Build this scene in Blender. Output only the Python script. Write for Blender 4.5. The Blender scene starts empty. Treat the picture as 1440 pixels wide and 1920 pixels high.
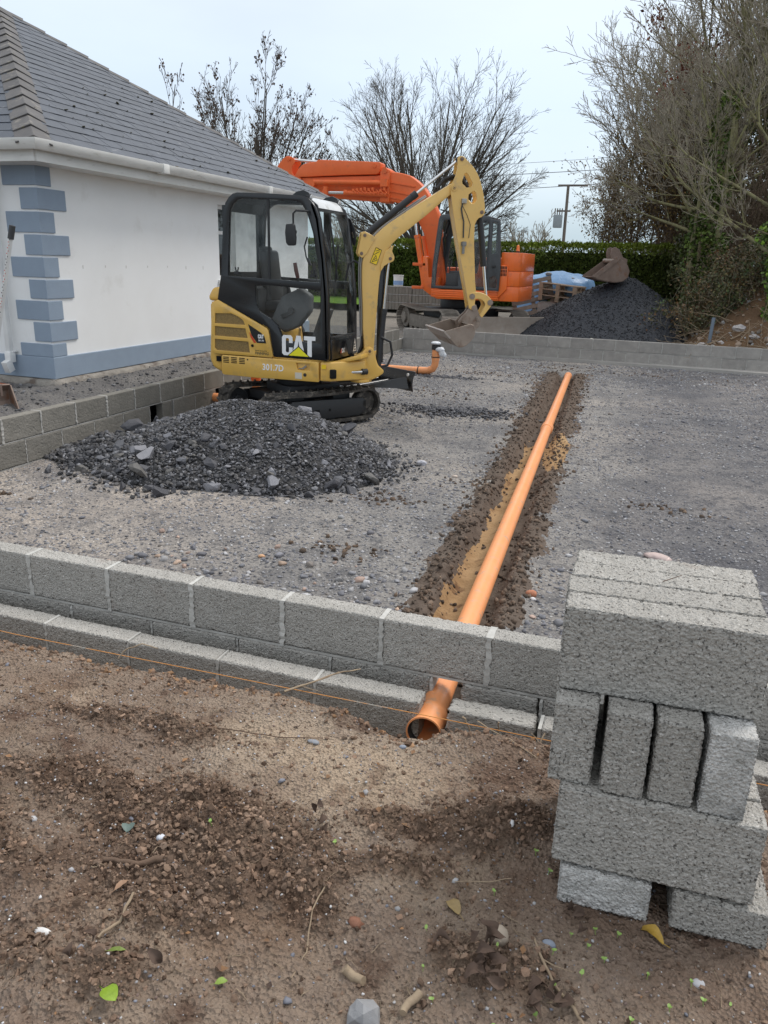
import bpy, bmesh, math, random
import numpy as np
from mathutils import Vector, Matrix, Euler
from mathutils.geometry import tessellate_polygon
RNG = np.random.default_rng(11)
R = math.radians
scene = bpy.context.scene
COL = scene.collection

# ------------------------------------------------------------------ camera, sky, sun, exposure
cam_d = bpy.data.cameras.new("camera")
cam = bpy.data.objects.new("camera", cam_d); COL.objects.link(cam)
cam_d.sensor_fit = 'VERTICAL'; cam_d.sensor_height = 36.0; cam_d.lens = 36 * 1442 / 1920
cam_d.clip_start = 0.05; cam_d.clip_end = 1500
def _d(u, v):
    a = np.array([(u - 720.) / 1442., -(v - 960.) / 1442., -1.]); return a / np.linalg.norm(a)
_Y = _d(1243, 505); _X = -_d(-3662, 355); _X = _X - _Y * (_X @ _Y); _X /= np.linalg.norm(_X); _Z = np.cross(_X, _Y)
CR = np.array([_X, _Y, _Z])
m = Matrix([list(CR[0]) + [0], list(CR[1]) + [0], list(CR[2]) + [1.85], [0, 0, 0, 1]])
cam.matrix_world = m
scene.camera = cam

SUN_EL, SUN_AZ = 56, 38          # azimuth from +Y towards +X
world = bpy.data.worlds.new("World"); scene.world = world; world.use_nodes = True
nt = world.node_tree; nt.nodes.clear(); N = nt.nodes.new; L = nt.links.new
out = N("ShaderNodeOutputWorld"); bg = N("ShaderNodeBackground"); sky = N("ShaderNodeTexSky")
sky.sky_type = 'NISHITA'; sky.sun_disc = False; sky.sun_elevation = R(SUN_EL); sky.sun_rotation = R(SUN_AZ); sky.dust_density = 2.5
bg.inputs[1].default_value = 0.10
L(sky.outputs[0], bg.inputs[0])
tc = N("ShaderNodeTexCoord"); sep = N("ShaderNodeSeparateXYZ"); L(tc.outputs["Generated"], sep.inputs[0])
ramp = N("ShaderNodeValToRGB"); L(sep.outputs[2], ramp.inputs[0])
els = ramp.color_ramp.elements
els[0].position = 0.0; els[0].color = (0.46, 0.56, 0.63, 1)
els[1].position = 1.0; els[1].color = (0.92, 0.95, 0.98, 1)
for p_, c_ in ((0.035, (0.46, 0.58, 0.66, 1)), (0.09, (0.64, 0.74, 0.82, 1)), (0.17, (0.60, 0.70, 0.82, 1)), (0.33, (0.72, 0.785, 0.85, 1)), (0.5, (0.82, 0.855, 0.885, 1))):
    e = els.new(p_); e.color = c_
mp = N("ShaderNodeMapping"); mp.inputs["Scale"].default_value = (1, 1, 3.2); L(tc.outputs["Generated"], mp.inputs[0])
nz = N("ShaderNodeTexNoise"); nz.inputs["Scale"].default_value = 1.7; nz.inputs["Detail"].default_value = 5; nz.inputs["Roughness"].default_value = 0.5
L(mp.outputs[0], nz.inputs[0])
nr = N("ShaderNodeMapRange"); nr.inputs[1].default_value = 0.3; nr.inputs[2].default_value = 0.7; nr.inputs[3].default_value = 0.76; nr.inputs[4].default_value = 0.93
L(nz.outputs[0], nr.inputs[0])
mul = N("ShaderNodeVectorMath"); mul.operation = 'SCALE'; L(ramp.outputs[0], mul.inputs[0]); L(nr.outputs[0], mul.inputs[3])
bg2 = N("ShaderNodeBackground"); bg2.inputs[1].default_value = 1.0; L(mul.outputs[0], bg2.inputs[0])
mx = N("ShaderNodeMixShader"); mx.inputs[0].default_value = 0.86; L(bg.outputs[0], mx.inputs[1]); L(bg2.outputs[0], mx.inputs[2]); L(mx.outputs[0], out.inputs[0])

sun_d = bpy.data.lights.new("sun", 'SUN'); sun_d.energy = 1.5; sun_d.angle = R(22); sun_d.color = (1, 0.96, 0.91)
sun = bpy.data.objects.new("sun", sun_d); COL.objects.link(sun)
sv = Vector((math.sin(R(SUN_AZ)) * math.cos(R(SUN_EL)), math.cos(R(SUN_AZ)) * math.cos(R(SUN_EL)), math.sin(R(SUN_EL))))
sun.rotation_euler = sv.to_track_quat('Z', 'Y').to_euler(); sun.location = (0, 0, 30)
vs = scene.view_settings; vs.view_transform = 'Standard'; vs.look = 'None'; vs.gamma = 1; vs.exposure = 0.62; vs.use_curve_mapping = False

# ------------------------------------------------------------------ noise helpers
_T = RNG.random((8, 256, 256))
def vn(x, y, s=0):
    t = _T[s % 8]; x = np.asarray(x, float) + 37.1 * s; y = np.asarray(y, float) + 11.7 * s
    xi = np.floor(x).astype(int); yi = np.floor(y).astype(int); fx = x - xi; fy = y - yi
    fx = fx * fx * (3 - 2 * fx); fy = fy * fy * (3 - 2 * fy)
    a = t[xi & 255, yi & 255]; b = t[(xi + 1) & 255, yi & 255]; c = t[xi & 255, (yi + 1) & 255]; d = t[(xi + 1) & 255, (yi + 1) & 255]
    return (a * (1 - fx) + b * fx) * (1 - fy) + (c * (1 - fx) + d * fx) * fy - 0.5
def fbm(x, y, f, o=4, s=0, g=0.5):
    r = 0; a = 1
    for k in range(o):
        r = r + a * vn(x * f, y * f, s + k); f *= 2.03; a *= g
    return r
def sst(a, b, x):
    t = np.clip((x - a) / (b - a), 0, 1); return t * t * (3 - 2 * t)
_T3 = RNG.random((64, 64, 64, 3))
def worley(P, cell):
    P = P / cell; I = np.floor(P).astype(int); f1 = np.full(len(P), 9.); f2 = f1.copy(); cid = np.zeros(len(P))
    for dx in (-1, 0, 1):
        for dy in (-1, 0, 1):
            for dz in (-1, 0, 1):
                J = I + np.array([dx, dy, dz]); h = _T3[J[:, 0] & 63, J[:, 1] & 63, J[:, 2] & 63]
                dd = np.linalg.norm(J + h - P, axis=1)
                nw = dd < f1; f2 = np.where(nw, f1, np.minimum(f2, dd)); cid = np.where(nw, h[:, 0], cid); f1 = np.where(nw, dd, f1)
    return f1, f2, cid

# ------------------------------------------------------------------ mesh helpers
def np_mesh(name, V, F, smooth=False, tint=None, angle=None):
    V = np.asarray(V, np.float32); F = np.asarray(F, np.int32)
    me = bpy.data.meshes.new(name); me.vertices.add(len(V)); me.vertices.foreach_set("co", V.ravel())
    n, k = F.shape; me.loops.add(n * k); me.loops.foreach_set("vertex_index", F.ravel())
    me.polygons.add(n); me.polygons.foreach_set("loop_start", np.arange(0, n * k, k, dtype=np.int32))
    me.polygons.foreach_set("use_smooth", np.full(n, smooth, bool))
    me.update(calc_edges=True)
    if tint is not None:
        at = me.attributes.new("tint", 'FLOAT_COLOR', 'POINT'); c = np.ones((len(V), 4), np.float32); c[:, :3] = tint
        at.data.foreach_set("color", c.ravel())
    if angle: me.set_sharp_from_angle(angle=R(angle))
    return me
def grid_mesh(name, xs, ys, hf, smooth=True, mask=None):
    X, Y = np.meshgrid(xs, ys); Z = hf(X, Y); V = np.stack([X, Y, Z], -1).reshape(-1, 3); nx, ny = len(xs), len(ys)
    i = np.arange(nx - 1)[None, :] + np.arange(ny - 1)[:, None] * nx
    F = np.stack([i, i + 1, i + 1 + nx, i + nx], -1).reshape(-1, 4)
    if mask is not None:
        cx = (X[:-1, :-1] + X[1:, 1:]) / 2; cy = (Y[:-1, :-1] + Y[1:, 1:]) / 2; F = F[mask(cx, cy).ravel()]
    return np_mesh(name, V, F, smooth)
def link(o, parent=None):
    COL.objects.link(o)
    if parent is not None: o.parent = parent
    return o
def meta(o, label=None, cat=None, group=None, kind=None):
    if label: o["label"] = label
    if cat: o["category"] = cat
    if group: o["group"] = group
    if kind: o["kind"] = kind
    return o
def obj(name, me, mat=None, parent=None, **k):
    o = bpy.data.objects.new(name, me)
    if mat is not None and not me.materials: me.materials.append(mat)
    link(o, parent); return meta(o, **k)
def thing(name, label, cat, loc=(0, 0, 0), rz=0, group=None):
    o = bpy.data.objects.new(name, None); o.empty_display_size = .2; o.location = loc; o.rotation_euler = (0, 0, rz)
    link(o); return meta(o, label, cat, group)

class MB:
    """collects solids in one mesh; M is the frame they are built in"""
    def __init__(s, M=None): s.v = []; s.f = []; s.M = M or Matrix.Identity(4)
    def add(s, vs_, fs, M=None):
        b = len(s.v); T = s.M @ M if M is not None else s.M
        s.v += [tuple(T @ Vector(p)) for p in vs_]; s.f += [tuple(b + i for i in f) for f in fs]; return s
    def box(s, c, d, rot=(0, 0, 0)):
        x, y, z = d[0] / 2, d[1] / 2, d[2] / 2
        v = [(-x, -y, -z), (x, -y, -z), (x, y, -z), (-x, y, -z), (-x, -y, z), (x, -y, z), (x, y, z), (-x, y, z)]
        f = [(0, 3, 2, 1), (4, 5, 6, 7), (0, 1, 5, 4), (1, 2, 6, 5), (2, 3, 7, 6), (3, 0, 4, 7)]
        return s.add(v, f, Matrix.Translation(c) @ Euler(rot).to_matrix().to_4x4())
    def bx(s, a, b):
        return s.box([(a[i] + b[i]) / 2 for i in range(3)], [abs(b[i] - a[i]) for i in range(3)])
    def cyl(s, p0, p1, r, r1=None, n=14):
        p0 = Vector(p0); p1 = Vector(p1); r1 = r if r1 is None else r1; q = (p1 - p0).to_track_quat('Z', 'Y').to_matrix().to_4x4(); h = (p1 - p0).length
        v = [(r * math.cos(a), r * math.sin(a), 0) for a in np.linspace(0, 2 * math.pi, n, False)] + [(r1 * math.cos(a), r1 * math.sin(a), h) for a in np.linspace(0, 2 * math.pi, n, False)]
        f = [(i, (i + 1) % n, n + (i + 1) % n, n + i) for i in range(n)] + [tuple(range(n - 1, -1, -1)), tuple(range(n, 2 * n))]
        return s.add(v, f, Matrix.Translation(p0) @ q)
    def tube(s, pts, r, n=8):
        pts = [Vector(p) for p in pts]; rr = r if isinstance(r, (list, tuple)) else [r] * len(pts); V = []; up = None
        for i, p in enumerate(pts):
            t = (pts[min(i + 1, len(pts) - 1)] - pts[max(i - 1, 0)]).normalized()
            if up is None: up = Vector((0, 0, 1)) if abs(t.z) < .9 else Vector((1, 0, 0))
            a = t.cross(up).normalized(); b = a.cross(t).normalized(); up = b
            V += [tuple(p + float(rr[i]) * (math.cos(k) * a + math.sin(k) * b)) for k in np.linspace(0, 2 * math.pi, n, False)]
        F = [(i * n + k, i * n + (k + 1) % n, (i + 1) * n + (k + 1) % n, (i + 1) * n + k) for i in range(len(pts) - 1) for k in range(n)]
        F += [tuple(range(n - 1, -1, -1)), tuple(range((len(pts) - 1) * n, len(pts) * n))]
        return s.add(V, F)
    def plate(s, polys, y0, y1, ax='y', tris=True):
        """extrude a 2-D outline (with holes) between two planes. ax='y': outline in x,z ; 'z': outline in x,y ; 'x': outline in y,z"""
        if polys and not isinstance(polys[0][0], (tuple, list)): polys = [polys]
        put = {'y': lambda a, b, c: (a, c, b), 'z': lambda a, b, c: (a, b, c), 'x': lambda a, b, c: (c, a, b)}[ax]
        if len(polys) == 1 and not tris: tri = [tuple(range(len(polys[0])))]
        else: tri = tessellate_polygon([[Vector((a, b, 0)) for a, b in p] for p in polys])
        flat = [q for p in polys for q in p]; n = len(flat)
        V = [put(a, b, y0) for a, b in flat] + [put(a, b, y1) for a, b in flat]
        F = [tuple(t) for t in tri] + [tuple(i + n for i in reversed(t)) for t in tri]; o = 0
        for p in polys:
            k = len(p); F += [(o + i, o + (i + 1) % k, n + o + (i + 1) % k, n + o + i) for i in range(k)]; o += k
        return s.add(V, F)
    def ball(s, c, r, sc=(1, 1, 1), n=10, mm=7):
        V = [(c[0], c[1], c[2] - r * sc[2])]; F = []
        for i in range(1, mm):
            t = math.pi * i / mm
            for k in range(n):
                p = 2 * math.pi * k / n; V.append((c[0] + r * sc[0] * math.sin(t) * math.cos(p), c[1] + r * sc[1] * math.sin(t) * math.sin(p), c[2] - r * sc[2] * math.cos(t)))
        V.append((c[0], c[1], c[2] + r * sc[2]))
        for k in range(n): F.append((0, 1 + (k + 1) % n, 1 + k)); F.append((len(V) - 1, len(V) - 1 - n + k, len(V) - 1 - n + (k + 1) % n))
        for i in range(mm - 2):
            for k in range(n): a = 1 + i * n; F.append((a + k, a + (k + 1) % n, a + n + (k + 1) % n, a + n + k))
        return s.add(V, F)
    def build(s, name, mat, parent=None, bev=0, seg=2, smooth=32, **k):
        me = bpy.data.meshes.new(name); bm = bmesh.new(); vv = [bm.verts.new(p) for p in s.v]
        for f in s.f:
            try: bm.faces.new([vv[i] for i in f])
            except ValueError: pass
        bmesh.ops.recalc_face_normals(bm, faces=bm.faces)
        if bev:
            bmesh.ops.dissolve_limit(bm, angle_limit=R(1), verts=bm.verts, edges=bm.edges)
            es = [e for e in bm.edges if len(e.link_faces) == 2 and e.calc_face_angle(0) > R(28)]
            bmesh.ops.bevel(bm, geom=es, offset=bev, segments=seg, affect='EDGES', profile=.5, clamp_overlap=True)
        for f in bm.faces: f.smooth = bool(smooth)
        bm.to_mesh(me); bm.free()
        if smooth: me.set_sharp_from_angle(angle=R(smooth))
        return obj(name, me, mat, parent, **k)

def text_obj(name, txt, size, mat, parent, M, depth=.0008, shear=0, sx=1, offset=0.0):
    cu = bpy.data.curves.new(name, 'FONT'); cu.body = txt; cu.size = size; cu.extrude = depth; cu.shear = shear; cu.offset = offset; cu.resolution_u = 3; cu.fill_mode = 'BOTH'
    t = bpy.data.objects.new("tmp", cu); COL.objects.link(t); dg = bpy.context.evaluated_depsgraph_get()
    me = bpy.data.meshes.new_from_object(t.evaluated_get(dg)); COL.objects.unlink(t); bpy.data.objects.remove(t)
    me.transform(Matrix.Diagonal((sx, 1, 1, 1))); me.transform(M); me.name = name
    return obj(name, me, mat, parent)

# ------------------------------------------------------------------ materials
def mat(name, cols, scale=6, rough=.6, bump=0, bscale=60, detail=6, metal=0, coat=0, tint=False, rand=False, spec=.5, dirt=None, ramp=(.3, .7), layers=(), bdist=.01, bvor=0, stretch=None, emit=None, trans=0, roughvar=0):
    m = bpy.data.materials.new(name); m.use_nodes = True; t = m.node_tree; b = t.nodes["Principled BSDF"]; N = t.nodes.new; L = t.links.new
    tc = N("ShaderNodeTexCoord"); vec = tc.outputs["Object"]
    if rand:
        oi = N("ShaderNodeObjectInfo"); va = N("ShaderNodeVectorMath"); va.operation = 'MULTIPLY_ADD'
        cb = N("ShaderNodeCombineXYZ"); [L(oi.outputs["Random"], cb.inputs[i]) for i in range(3)]
        va.inputs[1].default_value = (37, 21, 53); L(cb.outputs[0], va.inputs[0]); L(vec, va.inputs[2]); vec = va.outputs[0]
    if stretch:
        mp = N("ShaderNodeMapping"); mp.inputs["Scale"].default_value = stretch; L(vec, mp.inputs[0]); vec = mp.outputs[0]
    def noise(sc, det=detail, ro=.6):
        n = N("ShaderNodeTexNoise"); n.inputs["Scale"].default_value = sc; n.inputs["Detail"].default_value = det; n.inputs["Roughness"].default_value = ro; L(vec, n.inputs[0]); return n.outputs[0]
    def mr(x, a, b_):
        n = N("ShaderNodeMapRange"); n.inputs[1].default_value = a; n.inputs[2].default_value = b_; n.clamp = True; L(x, n.inputs[0]); return n.outputs[0]
    def mixc(f, a, c):
        n = N("ShaderNodeMix"); n.data_type = 'RGBA'
        L(f, n.inputs[0])
        for s_, val in ((6, a), (7, c)):
            if isinstance(val, tuple): n.inputs[s_].default_value = (*val[:3], 1)
            else: L(val, n.inputs[s_])
        return n.outputs[2]
    cols = [tuple(c) for c in cols]
    if len(cols) == 1: cols = [cols[0], tuple(x * .86 for x in cols[0])]
    nf = noise(scale)
    c = mixc(mr(nf, *ramp), cols[0], cols[1])
    if len(cols) > 2: c = mixc(mr(noise(scale * .37), .45, .62), c, cols[2])
    for (lc, ls, la, lb) in layers: c = mixc(mr(noise(ls), la, lb), c, lc)
    if rand:
        h = N("ShaderNodeHueSaturation"); r2 = N("ShaderNodeMapRange"); r2.inputs[3].default_value = 1 - rand; r2.inputs[4].default_value = 1 + rand
        L(oi.outputs["Random"], r2.inputs[0]); L(r2.outputs[0], h.inputs["Value"]); L(c, h.inputs["Color"]); c = h.outputs[0]
    if tint:
        at = N("ShaderNodeAttribute"); at.attribute_name = "tint"; n = N("ShaderNodeMix"); n.data_type = 'RGBA'; n.blend_type = 'MULTIPLY'; n.inputs[0].default_value = 1
        L(c, n.inputs[6]); L(at.outputs[0], n.inputs[7]); c = n.outputs[2]
    if dirt:
        c = mixc(mr(noise(dirt[1]), dirt[2], dirt[3]), c, dirt[0])
    L(c, b.inputs["Base Color"]); b.inputs["Roughness"].default_value = rough; b.inputs["Metallic"].default_value = metal
    b.inputs["Specular IOR Level"].default_value = spec; b.inputs["Coat Weight"].default_value = coat; b.inputs["Coat Roughness"].default_value = .12
    if roughvar:
        r3 = N("ShaderNodeMapRange"); r3.inputs[3].default_value = rough - roughvar; r3.inputs[4].default_value = rough + roughvar; L(noise(scale * 2.3), r3.inputs[0]); L(r3.outputs[0], b.inputs["Roughness"])
    if emit: b.inputs["Emission Color"].default_value = (*emit, 1); b.inputs["Emission Strength"].default_value = 1
    if trans: b.inputs["Transmission Weight"].default_value = trans
    if bump:
        bp = N("ShaderNodeBump"); bp.inputs["Strength"].default_value = bump; bp.inputs["Distance"].default_value = bdist
        hsrc = noise(bscale, 8, .65)
        if bvor:
            v = N("ShaderNodeTexVoronoi"); v.inputs["Scale"].default_value = bvor; L(vec, v.inputs["Vector"]); ad = N("ShaderNodeMath"); ad.operation = 'ADD'
            L(v.outputs["Distance"], ad.inputs[0]); L(hsrc, ad.inputs[1]); hsrc = ad.outputs[0]
        L(hsrc, bp.inputs["Height"]); L(bp.outputs[0], b.inputs["Normal"])
    return m
def glass(name, tint_, refl=.08, rough=.02, dirt=.12):
    m = bpy.data.materials.new(name); m.use_nodes = True; t = m.node_tree; t.nodes.clear(); N = t.nodes.new; L = t.links.new
    o = N("ShaderNodeOutputMaterial"); tr = N("ShaderNodeBsdfTransparent"); tr.inputs[0].default_value = (*tint_, 1)
    gl = N("ShaderNodeBsdfGlossy"); gl.inputs["Roughness"].default_value = rough; fr = N("ShaderNodeLayerWeight"); fr.inputs[0].default_value = .5; pw = N("ShaderNodeMath"); pw.operation = 'POWER'; pw.inputs[1].default_value = 4.0; L(fr.outputs['Facing'], pw.inputs[0])
    ad = N("ShaderNodeMath"); ad.operation = 'ADD'; ad.operation = 'MULTIPLY_ADD'; ad.inputs[1].default_value = .45; ad.inputs[2].default_value = refl; L(pw.outputs[0], ad.inputs[0])
    mx = N("ShaderNodeMixShader"); L(ad.outputs[0], mx.inputs[0]); L(tr.outputs[0], mx.inputs[1]); L(gl.outputs[0], mx.inputs[2])
    df = N("ShaderNodeBsdfDiffuse"); df.inputs[0].default_value = (.35, .36, .36, 1); nz = N("ShaderNodeTexNoise"); nz.inputs["Scale"].default_value = 5; nz.inputs["Detail"].default_value = 6
    tc = N("ShaderNodeTexCoord"); L(tc.outputs["Object"], nz.inputs[0]); r = N("ShaderNodeMapRange"); r.inputs[1].default_value = .42; r.inputs[2].default_value = .75; r.inputs[4].default_value = dirt * 2; L(nz.outputs[0], r.inputs[0])
    m2 = N("ShaderNodeMixShader"); L(r.outputs[0], m2.inputs[0]); L(mx.outputs[0], m2.inputs[1]); L(df.outputs[0], m2.inputs[2]); L(m2.outputs[0], o.inputs[0]); return m

SOIL = mat("soil", [(.19, .13, .095), (.285, .215, .167), (.385, .305, .235)], scale=3.4, rough=.95, bump=1, bscale=70, bdist=.016, bvor=95, ramp=(.36, .60), layers=(((.15, .098, .072), 4.3, .55, .66), ((.32, .26, .21), 130, .60, .70), ((.075, .048, .034), 75, .58, .68), ((.26, .20, .16), 14, .58, .72)), tint=True, spec=.15)
HARD = mat("hardcore", [(.25, .235, .22), (.155, .15, .15), (.31, .28, .25)], scale=1.1, rough=.95, bump=.9, bscale=42, bdist=.014, ramp=(.42, .6), layers=(((.135, .13, .13), 5.3, .52, .66), ((.10, .10, .105), 34, .53, .63), ((.075, .075, .08), 85, .58, .66), ((.50, .49, .47), 58, .61, .68)), spec=.2, bvor=38, tint=True)
SUB = mat("trench_clay", [(.26, .16, .08), (.38, .25, .135)], scale=5, rough=.95, bump=.8, bscale=30, bdist=.02, spec=.1, layers=(((.16, .09, .05), 7, .56, .66),))
SPOIL = mat("spoil", [(.085, .064, .051), (.15, .118, .095)], scale=9, rough=.95, bump=.8, bscale=50, bdist=.015, spec=.15, tint=True)
GRAV = mat("gravel_ground", [(.115, .11, .11), (.19, .18, .17)], scale=4, rough=.95, bump=1, bscale=40, bdist=.02, bvor=30, spec=.2)
STONE = mat("stone", [(.30, .30, .31), (.22, .22, .235)], scale=14, rough=.72, bump=.4, bscale=60, tint=True, spec=.35, layers=(((.42, .42, .42), 25, .62, .7),))
BLOCK = mat("concrete_block", [(.455, .437, .405), (.38, .364, .335)], scale=16, rough=.95, bump=1, bscale=170, bdist=.005, bvor=140, rand=.07, spec=.12, layers=(((.36, .31, .275), 5, .62, .8), ((.12, .113, .104), 125, .57, .63), ((.62, .60, .57), 105, .60, .68)))  # the dark speck layer paints in the shade of small surface voids
BLOCKP = mat("pale_concrete_block", [(.76, .75, .73), (.50, .49, .465)], scale=9, rough=.95, bump=1, bscale=200, bdist=.006, bvor=150, rand=.05, spec=.15, layers=(((.26, .26, .25), 6, .55, .75),))
BLOCKF = mat("weathered_block", [(.36, .34, .315), (.27, .255, .24)], scale=7, rough=.95, bump=.5, bscale=90, bdist=.006, rand=.1, spec=.15, layers=(((.43, .41, .385), 12, .6, .72),))
BLOCKL = mat("brownish_block", [(.235, .22, .195), (.18, .17, .15)], scale=8, rough=.95, bump=.5, bscale=110, bdist=.006, rand=.09, spec=.15)
MORTF = mat("weathered_mortar", [(.43, .415, .39), (.33, .32, .30)], scale=9, rough=.9, bump=.4, bscale=50, spec=.2)
MORT = mat("mortar", [(.56, .55, .52), (.38, .37, .345)], scale=12, rough=.9, bump=.5, bscale=70, spec=.2)
PIPE = mat("orange_plastic", [(.86, .36, .15), (.80, .31, .12)], scale=4, rough=.36, spec=.5, dirt=((.50, .33, .22), 14, .56, .74), roughvar=.08)
RUBBER = mat("rubber", [(.02, .02, .021)], rough=.6, bump=.1)
YEL = mat("machine_yellow", [(.76, .46, .10), (.72, .43, .09)], scale=3, rough=.38, coat=.25, bump=.04, bscale=9, dirt=((.42, .29, .14), 7, .54, .85), roughvar=.1)
YELB = mat("boom_yellow", [(.76, .49, .15), (.72, .45, .13)], scale=4, rough=.42, coat=.15, bump=.03, bscale=12, dirt=((.42, .31, .17), 9, .56, .82), roughvar=.1)
BLK = mat("gloss_black_paint", [(.011, .012, .014)], rough=.3, coat=.3, spec=.4, dirt=((.05, .045, .04), 6, .62, .9), roughvar=.1)
BLKM = mat("matt_black_plastic", [(.022, .023, .025)], rough=.55, dirt=((.06, .055, .05), 8, .62, .9))
DGR = mat("dark_grey_plastic", [(.05, .052, .055)], rough=.6)
GRYP = mat("grey_console", [(.10, .105, .11)], rough=.6)
CHR = mat("chrome_rod", [(.72, .72, .72)], rough=.14, metal=1)
STEEL = mat("worn_steel", [(.24, .19, .155), (.33, .27, .22)], scale=8, rough=.5, metal=.35, bump=.2, bscale=40, dirt=((.17, .105, .07), 5, .55, .7), roughvar=.15)
RUST = mat("rusty_steel", [(.17, .115, .09), (.25, .185, .15)], scale=7, rough=.62, metal=.2, bump=.25, bscale=45, dirt=((.20, .09, .045), 4, .58, .7))
TRK = mat("dusty_rubber", [(.075, .068, .06), (.045, .042, .04)], scale=9, rough=.9, bump=.3, bscale=50, dirt=((.21, .185, .155), 12, .5, .72), spec=.2)
TRKS = mat("muddy_steel", [(.26, .235, .205), (.17, .15, .13)], scale=9, rough=.8, metal=.1, bump=.4, bscale=40, spec=.2)
ORG = mat("machine_orange", [(.86, .165, .022), (.82, .15, .02)], scale=3, rough=.36, coat=.25, bump=.05, bscale=9, dirt=((.50, .13, .05), 6, .54, .85), roughvar=.08)
ORGD = mat("faded_orange", [(.78, .145, .028), (.72, .125, .024)], scale=4, rough=.5, bump=.06, bscale=20, dirt=((.50, .12, .04), 6, .56, .85))
CABG = mat("cab_grey", [(.055, .06, .065)], rough=.45, dirt=((.11, .10, .09), 6, .6, .9))
WHT = mat("white_print", [(.86, .86, .86), (.82, .82, .82)], rough=.4)
YLW = mat("yellow_print", [(.86, .78, .02), (.84, .76, .02)], rough=.4)
AMB = mat("yellow_sticker", [(.90, .62, .02), (.86, .58, .02)], rough=.4)
RED = mat("red_print", [(.66, .07, .02)], rough=.4)
GRYT = mat("grey_print", [(.10, .085, .05)], rough=.5)
GRL = mat("grille_mesh", [(.13, .085, .03), (.34, .22, .07)], scale=120, rough=.6, bump=.6, bscale=120, bdist=.003)
GLS = glass("cab_glass", (.955, .965, .96), refl=.02, dirt=.05)
GLSD = glass("tinted_glass", (.90, .92, .915), refl=.035, dirt=.08)
GLW = glass("window_glass", (.35, .38, .40), refl=.12, dirt=.03)
RENDER_W = mat("white_render", [(.85, .855, .855), (.81, .81, .805)], scale=1.6, rough=.9, bump=.35, bscale=160, bdist=.004, spec=.2, layers=(((.73, .725, .71), 3, .60, .82),))
RENDER_B = mat("blue_grey_render", [(.29, .355, .44), (.265, .325, .405)], scale=5, rough=.85, bump=.8, bscale=90, bdist=.006, spec=.2)
SLATE = mat("slate", [(.060, .071, .092), (.046, .054, .070)], scale=5, rough=.55, bump=.15, bscale=60, rand=.09, spec=.5, layers=(((.15, .155, .165), 9, .6, .75),))
HIPT = mat("hip_tile", [(.108, .10, .098), (.078, .076, .077)], scale=9, rough=.75, bump=.3, bscale=50, rand=.15, layers=(((.24, .22, .19), 7, .58, .72), ((.10, .09, .05), 14, .62, .72)))
MOSS = mat("moss", [(.035, .035, .015), (.07, .06, .025)], scale=30, rough=1)
UPVC = mat("white_gutter", [(.74, .735, .71), (.62, .615, .59)], scale=3, rough=.4, stretch=(1, 1, 6), dirt=((.34, .32, .27), 5, .58, .85))
UPVCC = mat("clean_upvc", [(.78, .78, .77)], rough=.35)
VOID_SHADE = mat("void_shade", [(.006, .006, .006)], rough=1)  # black colour stands in for the shade inside slots, holes and recesses
BARK = mat("grey_bark", [(.085, .075, .062), (.14, .125, .105)], scale=12, rough=.95, bump=.5, bscale=40, spec=.1)
BARKD = mat("dark_bark", [(.09, .078, .068), (.13, .112, .098)], scale=12, rough=.95, spec=.1)
BARKG = mat("mossy_bark", [(.19, .18, .08), (.26, .245, .15)], scale=9, rough=.95, bump=.5, bscale=40, spec=.1, layers=(((.10, .085, .065), 6, .5, .6),))
TWIG = mat("pale_twigs", [(.34, .305, .24), (.23, .20, .155)], scale=3, rough=.95, spec=.1)
TWIGR = mat("brown_twigs", [(.20, .145, .115), (.15, .12, .08)], scale=2, rough=.95, spec=.1)
LEAFD = mat("withered_leaves", [(.085, .06, .048), (.13, .09, .07)], scale=3, rough=.9, spec=.1)
def leafmat(name, a, b_, c_=None):
    return mat(name, [a, b_] + ([c_] if c_ else []), scale=1.8, rough=.6, tint=True, spec=.3)
HEDGE = leafmat("hedge_leaves", (.095, .13, .024), (.068, .10, .018))
IVY = leafmat("ivy_leaves", (.06, .115, .026), (.09, .13, .028))
CONI = leafmat("dark_evergreen", (.06, .07, .026), (.075, .08, .03))
BRAM = leafmat("bramble_leaves", (.085, .10, .045), (.06, .065, .03), (.12, .085, .05))
GRASS = mat("lawn_grass", [(.10, .19, .025), (.08, .15, .02)], scale=3, rough=.9, bump=.6, bscale=60, spec=.1)
WOOD = mat("pallet_wood", [(.36, .27, .19), (.25, .19, .14)], scale=6, rough=.85, rand=.18, bump=.2, bscale=40)
WOODG = mat("grey_pallet_wood", [(.27, .23, .19), (.17, .145, .12)], scale=6, rough=.85, rand=.18, bump=.2, bscale=40)
TARP = mat("blue_tarpaulin", [(.11, .24, .44), (.17, .32, .52)], scale=2.5, rough=.38, bump=.35, bscale=7, bdist=.06)
TAR = mat("black_stone_heap", [(.018, .021, .028), (.034, .038, .048)], scale=7, rough=.7, bump=.7, bscale=90, bdist=.010, bvor=110, layers=(((.07, .075, .088), 110, .68, .74),))
POLEW = mat("pole_wood", [(.19, .165, .14), (.12, .10, .085)], scale=5, rough=.9)
STICK = mat("dead_wood", [(.36, .28, .19), (.23, .165, .11)], scale=20, rough=.85, bump=.3, bscale=80)
STICKD = mat("dark_dead_wood", [(.14, .09, .06), (.10, .065, .045)], scale=20, rough=.9, bump=.4, bscale=60)
BANK = mat("bank_soil", [(.20, .125, .072), (.13, .082, .052)], scale=3, rough=.95, bump=.8, bscale=25, bdist=.03, spec=.1)

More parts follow.
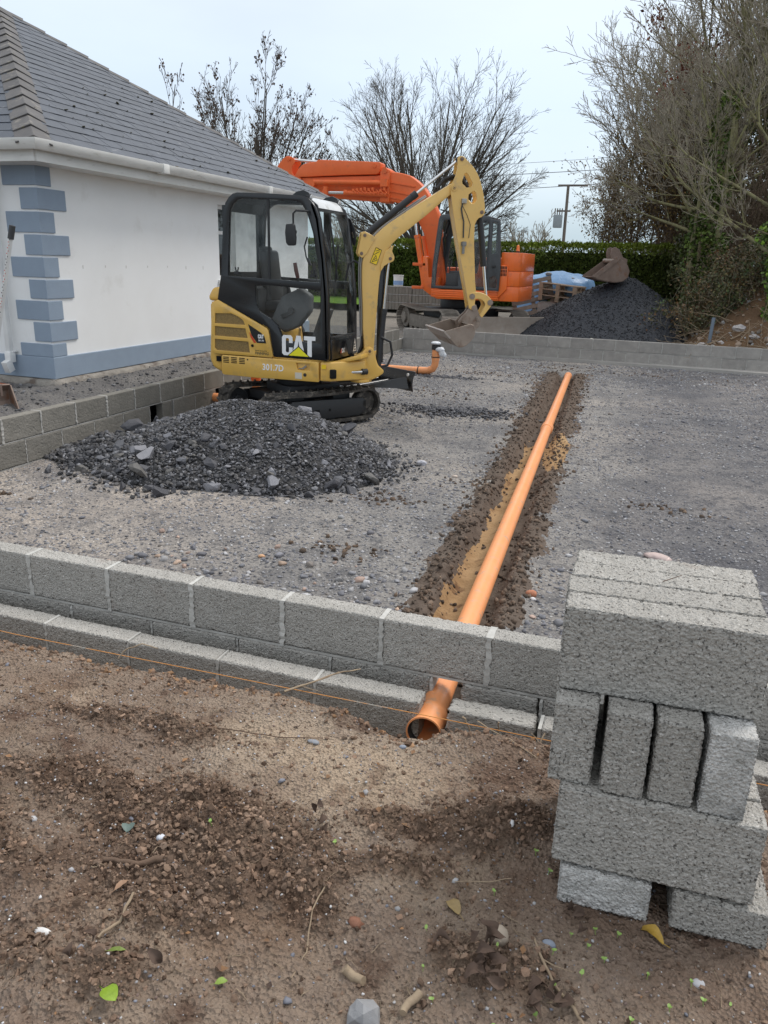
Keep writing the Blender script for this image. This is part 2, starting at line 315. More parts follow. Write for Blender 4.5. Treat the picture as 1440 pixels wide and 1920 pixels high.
# ------------------------------------------------------------------ scattered pieces (vectorised)
def _ico(sub):
    bm = bmesh.new(); bmesh.ops.create_icosphere(bm, subdivisions=sub, radius=1); V = np.array([v.co[:] for v in bm.verts]); F = np.array([[v.index for v in f.verts] for f in bm.faces]); bm.free(); return V, F
ICO1, ICO2 = _ico(1), _ico(2)
def rotm(n, rng, tilt=None):
    a = rng.random(n) * 2 * np.pi
    if tilt is None:
        q = rng.normal(size=(n, 4)); q /= np.linalg.norm(q, axis=1)[:, None]
    else:
        ax = rng.normal(size=(n, 2)); ax /= np.linalg.norm(ax, axis=1)[:, None]; th = rng.normal(size=n) * tilt
        q1 = np.stack([np.cos(a / 2), 0 * a, 0 * a, np.sin(a / 2)], 1); q2 = np.stack([np.cos(th / 2), ax[:, 0] * np.sin(th / 2), ax[:, 1] * np.sin(th / 2), 0 * a], 1)
        w, x, y, z = q2.T; W, X, Y_, Z_ = q1.T
        q = np.stack([w * W - x * X - y * Y_ - z * Z_, w * X + x * W + y * Z_ - z * Y_, w * Y_ - x * Z_ + y * W + z * X, w * Z_ + x * Y_ - y * X + z * W], 1)
    w, x, y, z = q.T
    return np.stack([np.stack([1 - 2 * (y * y + z * z), 2 * (x * y - z * w), 2 * (x * z + y * w)], 1), np.stack([2 * (x * y + z * w), 1 - 2 * (x * x + z * z), 2 * (y * z - x * w)], 1), np.stack([2 * (x * z - y * w), 2 * (y * z + x * w), 1 - 2 * (x * x + y * y)], 1)], 1)
def stone_mesh(name, P, S, rng, flat=.55, tilt=.35, pal=((1, 1, 1),), base=ICO1, ang=False, jag=.28, tj=.25):
    n = len(P); V, F = base; nv = len(V); var = [V * (1 + jag * (rng.random((nv, 1)) * 2 - 1)) for _ in range(12)]
    B = np.stack(var)[rng.integers(0, 12, n)]; sc = np.stack([S, S * (.55 + .4 * rng.random(n)), S * flat * (.6 + .8 * rng.random(n))], 1)
    B = B * sc[:, None, :]; B = np.einsum('nij,nkj->nki', rotm(n, rng, tilt), B) + P[:, None, :]
    FF = (F[None] + (np.arange(n) * nv)[:, None, None]).reshape(-1, 3); pal = np.array(pal); T = pal[rng.integers(0, len(pal), n)] * (1 - tj + 2 * tj * rng.random((n, 1)))
    return np_mesh(name, B.reshape(-1, 3), FF, smooth=not ang, tint=np.repeat(T, nv, 0))
def leaf_mesh(name, P, S, rng, asp=.4, tilt=None, pal=((1, 1, 1),), dirs=None, tj=.3, tints=None):
    """small folded leaves: two triangles along a rib"""
    n = len(P); L0 = np.array([[0, 0, 0], [.45, .5, .12], [1, 0, 0], [.45, -.5, .12]]); L0[:, 1] *= asp * 2
    B = np.repeat(L0[None], n, 0) * S[:, None, None]
    if dirs is None: M = rotm(n, rng, tilt)
    else:
        d = dirs / np.linalg.norm(dirs, axis=1)[:, None]; r = rng.normal(size=(n, 3)); s_ = np.cross(d, r); s_ /= np.linalg.norm(s_, axis=1)[:, None] + 1e-9; u = np.cross(d, s_); M = np.stack([d, s_, u], 2)
    B = np.einsum('nij,nkj->nki', M, B) + P[:, None, :]
    F = np.array([[0, 1, 2, 3]]); FF = (F[None] + (np.arange(n) * 4)[:, None, None]).reshape(-1, 4); pal = np.array(pal)
    T = (pal[rng.integers(0, len(pal), n)] if tints is None else tints) * (1 - tj + 2 * tj * rng.random((n, 1)))
    return np_mesh(name, B.reshape(-1, 3), FF, tint=np.repeat(T, 4, 0))
def seg_mesh(name, A, n=4, smooth=True):
    """A: rows p0(3) p1(3) r0 r1 -> tapered prisms"""
    A = np.asarray(A, float); p0, p1, r0, r1 = A[:, :3], A[:, 3:6], A[:, 6], A[:, 7]; t = p1 - p0; t /= np.linalg.norm(t, axis=1)[:, None] + 1e-12
    ref = np.where(np.abs(t[:, 2:3]) < .9, np.array([[0, 0, 1.]]), np.array([[1., 0, 0]])); a = np.cross(t, ref); a /= np.linalg.norm(a, axis=1)[:, None]; b = np.cross(a, t)
    th = np.arange(n) * 2 * np.pi / n; ring = np.cos(th)[None, :, None] * a[:, None] + np.sin(th)[None, :, None] * b[:, None]
    V = np.concatenate([p0[:, None] + ring * r0[:, None, None], p1[:, None] + ring * r1[:, None, None]], 1)
    k = np.arange(n); F = np.stack([k, (k + 1) % n, n + (k + 1) % n, n + k], 1)
    return np_mesh(name, V.reshape(-1, 3), (F[None] + (np.arange(len(A)) * 2 * n)[:, None, None]).reshape(-1, 4), smooth)
# ================================================================== GROUND
def pipe_x(y): return -0.648 - (y - 2.5) * 0.0605
def pipe_z(y): return 0.11 - (y - 2.5) * 0.009
def hard_h(x, y):
    z = .07 * (1 - sst(2.8, 8, y)) * sst(-4.2, -2.8, x) + .022 * fbm(x, y, .7, 3, 1) + .018 * fbm(x, y, 5, 4, 2) + .010 * fbm(x, y, 24, 3, 3)
    z = z - .03 * sst(15.6, 16.5, y)
    px = pipe_x(y); d = x - px; wob = .05 * fbm(y * 1.0, x * .2, 1.7, 3, 5); end = 1 - sst(14.0, 14.8, y)
    wl = .205 - .006 * (y - 3) + wob; wr = .085 + wob * .3
    tr = sst(-wl - .07, -wl + .03, d) * (1 - sst(wr - .03, wr + .06, d)) * end
    floor = pipe_z(y) - .085 - .03 * sst(-.05, -.15, d) + .022 * fbm(x, y, 9, 3, 4)
    ridge = np.exp(-((d + wl + .10) / .08) ** 2) + np.exp(-((d - wr - .09) / .07) ** 2)
    rough = (.5 + fbm(x, y, 3, 3, 6)) * .055 + .03 * fbm(x, y, 22, 3, 7)
    z = z + end * np.clip(ridge, 0, 1) * np.maximum(rough, 0)
    return z * (1 - tr) + floor * tr
ys = 2.835 + (16.60 - 2.835) * (np.linspace(0, 1, 560) ** 1.45)
xs = np.unique(np.concatenate([np.linspace(-5.235, -1.9, 190), np.linspace(-1.9, .1, 190), np.linspace(.1, 2.6, 130), np.linspace(2.6, 9, 30)]))
me = grid_mesh("hardcore_ground", xs, ys, hard_h)
o = obj("hardcore_ground", me, HARD, kind="structure")
me.materials.append(SUB); me.materials.append(SPOIL)
# faces in the trench get clay, ridges get spoil (each is its own earth)
X_, Y_ = np.meshgrid(xs, ys); cx = (X_[:-1, :-1] + X_[1:, 1:]) / 2; cy = (Y_[:-1, :-1] + Y_[1:, 1:]) / 2
d = cx - pipe_x(cy); n1 = .05 * fbm(cy * 1.0, cx * .2, 1.7, 3, 5); nn = .16 * fbm(cx, cy, 4, 4, 9)
idx = np.zeros(cx.shape, np.int32); live = cy < 14.4 + nn
idx[(d > -.36 + n1 * 1.5 + nn - .008 * (cy - 3)) & (d < .22 + n1 + nn + .010 * (cy - 3)) & live] = 2
idx[(d > -.215 + n1 + nn * .3 + .006 * (cy - 3)) & (d < -.01) & (cy < 8.4 + 6 * nn)] = 1
idx[(np.hypot((d - .17) / .12, (cy - 8.0) / .9) < 1 + 2 * nn)] = 1
idx[(np.abs(cx + 1.0) < .16) & False] = 1
me.polygons.foreach_set("material_index", idx.ravel())
vx, vy = X_.ravel(), Y_.ravel(); nzz = .5 * fbm(vx, vy, .8, 4, 6)
sand = sst(.25, .95, sst(-.6, -4.2, vx) * sst(8.5, 4.2, vy) + nzz * .7)[:, None]; dark = sst(.3, .9, sst(-1.2, .6, vx) + nzz * .6)[:, None]; fb = sst(.3, .9, sst(3.9, 3.0, vy) * sst(-3.2, -2.2, vx) + nzz)[:, None]
tc_ = np.ones((len(vx), 4), np.float32); tc_[:, :3] = (1 + sand * np.array([.34, .27, .20])) * (1 - dark * np.array([.30, .29, .25])) * (1 - fb * .25)
at = me.attributes.new("tint", 'FLOAT_COLOR', 'POINT'); at.data.foreach_set("color", tc_.ravel())

DARKP = [(-1.4, 1.55, .22, .12), (-1.12, 1.52, .16, .11), (-.98, 1.42, .16, .12), (-.92, 1.6, .15, .08), (-.78, 1.5, .18, .10), (-.70, 1.42, .14, .10), (-1.02, 1.27, .2, .08), (-.48, 1.72, .14, .06), (-.33, 1.74, .12, .07), (-.20, 1.82, .12, .10), (-1.95, 1.5, .3, .1), (-1.55, 1.28, .25, .1), (-.88, 1.25, .12, .06), (-.42, 1.55, .2, .05), (-1.05, 1.03, .2, .08), (-.18, 1.36, .14, .08), (-1.5, 1.9, .4, .06)]
LIGHTP = [(-.98, 1.98, .25, .13), (-.36, 1.60, .12, .09), (-1.12, 1.18, .12, .06), (-.72, 1.78, .25, .12), (-.83, 1.20, .10, .06), (-.55, 1.95, .3, .1), (-1.9, 2.0, .2, .08), (-.70, 1.30, .12, .06)]
def gsum(P, x, y): return sum(np.exp(-((x - a) / c) ** 2 - ((y - b) / d_) ** 2) for a, b, c, d_ in P)
def roughm(x, y): return np.clip(gsum(DARKP, x + .06 * fbm(x, y, 5, 3, 1), y + .05 * fbm(x, y, 6, 3, 2)) * (1 + 1.1 * fbm(x, y, 9, 3, 4)), 0, 1.2)
def edge_y(x): return 2.27 + .05 * fbm(x, x * 0, 1.3, 4, 2) + .02 * fbm(x, x * 0, 9, 2, 3)
def soil_h(x, y):
    z = .33 + .055 * fbm(x, y, 1.1, 3, 1) + .03 * fbm(x, y, 4, 4, 2, .55) + .016 * fbm(x, y, 16, 4, 3, .62) + .008 * np.abs(fbm(x, y, 45, 3, 5, .7)) - .012 * np.clip(np.abs(fbm(x, y, 9, 3, 2)) - .28, 0, 1)
    clod = np.clip(.45 * sst(.05, .35, fbm(x, y, 1.5, 3, 5)) + roughm(x, y), 0, 1.2); z = z + .02 * roughm(x, y) - .05 * np.exp(-((x + .66) / .13) ** 2 - ((y - 2.28) / .16) ** 2) + clod * (.030 * np.abs(fbm(x, y, 17, 3, 6, .65)) + .022 * np.abs(fbm(x, y, 42, 2, 7)))
    z = z + .03 * sst(1.2, 2.2, y) * 0 - .03 * sst(1.7, 2.25, y)
    z = z + .03 * sst(-.25, 0, x) * sst(1.9, 1.4, y) * 0
    e = edge_y(x); t = sst(-.03, .13, y - e + .03 * fbm(x, y, 14, 2, 4)); return z * (1 - t) + (-.12 + .03 * fbm(x, y, 8, 3, 1)) * t
xs2 = np.unique(np.concatenate([np.linspace(-8, -3, 50), np.linspace(-3, .7, 560), np.linspace(.7, 9, 90)]))
ys2 = np.unique(np.concatenate([np.linspace(-1.5, .7, 20), np.linspace(.7, 1.5, 150), np.linspace(1.5, 2.55, 180)]))
sg = grid_mesh("soil_ground", xs2, ys2, soil_h); X2, Y2 = np.meshgrid(xs2, ys2); vx, vy = X2.ravel(), Y2.ravel(); lg = np.clip(gsum(LIGHTP, vx + .05 * fbm(vx, vy, 5, 3, 5), vy + .05 * fbm(vx, vy, 5, 3, 6)) * (1 + .8 * fbm(vx, vy, 6, 3, 3)), 0, 1)[:, None]; dk = sst(.1, .8, roughm(vx, vy))[:, None]
tc_ = np.ones((len(vx), 4), np.float32); tc_[:, :3] = (1 + lg * np.array([.22, .20, .15])) * (1 - dk * np.array([.40, .45, .48])); at = sg.attributes.new("tint", 'FLOAT_COLOR', 'POINT'); at.data.foreach_set("color", tc_.ravel())
obj("soil_ground", sg, SOIL, kind="structure")

# cavity floor, gravel strip beside the house, wider ground
def strip_h(x, y): return .34 + .05 * sst(-5.6, -6.3, x) - .10 * sst(7.5, 3.5, y) + .03 * fbm(x, y, 1.3, 3, 3) + .03 * fbm(x, y, 9, 4, 2)
obj("gravel_strip", grid_mesh("gravel_strip", np.linspace(-9.5, -5.345, 170), np.linspace(3.0, 16.9, 330), strip_h), GRAV, kind="structure")
MB().bx((-9.6, -1.6, -.75), (9.1, 17.2, -.20)).build("subsoil", SOIL, kind="structure", smooth=0)
MB().bx((-5.6, 2.4, -.19), (9, 2.84, -.06)).build("cavity_floor", GRAV, kind="structure", smooth=0)
gx = np.unique(np.concatenate([[-400, -200, -100, -60], np.linspace(-40, -9.5, 30), [-5.34], np.linspace(9, 40, 30), [60, 100, 200, 400]]))
gx = np.unique(np.concatenate([gx, np.linspace(-9.5, 9, 60)]))
gy = np.unique(np.concatenate([[-400, -200, -60, -20, -8], np.linspace(-1.5, 16.72, 40), np.linspace(16.72, 34, 70), np.linspace(34, 80, 30), [100, 150, 250, 400, 700]]))
def gh(x, y):
    near = sst(60, 30, np.hypot(x, y)); return .22 + near * (.03 * fbm(x, y, .6, 3, 2) + .03 * fbm(x, y, 3, 3, 3)) + .15 * sst(22, 30, y)
obj("ground", grid_mesh("ground", gx, gy, gh, mask=lambda x, y: ~((x > -9.5) & (x < 9) & (y > -1.5) & (y < 16.72))), mat("site_ground", [(.17, .155, .14), (.23, .21, .18)], scale=1.4, rough=.95, bump=.8, bscale=20, bdist=.03, spec=.1), kind="structure")
MB().bx((-9.5, -1.5, -.45), (-8, 3.0, .2)).build("side_earth", SOIL, kind="structure", smooth=0)
obj("lawn", grid_mesh("lawn", np.linspace(-16, -7.2, 60), np.linspace(24.4, 29.6, 40), lambda x, y: .47 + .02 * fbm(x, y, 2, 3, 1) + .0 * x), GRASS, kind="structure")

# ================================================================== BLOCK WALLS
def block_np(name, Lx, Ly, Lz, res, seed, amp=.0045, cell=.0095, rad=.006, pit=1.0):
    """box with rounded, chipped edges and a pitted aggregate surface"""
    key = {}; V = []; F = []
    D = np.array([Lx, Ly, Lz]); nn = np.maximum(1, np.round(D / res).astype(int))
    def vid(i, j, k):
        t = (i, j, k)
        if t not in key: key[t] = len(V); V.append((i / nn[0], j / nn[1], k / nn[2]))
        return key[t]
    for ax in range(3):
        a, b = [(1, 2), (0, 2), (0, 1)][ax]
        for side in (0, nn[ax]):
            for p in range(nn[a]):
                for q in range(nn[b]):
                    c = [0, 0, 0]; c[ax] = side; r = []
                    for dp, dq in ((0, 0), (1, 0), (1, 1), (0, 1)): c[a] = p + dp; c[b] = q + dq; r.append(vid(*c))
                    F.append(r if (side > 0) ^ (ax == 1) else r[::-1])
    U = np.array(V); P = (U - .5) * D; H = D / 2; core = np.clip(P, -(H - rad), H - rad); dv = P - core; ln = np.linalg.norm(dv, axis=1); nrm = dv / (ln[:, None] + 1e-9)
    P = core + nrm * np.minimum(ln, rad)[:, None]
    f1, f2, cid = worley(P + seed * 3.1, cell); e = f2 - f1; g1, g2, _ = worley(P + seed * 1.7 + 9, cell * 2.6)
    h = -amp * pit * np.clip(1 - e / .30, 0, 1) ** 1.2 + amp * .7 * (cid - .5) - amp * 1.5 * np.clip(1 - (g2 - g1) / .12, 0, 1) * (cid > .55)
    corner = ((np.abs(U - .5) > .5 - 1e-6).sum(1) >= 2); h = h - corner * amp * 1.2 * RNG.random(len(P))
    return np_mesh(name, P + nrm * h[:, None], np.array(F), smooth=True)
BL, BH, BW = .44, .215, .1
stack_me = [block_np("block_fine", BL, BW, BH, .0036, s, amp=.0032, cell=.0095, rad=.004) for s in range(3)]
wall_me = [block_np("block_wall", BL, BW, BH, .0058, s + 5, amp=.003, cell=.016, rad=.005) for s in range(3)]
half_me = [block_np("block_half", .19, BW, BH, .0085, 9, amp=.004, cell=.012)]
far_me = []
for s in range(3):
    b = MB().box((0, 0, 0), (BL, BW, BH)); oo = b.build("tmpb", None, bev=.006, seg=1, smooth=40); far_me.append(oo.data); bpy.data.objects.remove(oo)
def put_block(parent, me, mat_, x, y, z, rz=0, sx=1, name="block", jit=.0015):
    o = bpy.data.objects.new(name, me); o.location = (x, y + random.uniform(-jit, jit), z + random.uniform(-jit, jit) * .6)
    o.rotation_euler = (random.uniform(-.004, .004), random.uniform(-.004, .004), rz + random.choice((0, math.pi)) + random.uniform(-.004, .004)); o.scale = (sx, 1, 1)
    link(o, parent)
    if not o.data.materials: o.data.materials.append(mat_)
    if o.data.materials[0] != mat_: o.material_slots[0].link = 'OBJECT'; o.material_slots[0].material = mat_
    return o
def joint(mb, p, w, t, h, along='x', r=.5):
    """irregular mortar strip, a little proud of the wall"""
    n = 14; V = []
    for i in range(n + 1):
        zz = p[2] - h / 2 + h * i / n; a = w / 2 * (1 + random.uniform(-.45, .7)); b = w / 2 * (1 + random.uniform(-.45, .7)); s = random.uniform(-.0015, .0035)
        for (u, v) in ((-a, -t / 2 - s), (b, -t / 2 - s), (b, t / 2 + s), (-a, t / 2 + s)):
            V.append((p[0] + u, p[1] + v, zz) if along == 'x' else (p[0] + v, p[1] + u, zz))
    F = [(4 * i + k, 4 * i + (k + 1) % 4, 4 * i + 4 + (k + 1) % 4, 4 * i + 4 + k) for i in range(n) for k in range(4)] + [(3, 2, 1, 0), (4 * n, 4 * n + 1, 4 * n + 2, 4 * n + 3)]
    mb.add(V, F)

random.seed(4)
w1 = thing("block_wall", "low grey block wall two courses high crossing the foreground, pipe passing under it", "wall", (0, 2.78, 0))
mj = MB()
for k in range(-6, 11):
    xj = -2.725 + .453 * k
    put_block(w1, wall_me[k % 3], BLOCK, xj + .2265, 0, .3425)
    if k > -6: joint(mj, (xj, 0, .342), .019, .104, .214)
    xb = -2.5 + .453 * k
    if k not in (4,): put_block(w1, wall_me[(k + 1) % 3], BLOCK, xb + .2265, 0, .115)
    joint(mj, (xb, 0, .115), .010, .092, .21)
put_block(w1, half_me[0], BLOCK, -.405, 0, .115, sx=1.66, name="cut_block")
for k in range(-6, 11): put_block(w1, wall_me[k % 3], BLOCK, -2.725 + .453 * k + .2265, 0, -.11)
mj.bx((-5.4, -.045, .2235), (4.9, .045, .2345)); mj.bx((-5.4, -.045, -.003), (-.7, .045, .007)); mj.bx((-.5, -.045, -.003), (4.9, .045, .007))
mj.build("mortar", MORT, w1, smooth=0)
# broken sleeve of mortar and clay left round the pipe hole
w2 = thing("block_wall", "outer leaf of grey blocks one course lower, in front of the foreground wall", "wall", (0, 2.58, 0))
mj = MB()
joints2 = [-2.48 + .4515 * k for k in range(-6, 4)]
for k, xj in enumerate(joints2): put_block(w2, wall_me[k % 3], BLOCK, xj + .2255, 0, .1125); joint(mj, (xj, 0, .112), .012, .094, .216)
put_block(w2, wall_me[1], BLOCK, -.905, 0, .1125)
for k in range(-6, 4): put_block(w2, wall_me[(k + 1) % 3], BLOCK, -2.48 + .4515 * k + .02, 0, -.113)
for k, xj in enumerate([-.575, -.215, .245, .7, 1.15, 1.6]):
    put_block(w2, wall_me[k % 3] if k else half_me[0], BLOCK, xj + (.2255 if k else .175), 0, .1125, sx=1 if k else 1.78); joint(mj, (xj if k else -.66, 0, .112 if k else -.1), .010, .094, .21)
mj.build("mortar", MORT, w2, smooth=0)

random.seed(7)
w3 = thing("block_wall", "long brownish grey block wall running from the left edge past the yellow excavator beside the house", "wall", (-5.29, 0, 0))
mj = MB()
for k in range(-3, 26):
    yj = 5.135 + .466 * k
    if yj > 16.3: break
    me_ = (wall_me if yj < 8 else far_me)
    put_block(w3, me_[k % 3], BLOCKL, 0, yj + .233, .3425, math.pi / 2, sx=1.03)
    joint(mj, (0, yj, .342), .016 if k % 3 else .022, .103, .214, 'y')
    yb = yj + .25
    if abs(yb - 7.06) > .2 and abs(yb - 8.45) > .2: put_block(w3, me_[(k + 1) % 3], BLOCKL, 0, yb + .233, .115, math.pi / 2, sx=1.03)
    else: put_block(w3, half_me[0], BLOCKL, 0, yb + .34, .115, math.pi / 2, name="cut_block")
    joint(mj, (0, yb, .115), .009, .096, .21, 'y')
mj.bx((-.045, 2.9, .2235), (.045, 16.6, .2345)); mj.bx((-.045, 2.9, -.2), (.045, 16.6, .006))
mj.build("mortar", MORTF, w3, smooth=0)

w4 = thing("block_wall", "far pale block wall closing the site in front of the orange excavator and the black heap", "wall", (0, 16.67, 0))
mj = MB()
for k in range(0, 30):
    xj = -5.24 + .4525 * k
    put_block(w4, far_me[k % 3], BLOCKF, xj + .226, 0, .3425, jit=.004); joint(mj, (xj, 0, .342), .018, .106, .214)
    put_block(w4, far_me[(k + 1) % 3], BLOCKF, xj + .0, 0, .115, jit=.004); joint(mj, (xj + .226, 0, .115), .018, .106, .214)
mj.bx((-5.3, -.05, .2235), (8.4, .05, .2345)); mj.bx((-5.3, -.048, -.3), (8.4, .048, .0065)); mj.build("mortar", MORTF, w4, smooth=0)
b = MB(); b.plate([(-2.6, 16.62), (9, 16.62), (9, 15.9), (2.9, 16.22), (.4, 16.40), (-1, 16.50)], -.05, .028, 'z'); b.build("concrete_footing", mat("footing_concrete", [(.42, .40, .37), (.33, .31, .29)], scale=3, rough=.9, bump=.4, bscale=20), kind="structure", smooth=0)

# ---- the loose stack of blocks at the right
random.seed(3)
def loose(label, x, y, z, rot, me=None, mt=None, cat="concrete block"):
    o = bpy.data.objects.new("concrete_block", me or random.choice(stack_me)); o.location = (x, y, z); o.rotation_euler = rot; link(o)
    mt = mt or BLOCK
    if not o.data.materials: o.data.materials.append(mt)
    if o.data.materials[0] != mt: o.material_slots[0].link = 'OBJECT'; o.material_slots[0].material = mt
    return meta(o, label, cat, "loose blocks of the stack at the right")
T3 = .045   # the stack sits a few degrees off the wall line
def sp(u, v): return (-.125 + u * math.cos(T3) - v * math.sin(T3), 1.685 + u * math.sin(T3) + v * math.cos(T3))
TOPZ = 1.10
nm = ["front block of the four lying side by side on top of the stack", "second block from the front on top of the stack", "third block from the front on top of the stack", "rearmost block of the four on top of the stack"]
for i in range(4):
    x, y = sp(.234 + (.004, .0, .006, .012)[i], .05 + i * .1045 + (0, .002, .004, .0)[i]); loose(nm[i], x, y, TOPZ - .1075 - (0, .001, .001, .003)[i], (0, 0, T3 + (.0, .006, -.004, .004)[i]), stack_me[i % 3]).scale = (1.03, 1, 1)
nm = ["leftmost upright block end in the second layer, beside the dark gap", "second upright block end from the left in the second layer", "third upright block end from the left in the second layer", "pale scuffed upright block end at the right of the second layer"]
xs_ = [.045, .170, .277, .388]
for i in range(4):
    x, y = sp(xs_[i] + .016, .160 - (.0, .012, .006, .014)[i]); loose(nm[i], x, y, .775, (0, (0, .012, .0, .0)[i], T3 + math.pi / 2 + (.015, -.012, 0, 0)[i]), stack_me[(i + 1) % 3], BLOCKP if i == 3 else BLOCK)
nm = ["front block of the third layer carrying the upright block ends", "second block from the front in the third layer", "third block from the front in the third layer", "rear block of the third layer"]
for i in range(4):
    x, y = sp(.276, -.034 + i * .106); loose(nm[i], x, y, .562, (0, .003, T3 - .01), stack_me[i % 3]).scale = (1.045, 1, 1)
nm = ["pale block lying flat at the bottom left of the stack on the soil", "block lying flat at the bottom right of the stack on the soil"]
for i in range(2):
    x, y = sp((.178, .442)[i], .122); loose(nm[i], x, y, .398, (math.pi / 2, 0, T3 + math.pi / 2), stack_me[i], BLOCKP if i == 0 else BLOCK)

# ================================================================== PIPES
def pz(y): return (pipe_x(y), y, pipe_z(y))
dp = thing("drain_pipe", "long orange plastic drain pipe lying in the trench and coming out under the front wall", "pipe", (0, 0, 0))
rr = .056
MB().tube([pz(y) for y in (8.9, 11, 13.95)], rr, 28).build("pipe_length", PIPE, dp)
b = MB(); b.tube([pz(8.86), pz(8.87), pz(8.9), pz(9.0), pz(9.03), pz(9.06), pz(9.08)], [rr, .068, .071, .066, .070, .068, rr], 28); b.build("socket", PIPE, dp)
b = MB(); b.tube([pz(13.9), pz(13.91), pz(14.05), pz(14.08)], [rr, .066, .066, .063], 28); b.build("end_cap", PIPE, dp)
q = Vector(pz(2.64)); dr = (Vector(pz(2.3)) - Vector(pz(2.5))).normalized()
def ringtube(prof, name, mt, par):  # lathe of (distance along the pipe, radius)
    n = 32; a = dr.cross(Vector((0, 0, 1))).normalized(); c = a.cross(dr); V = []
    for t, r_ in prof: V += [tuple(q + dr * t + r_ * (math.cos(k) * a + math.sin(k) * c)) for k in np.linspace(0, 2 * math.pi, n, False)]
    F = [(i * n + k, i * n + (k + 1) % n, (i + 1) * n + (k + 1) % n, (i + 1) * n + k) for i in range(len(prof) - 1) for k in range(n)]
    b = MB(); b.add(V, F); return b.build(name, mt, par)
ringtube([(-6.3, rr), (-3, rr), (-.012, rr)], "pipe_length", PIPE, dp)
sk = ringtube([(-.02, rr), (-.012, .064), (0, .064), (.006, .069), (.03, .071), (.04, .066), (.13, .064), (.135, .072), (.142, .072), (.143, .066), (.05, .060), (-.02, .052), (-1.6, .051), (-1.6, .001)], "socket", PIPE, dp)
ringtube([(.136, .0655), (.125, .058), (.11, .0575), (.1, .063)], "rubber_seal", RUBBER, sk)
ep = thing("soil_pipe", "short orange pipe with an upright elbow and black coupling standing behind the yellow excavator", "pipe", (-3.5, 12.95, 0))
P = [(-1.9, -.05, .06), (-.9, -.02, .06), (-.22, 0, .06)]
MB().tube(P, .058, 20).build("pipe_length", PIPE, ep)
MB().tube([(-1.05, -.02, .06), (-.98, -.02, .06)], .067, 20).build("socket", PIPE, ep)
el = MB().tube([(-.3, 0, .06), (-.2, 0, .06), (-.12, 0, .065), (-.04, 0, .10), (0, 0, .17), (.005, 0, .26)], .062, 20).build("elbow", PIPE, ep)
b = MB(); b.tube([(-.3, 0, .06), (-.285, 0, .06)], .07, 20); b.tube([(.005, 0, .30), (.005, 0, .315)], .075, 20); b.build("rubber_ring", RUBBER, el)
MB().tube([(.005, 0, .25), (.008, 0, .43)], .068, 20).build("riser", PIPE, ep)
MB().tube([(.008, 0, .43), (.008, 0, .51)], .078, 20).build("coupling", BLKM, ep)
b = MB(); b.ball((0.0, 0, .54), .09, (1, 1, .35)); b.ball((.12, -.05, .40), .09, (.6, .5, 1)); b.ball((.09, -.06, .44), .07, (1.2, .6, .6)); b.ball((.15, -.03, .35), .06, (.9, .5, .9))
bagm = b.build("plastic_bag", mat("white_polythene", [(.72, .74, .76), (.60, .62, .66)], scale=18, rough=.35, bump=.8, bscale=25, bdist=.02), smooth=80)
bagm.location = (-3.5, 12.95, 0); meta(bagm, "crumpled white plastic bag caught on the black coupling of the upright pipe", "plastic bag")
rp = thing("waste_pipe", "orange waste pipe poking through the left block wall beneath the tail of the yellow excavator", "pipe", (-5.3, 8.62, 0))
MB().tube([(-.5, 0, .13), (.1, 0, .12), (.75, .02, .10)], .055, 18).build("pipe_length", PIPE, rp)
rp = thing("upright_pipe", "upright orange pipe with red collar standing below the rear of the yellow excavator", "pipe", (-5.0, 9.3, 0))
MB().cyl((0, 0, 0), (0, 0, .32), .058, n=20).build("pipe_length", PIPE, rp); MB().cyl((0, 0, .27), (0, 0, .36), .068, n=20).build("collar", ORGD, rp)

# builder's line
b = MB(); b.tube([(-3.6, 2.30, .30), (-2.4, 2.285, .297), (-.6, 2.335, .30), (.8, 2.36, .30)], .0016, 5)
b.build("string_line", mat("orange_string", [(.62, .27, .07), (.40, .40, .36)], scale=2.2, rough=.7, ramp=(.55, .6)), label="taut thin orange string line stretched along the outer leaf of blocks", cat="string line")

# ================================================================== STONES ON THE GROUND
rng = np.random.default_rng(5)
PALG = [(.62, .63, .66), (.82, .82, .84), (1.1, 1.08, 1.04), (.5, .5, .53), (.9, .8, .7), (1.4, 1.38, 1.34), (.7, .7, .74), (.56, .55, .58)]
n = 52000
y = 2.86 + (16.4 - 2.86) * rng.random(n) ** 1.7; x = -5.2 + rng.random(n) * (6.6 + y * .1)
d = x - pipe_x(y); keep = (np.abs(d + .05) > .33) & ((fbm(x, y, .9, 3, 4) + .22 * rng.normal(size=n)) > -.22); x, y = x[keep], y[keep]
S = .0045 + .010 * rng.random(len(x)) ** 3 + .0009 * y * rng.random(len(x))
S = np.where(rng.random(len(x)) < .02, S * 2.0, S)
obj("pebbles", stone_mesh("pebbles", np.stack([x, y, hard_h(x, y) + S * .12], 1), S, rng, flat=.5, pal=PALG), STONE, kind="stuff", label="small grey pebbles and shale chips strewn over the hardcore", cat="pebbles")
# spoil clods along the trench
n = 4800
y = 2.9 + 11.6 * rng.random(n) ** 1.3; sd = rng.random(n) < .5
d = np.where(sd, -.29 - .006 * (y - 3) + (.045 + .006 * y) * rng.normal(size=n), .155 + .004 * y + (.028 + .006 * y) * rng.normal(size=n)); x = pipe_x(y) + d; S = .005 + .017 * rng.random(n) ** 2.6
obj("spoil_clods", stone_mesh("spoil_clods", np.stack([x, y, hard_h(x, y) + S * .2], 1), S, rng, flat=.8, tilt=.8, pal=[(.8, .8, .8), (1.1, 1.05, 1), (1.5, 1.4, 1.3), (.65, .65, .65)], jag=.4), SPOIL, kind="stuff", label="dark crumbly clods of earth heaped along both sides of the trench", cat="earth clods")
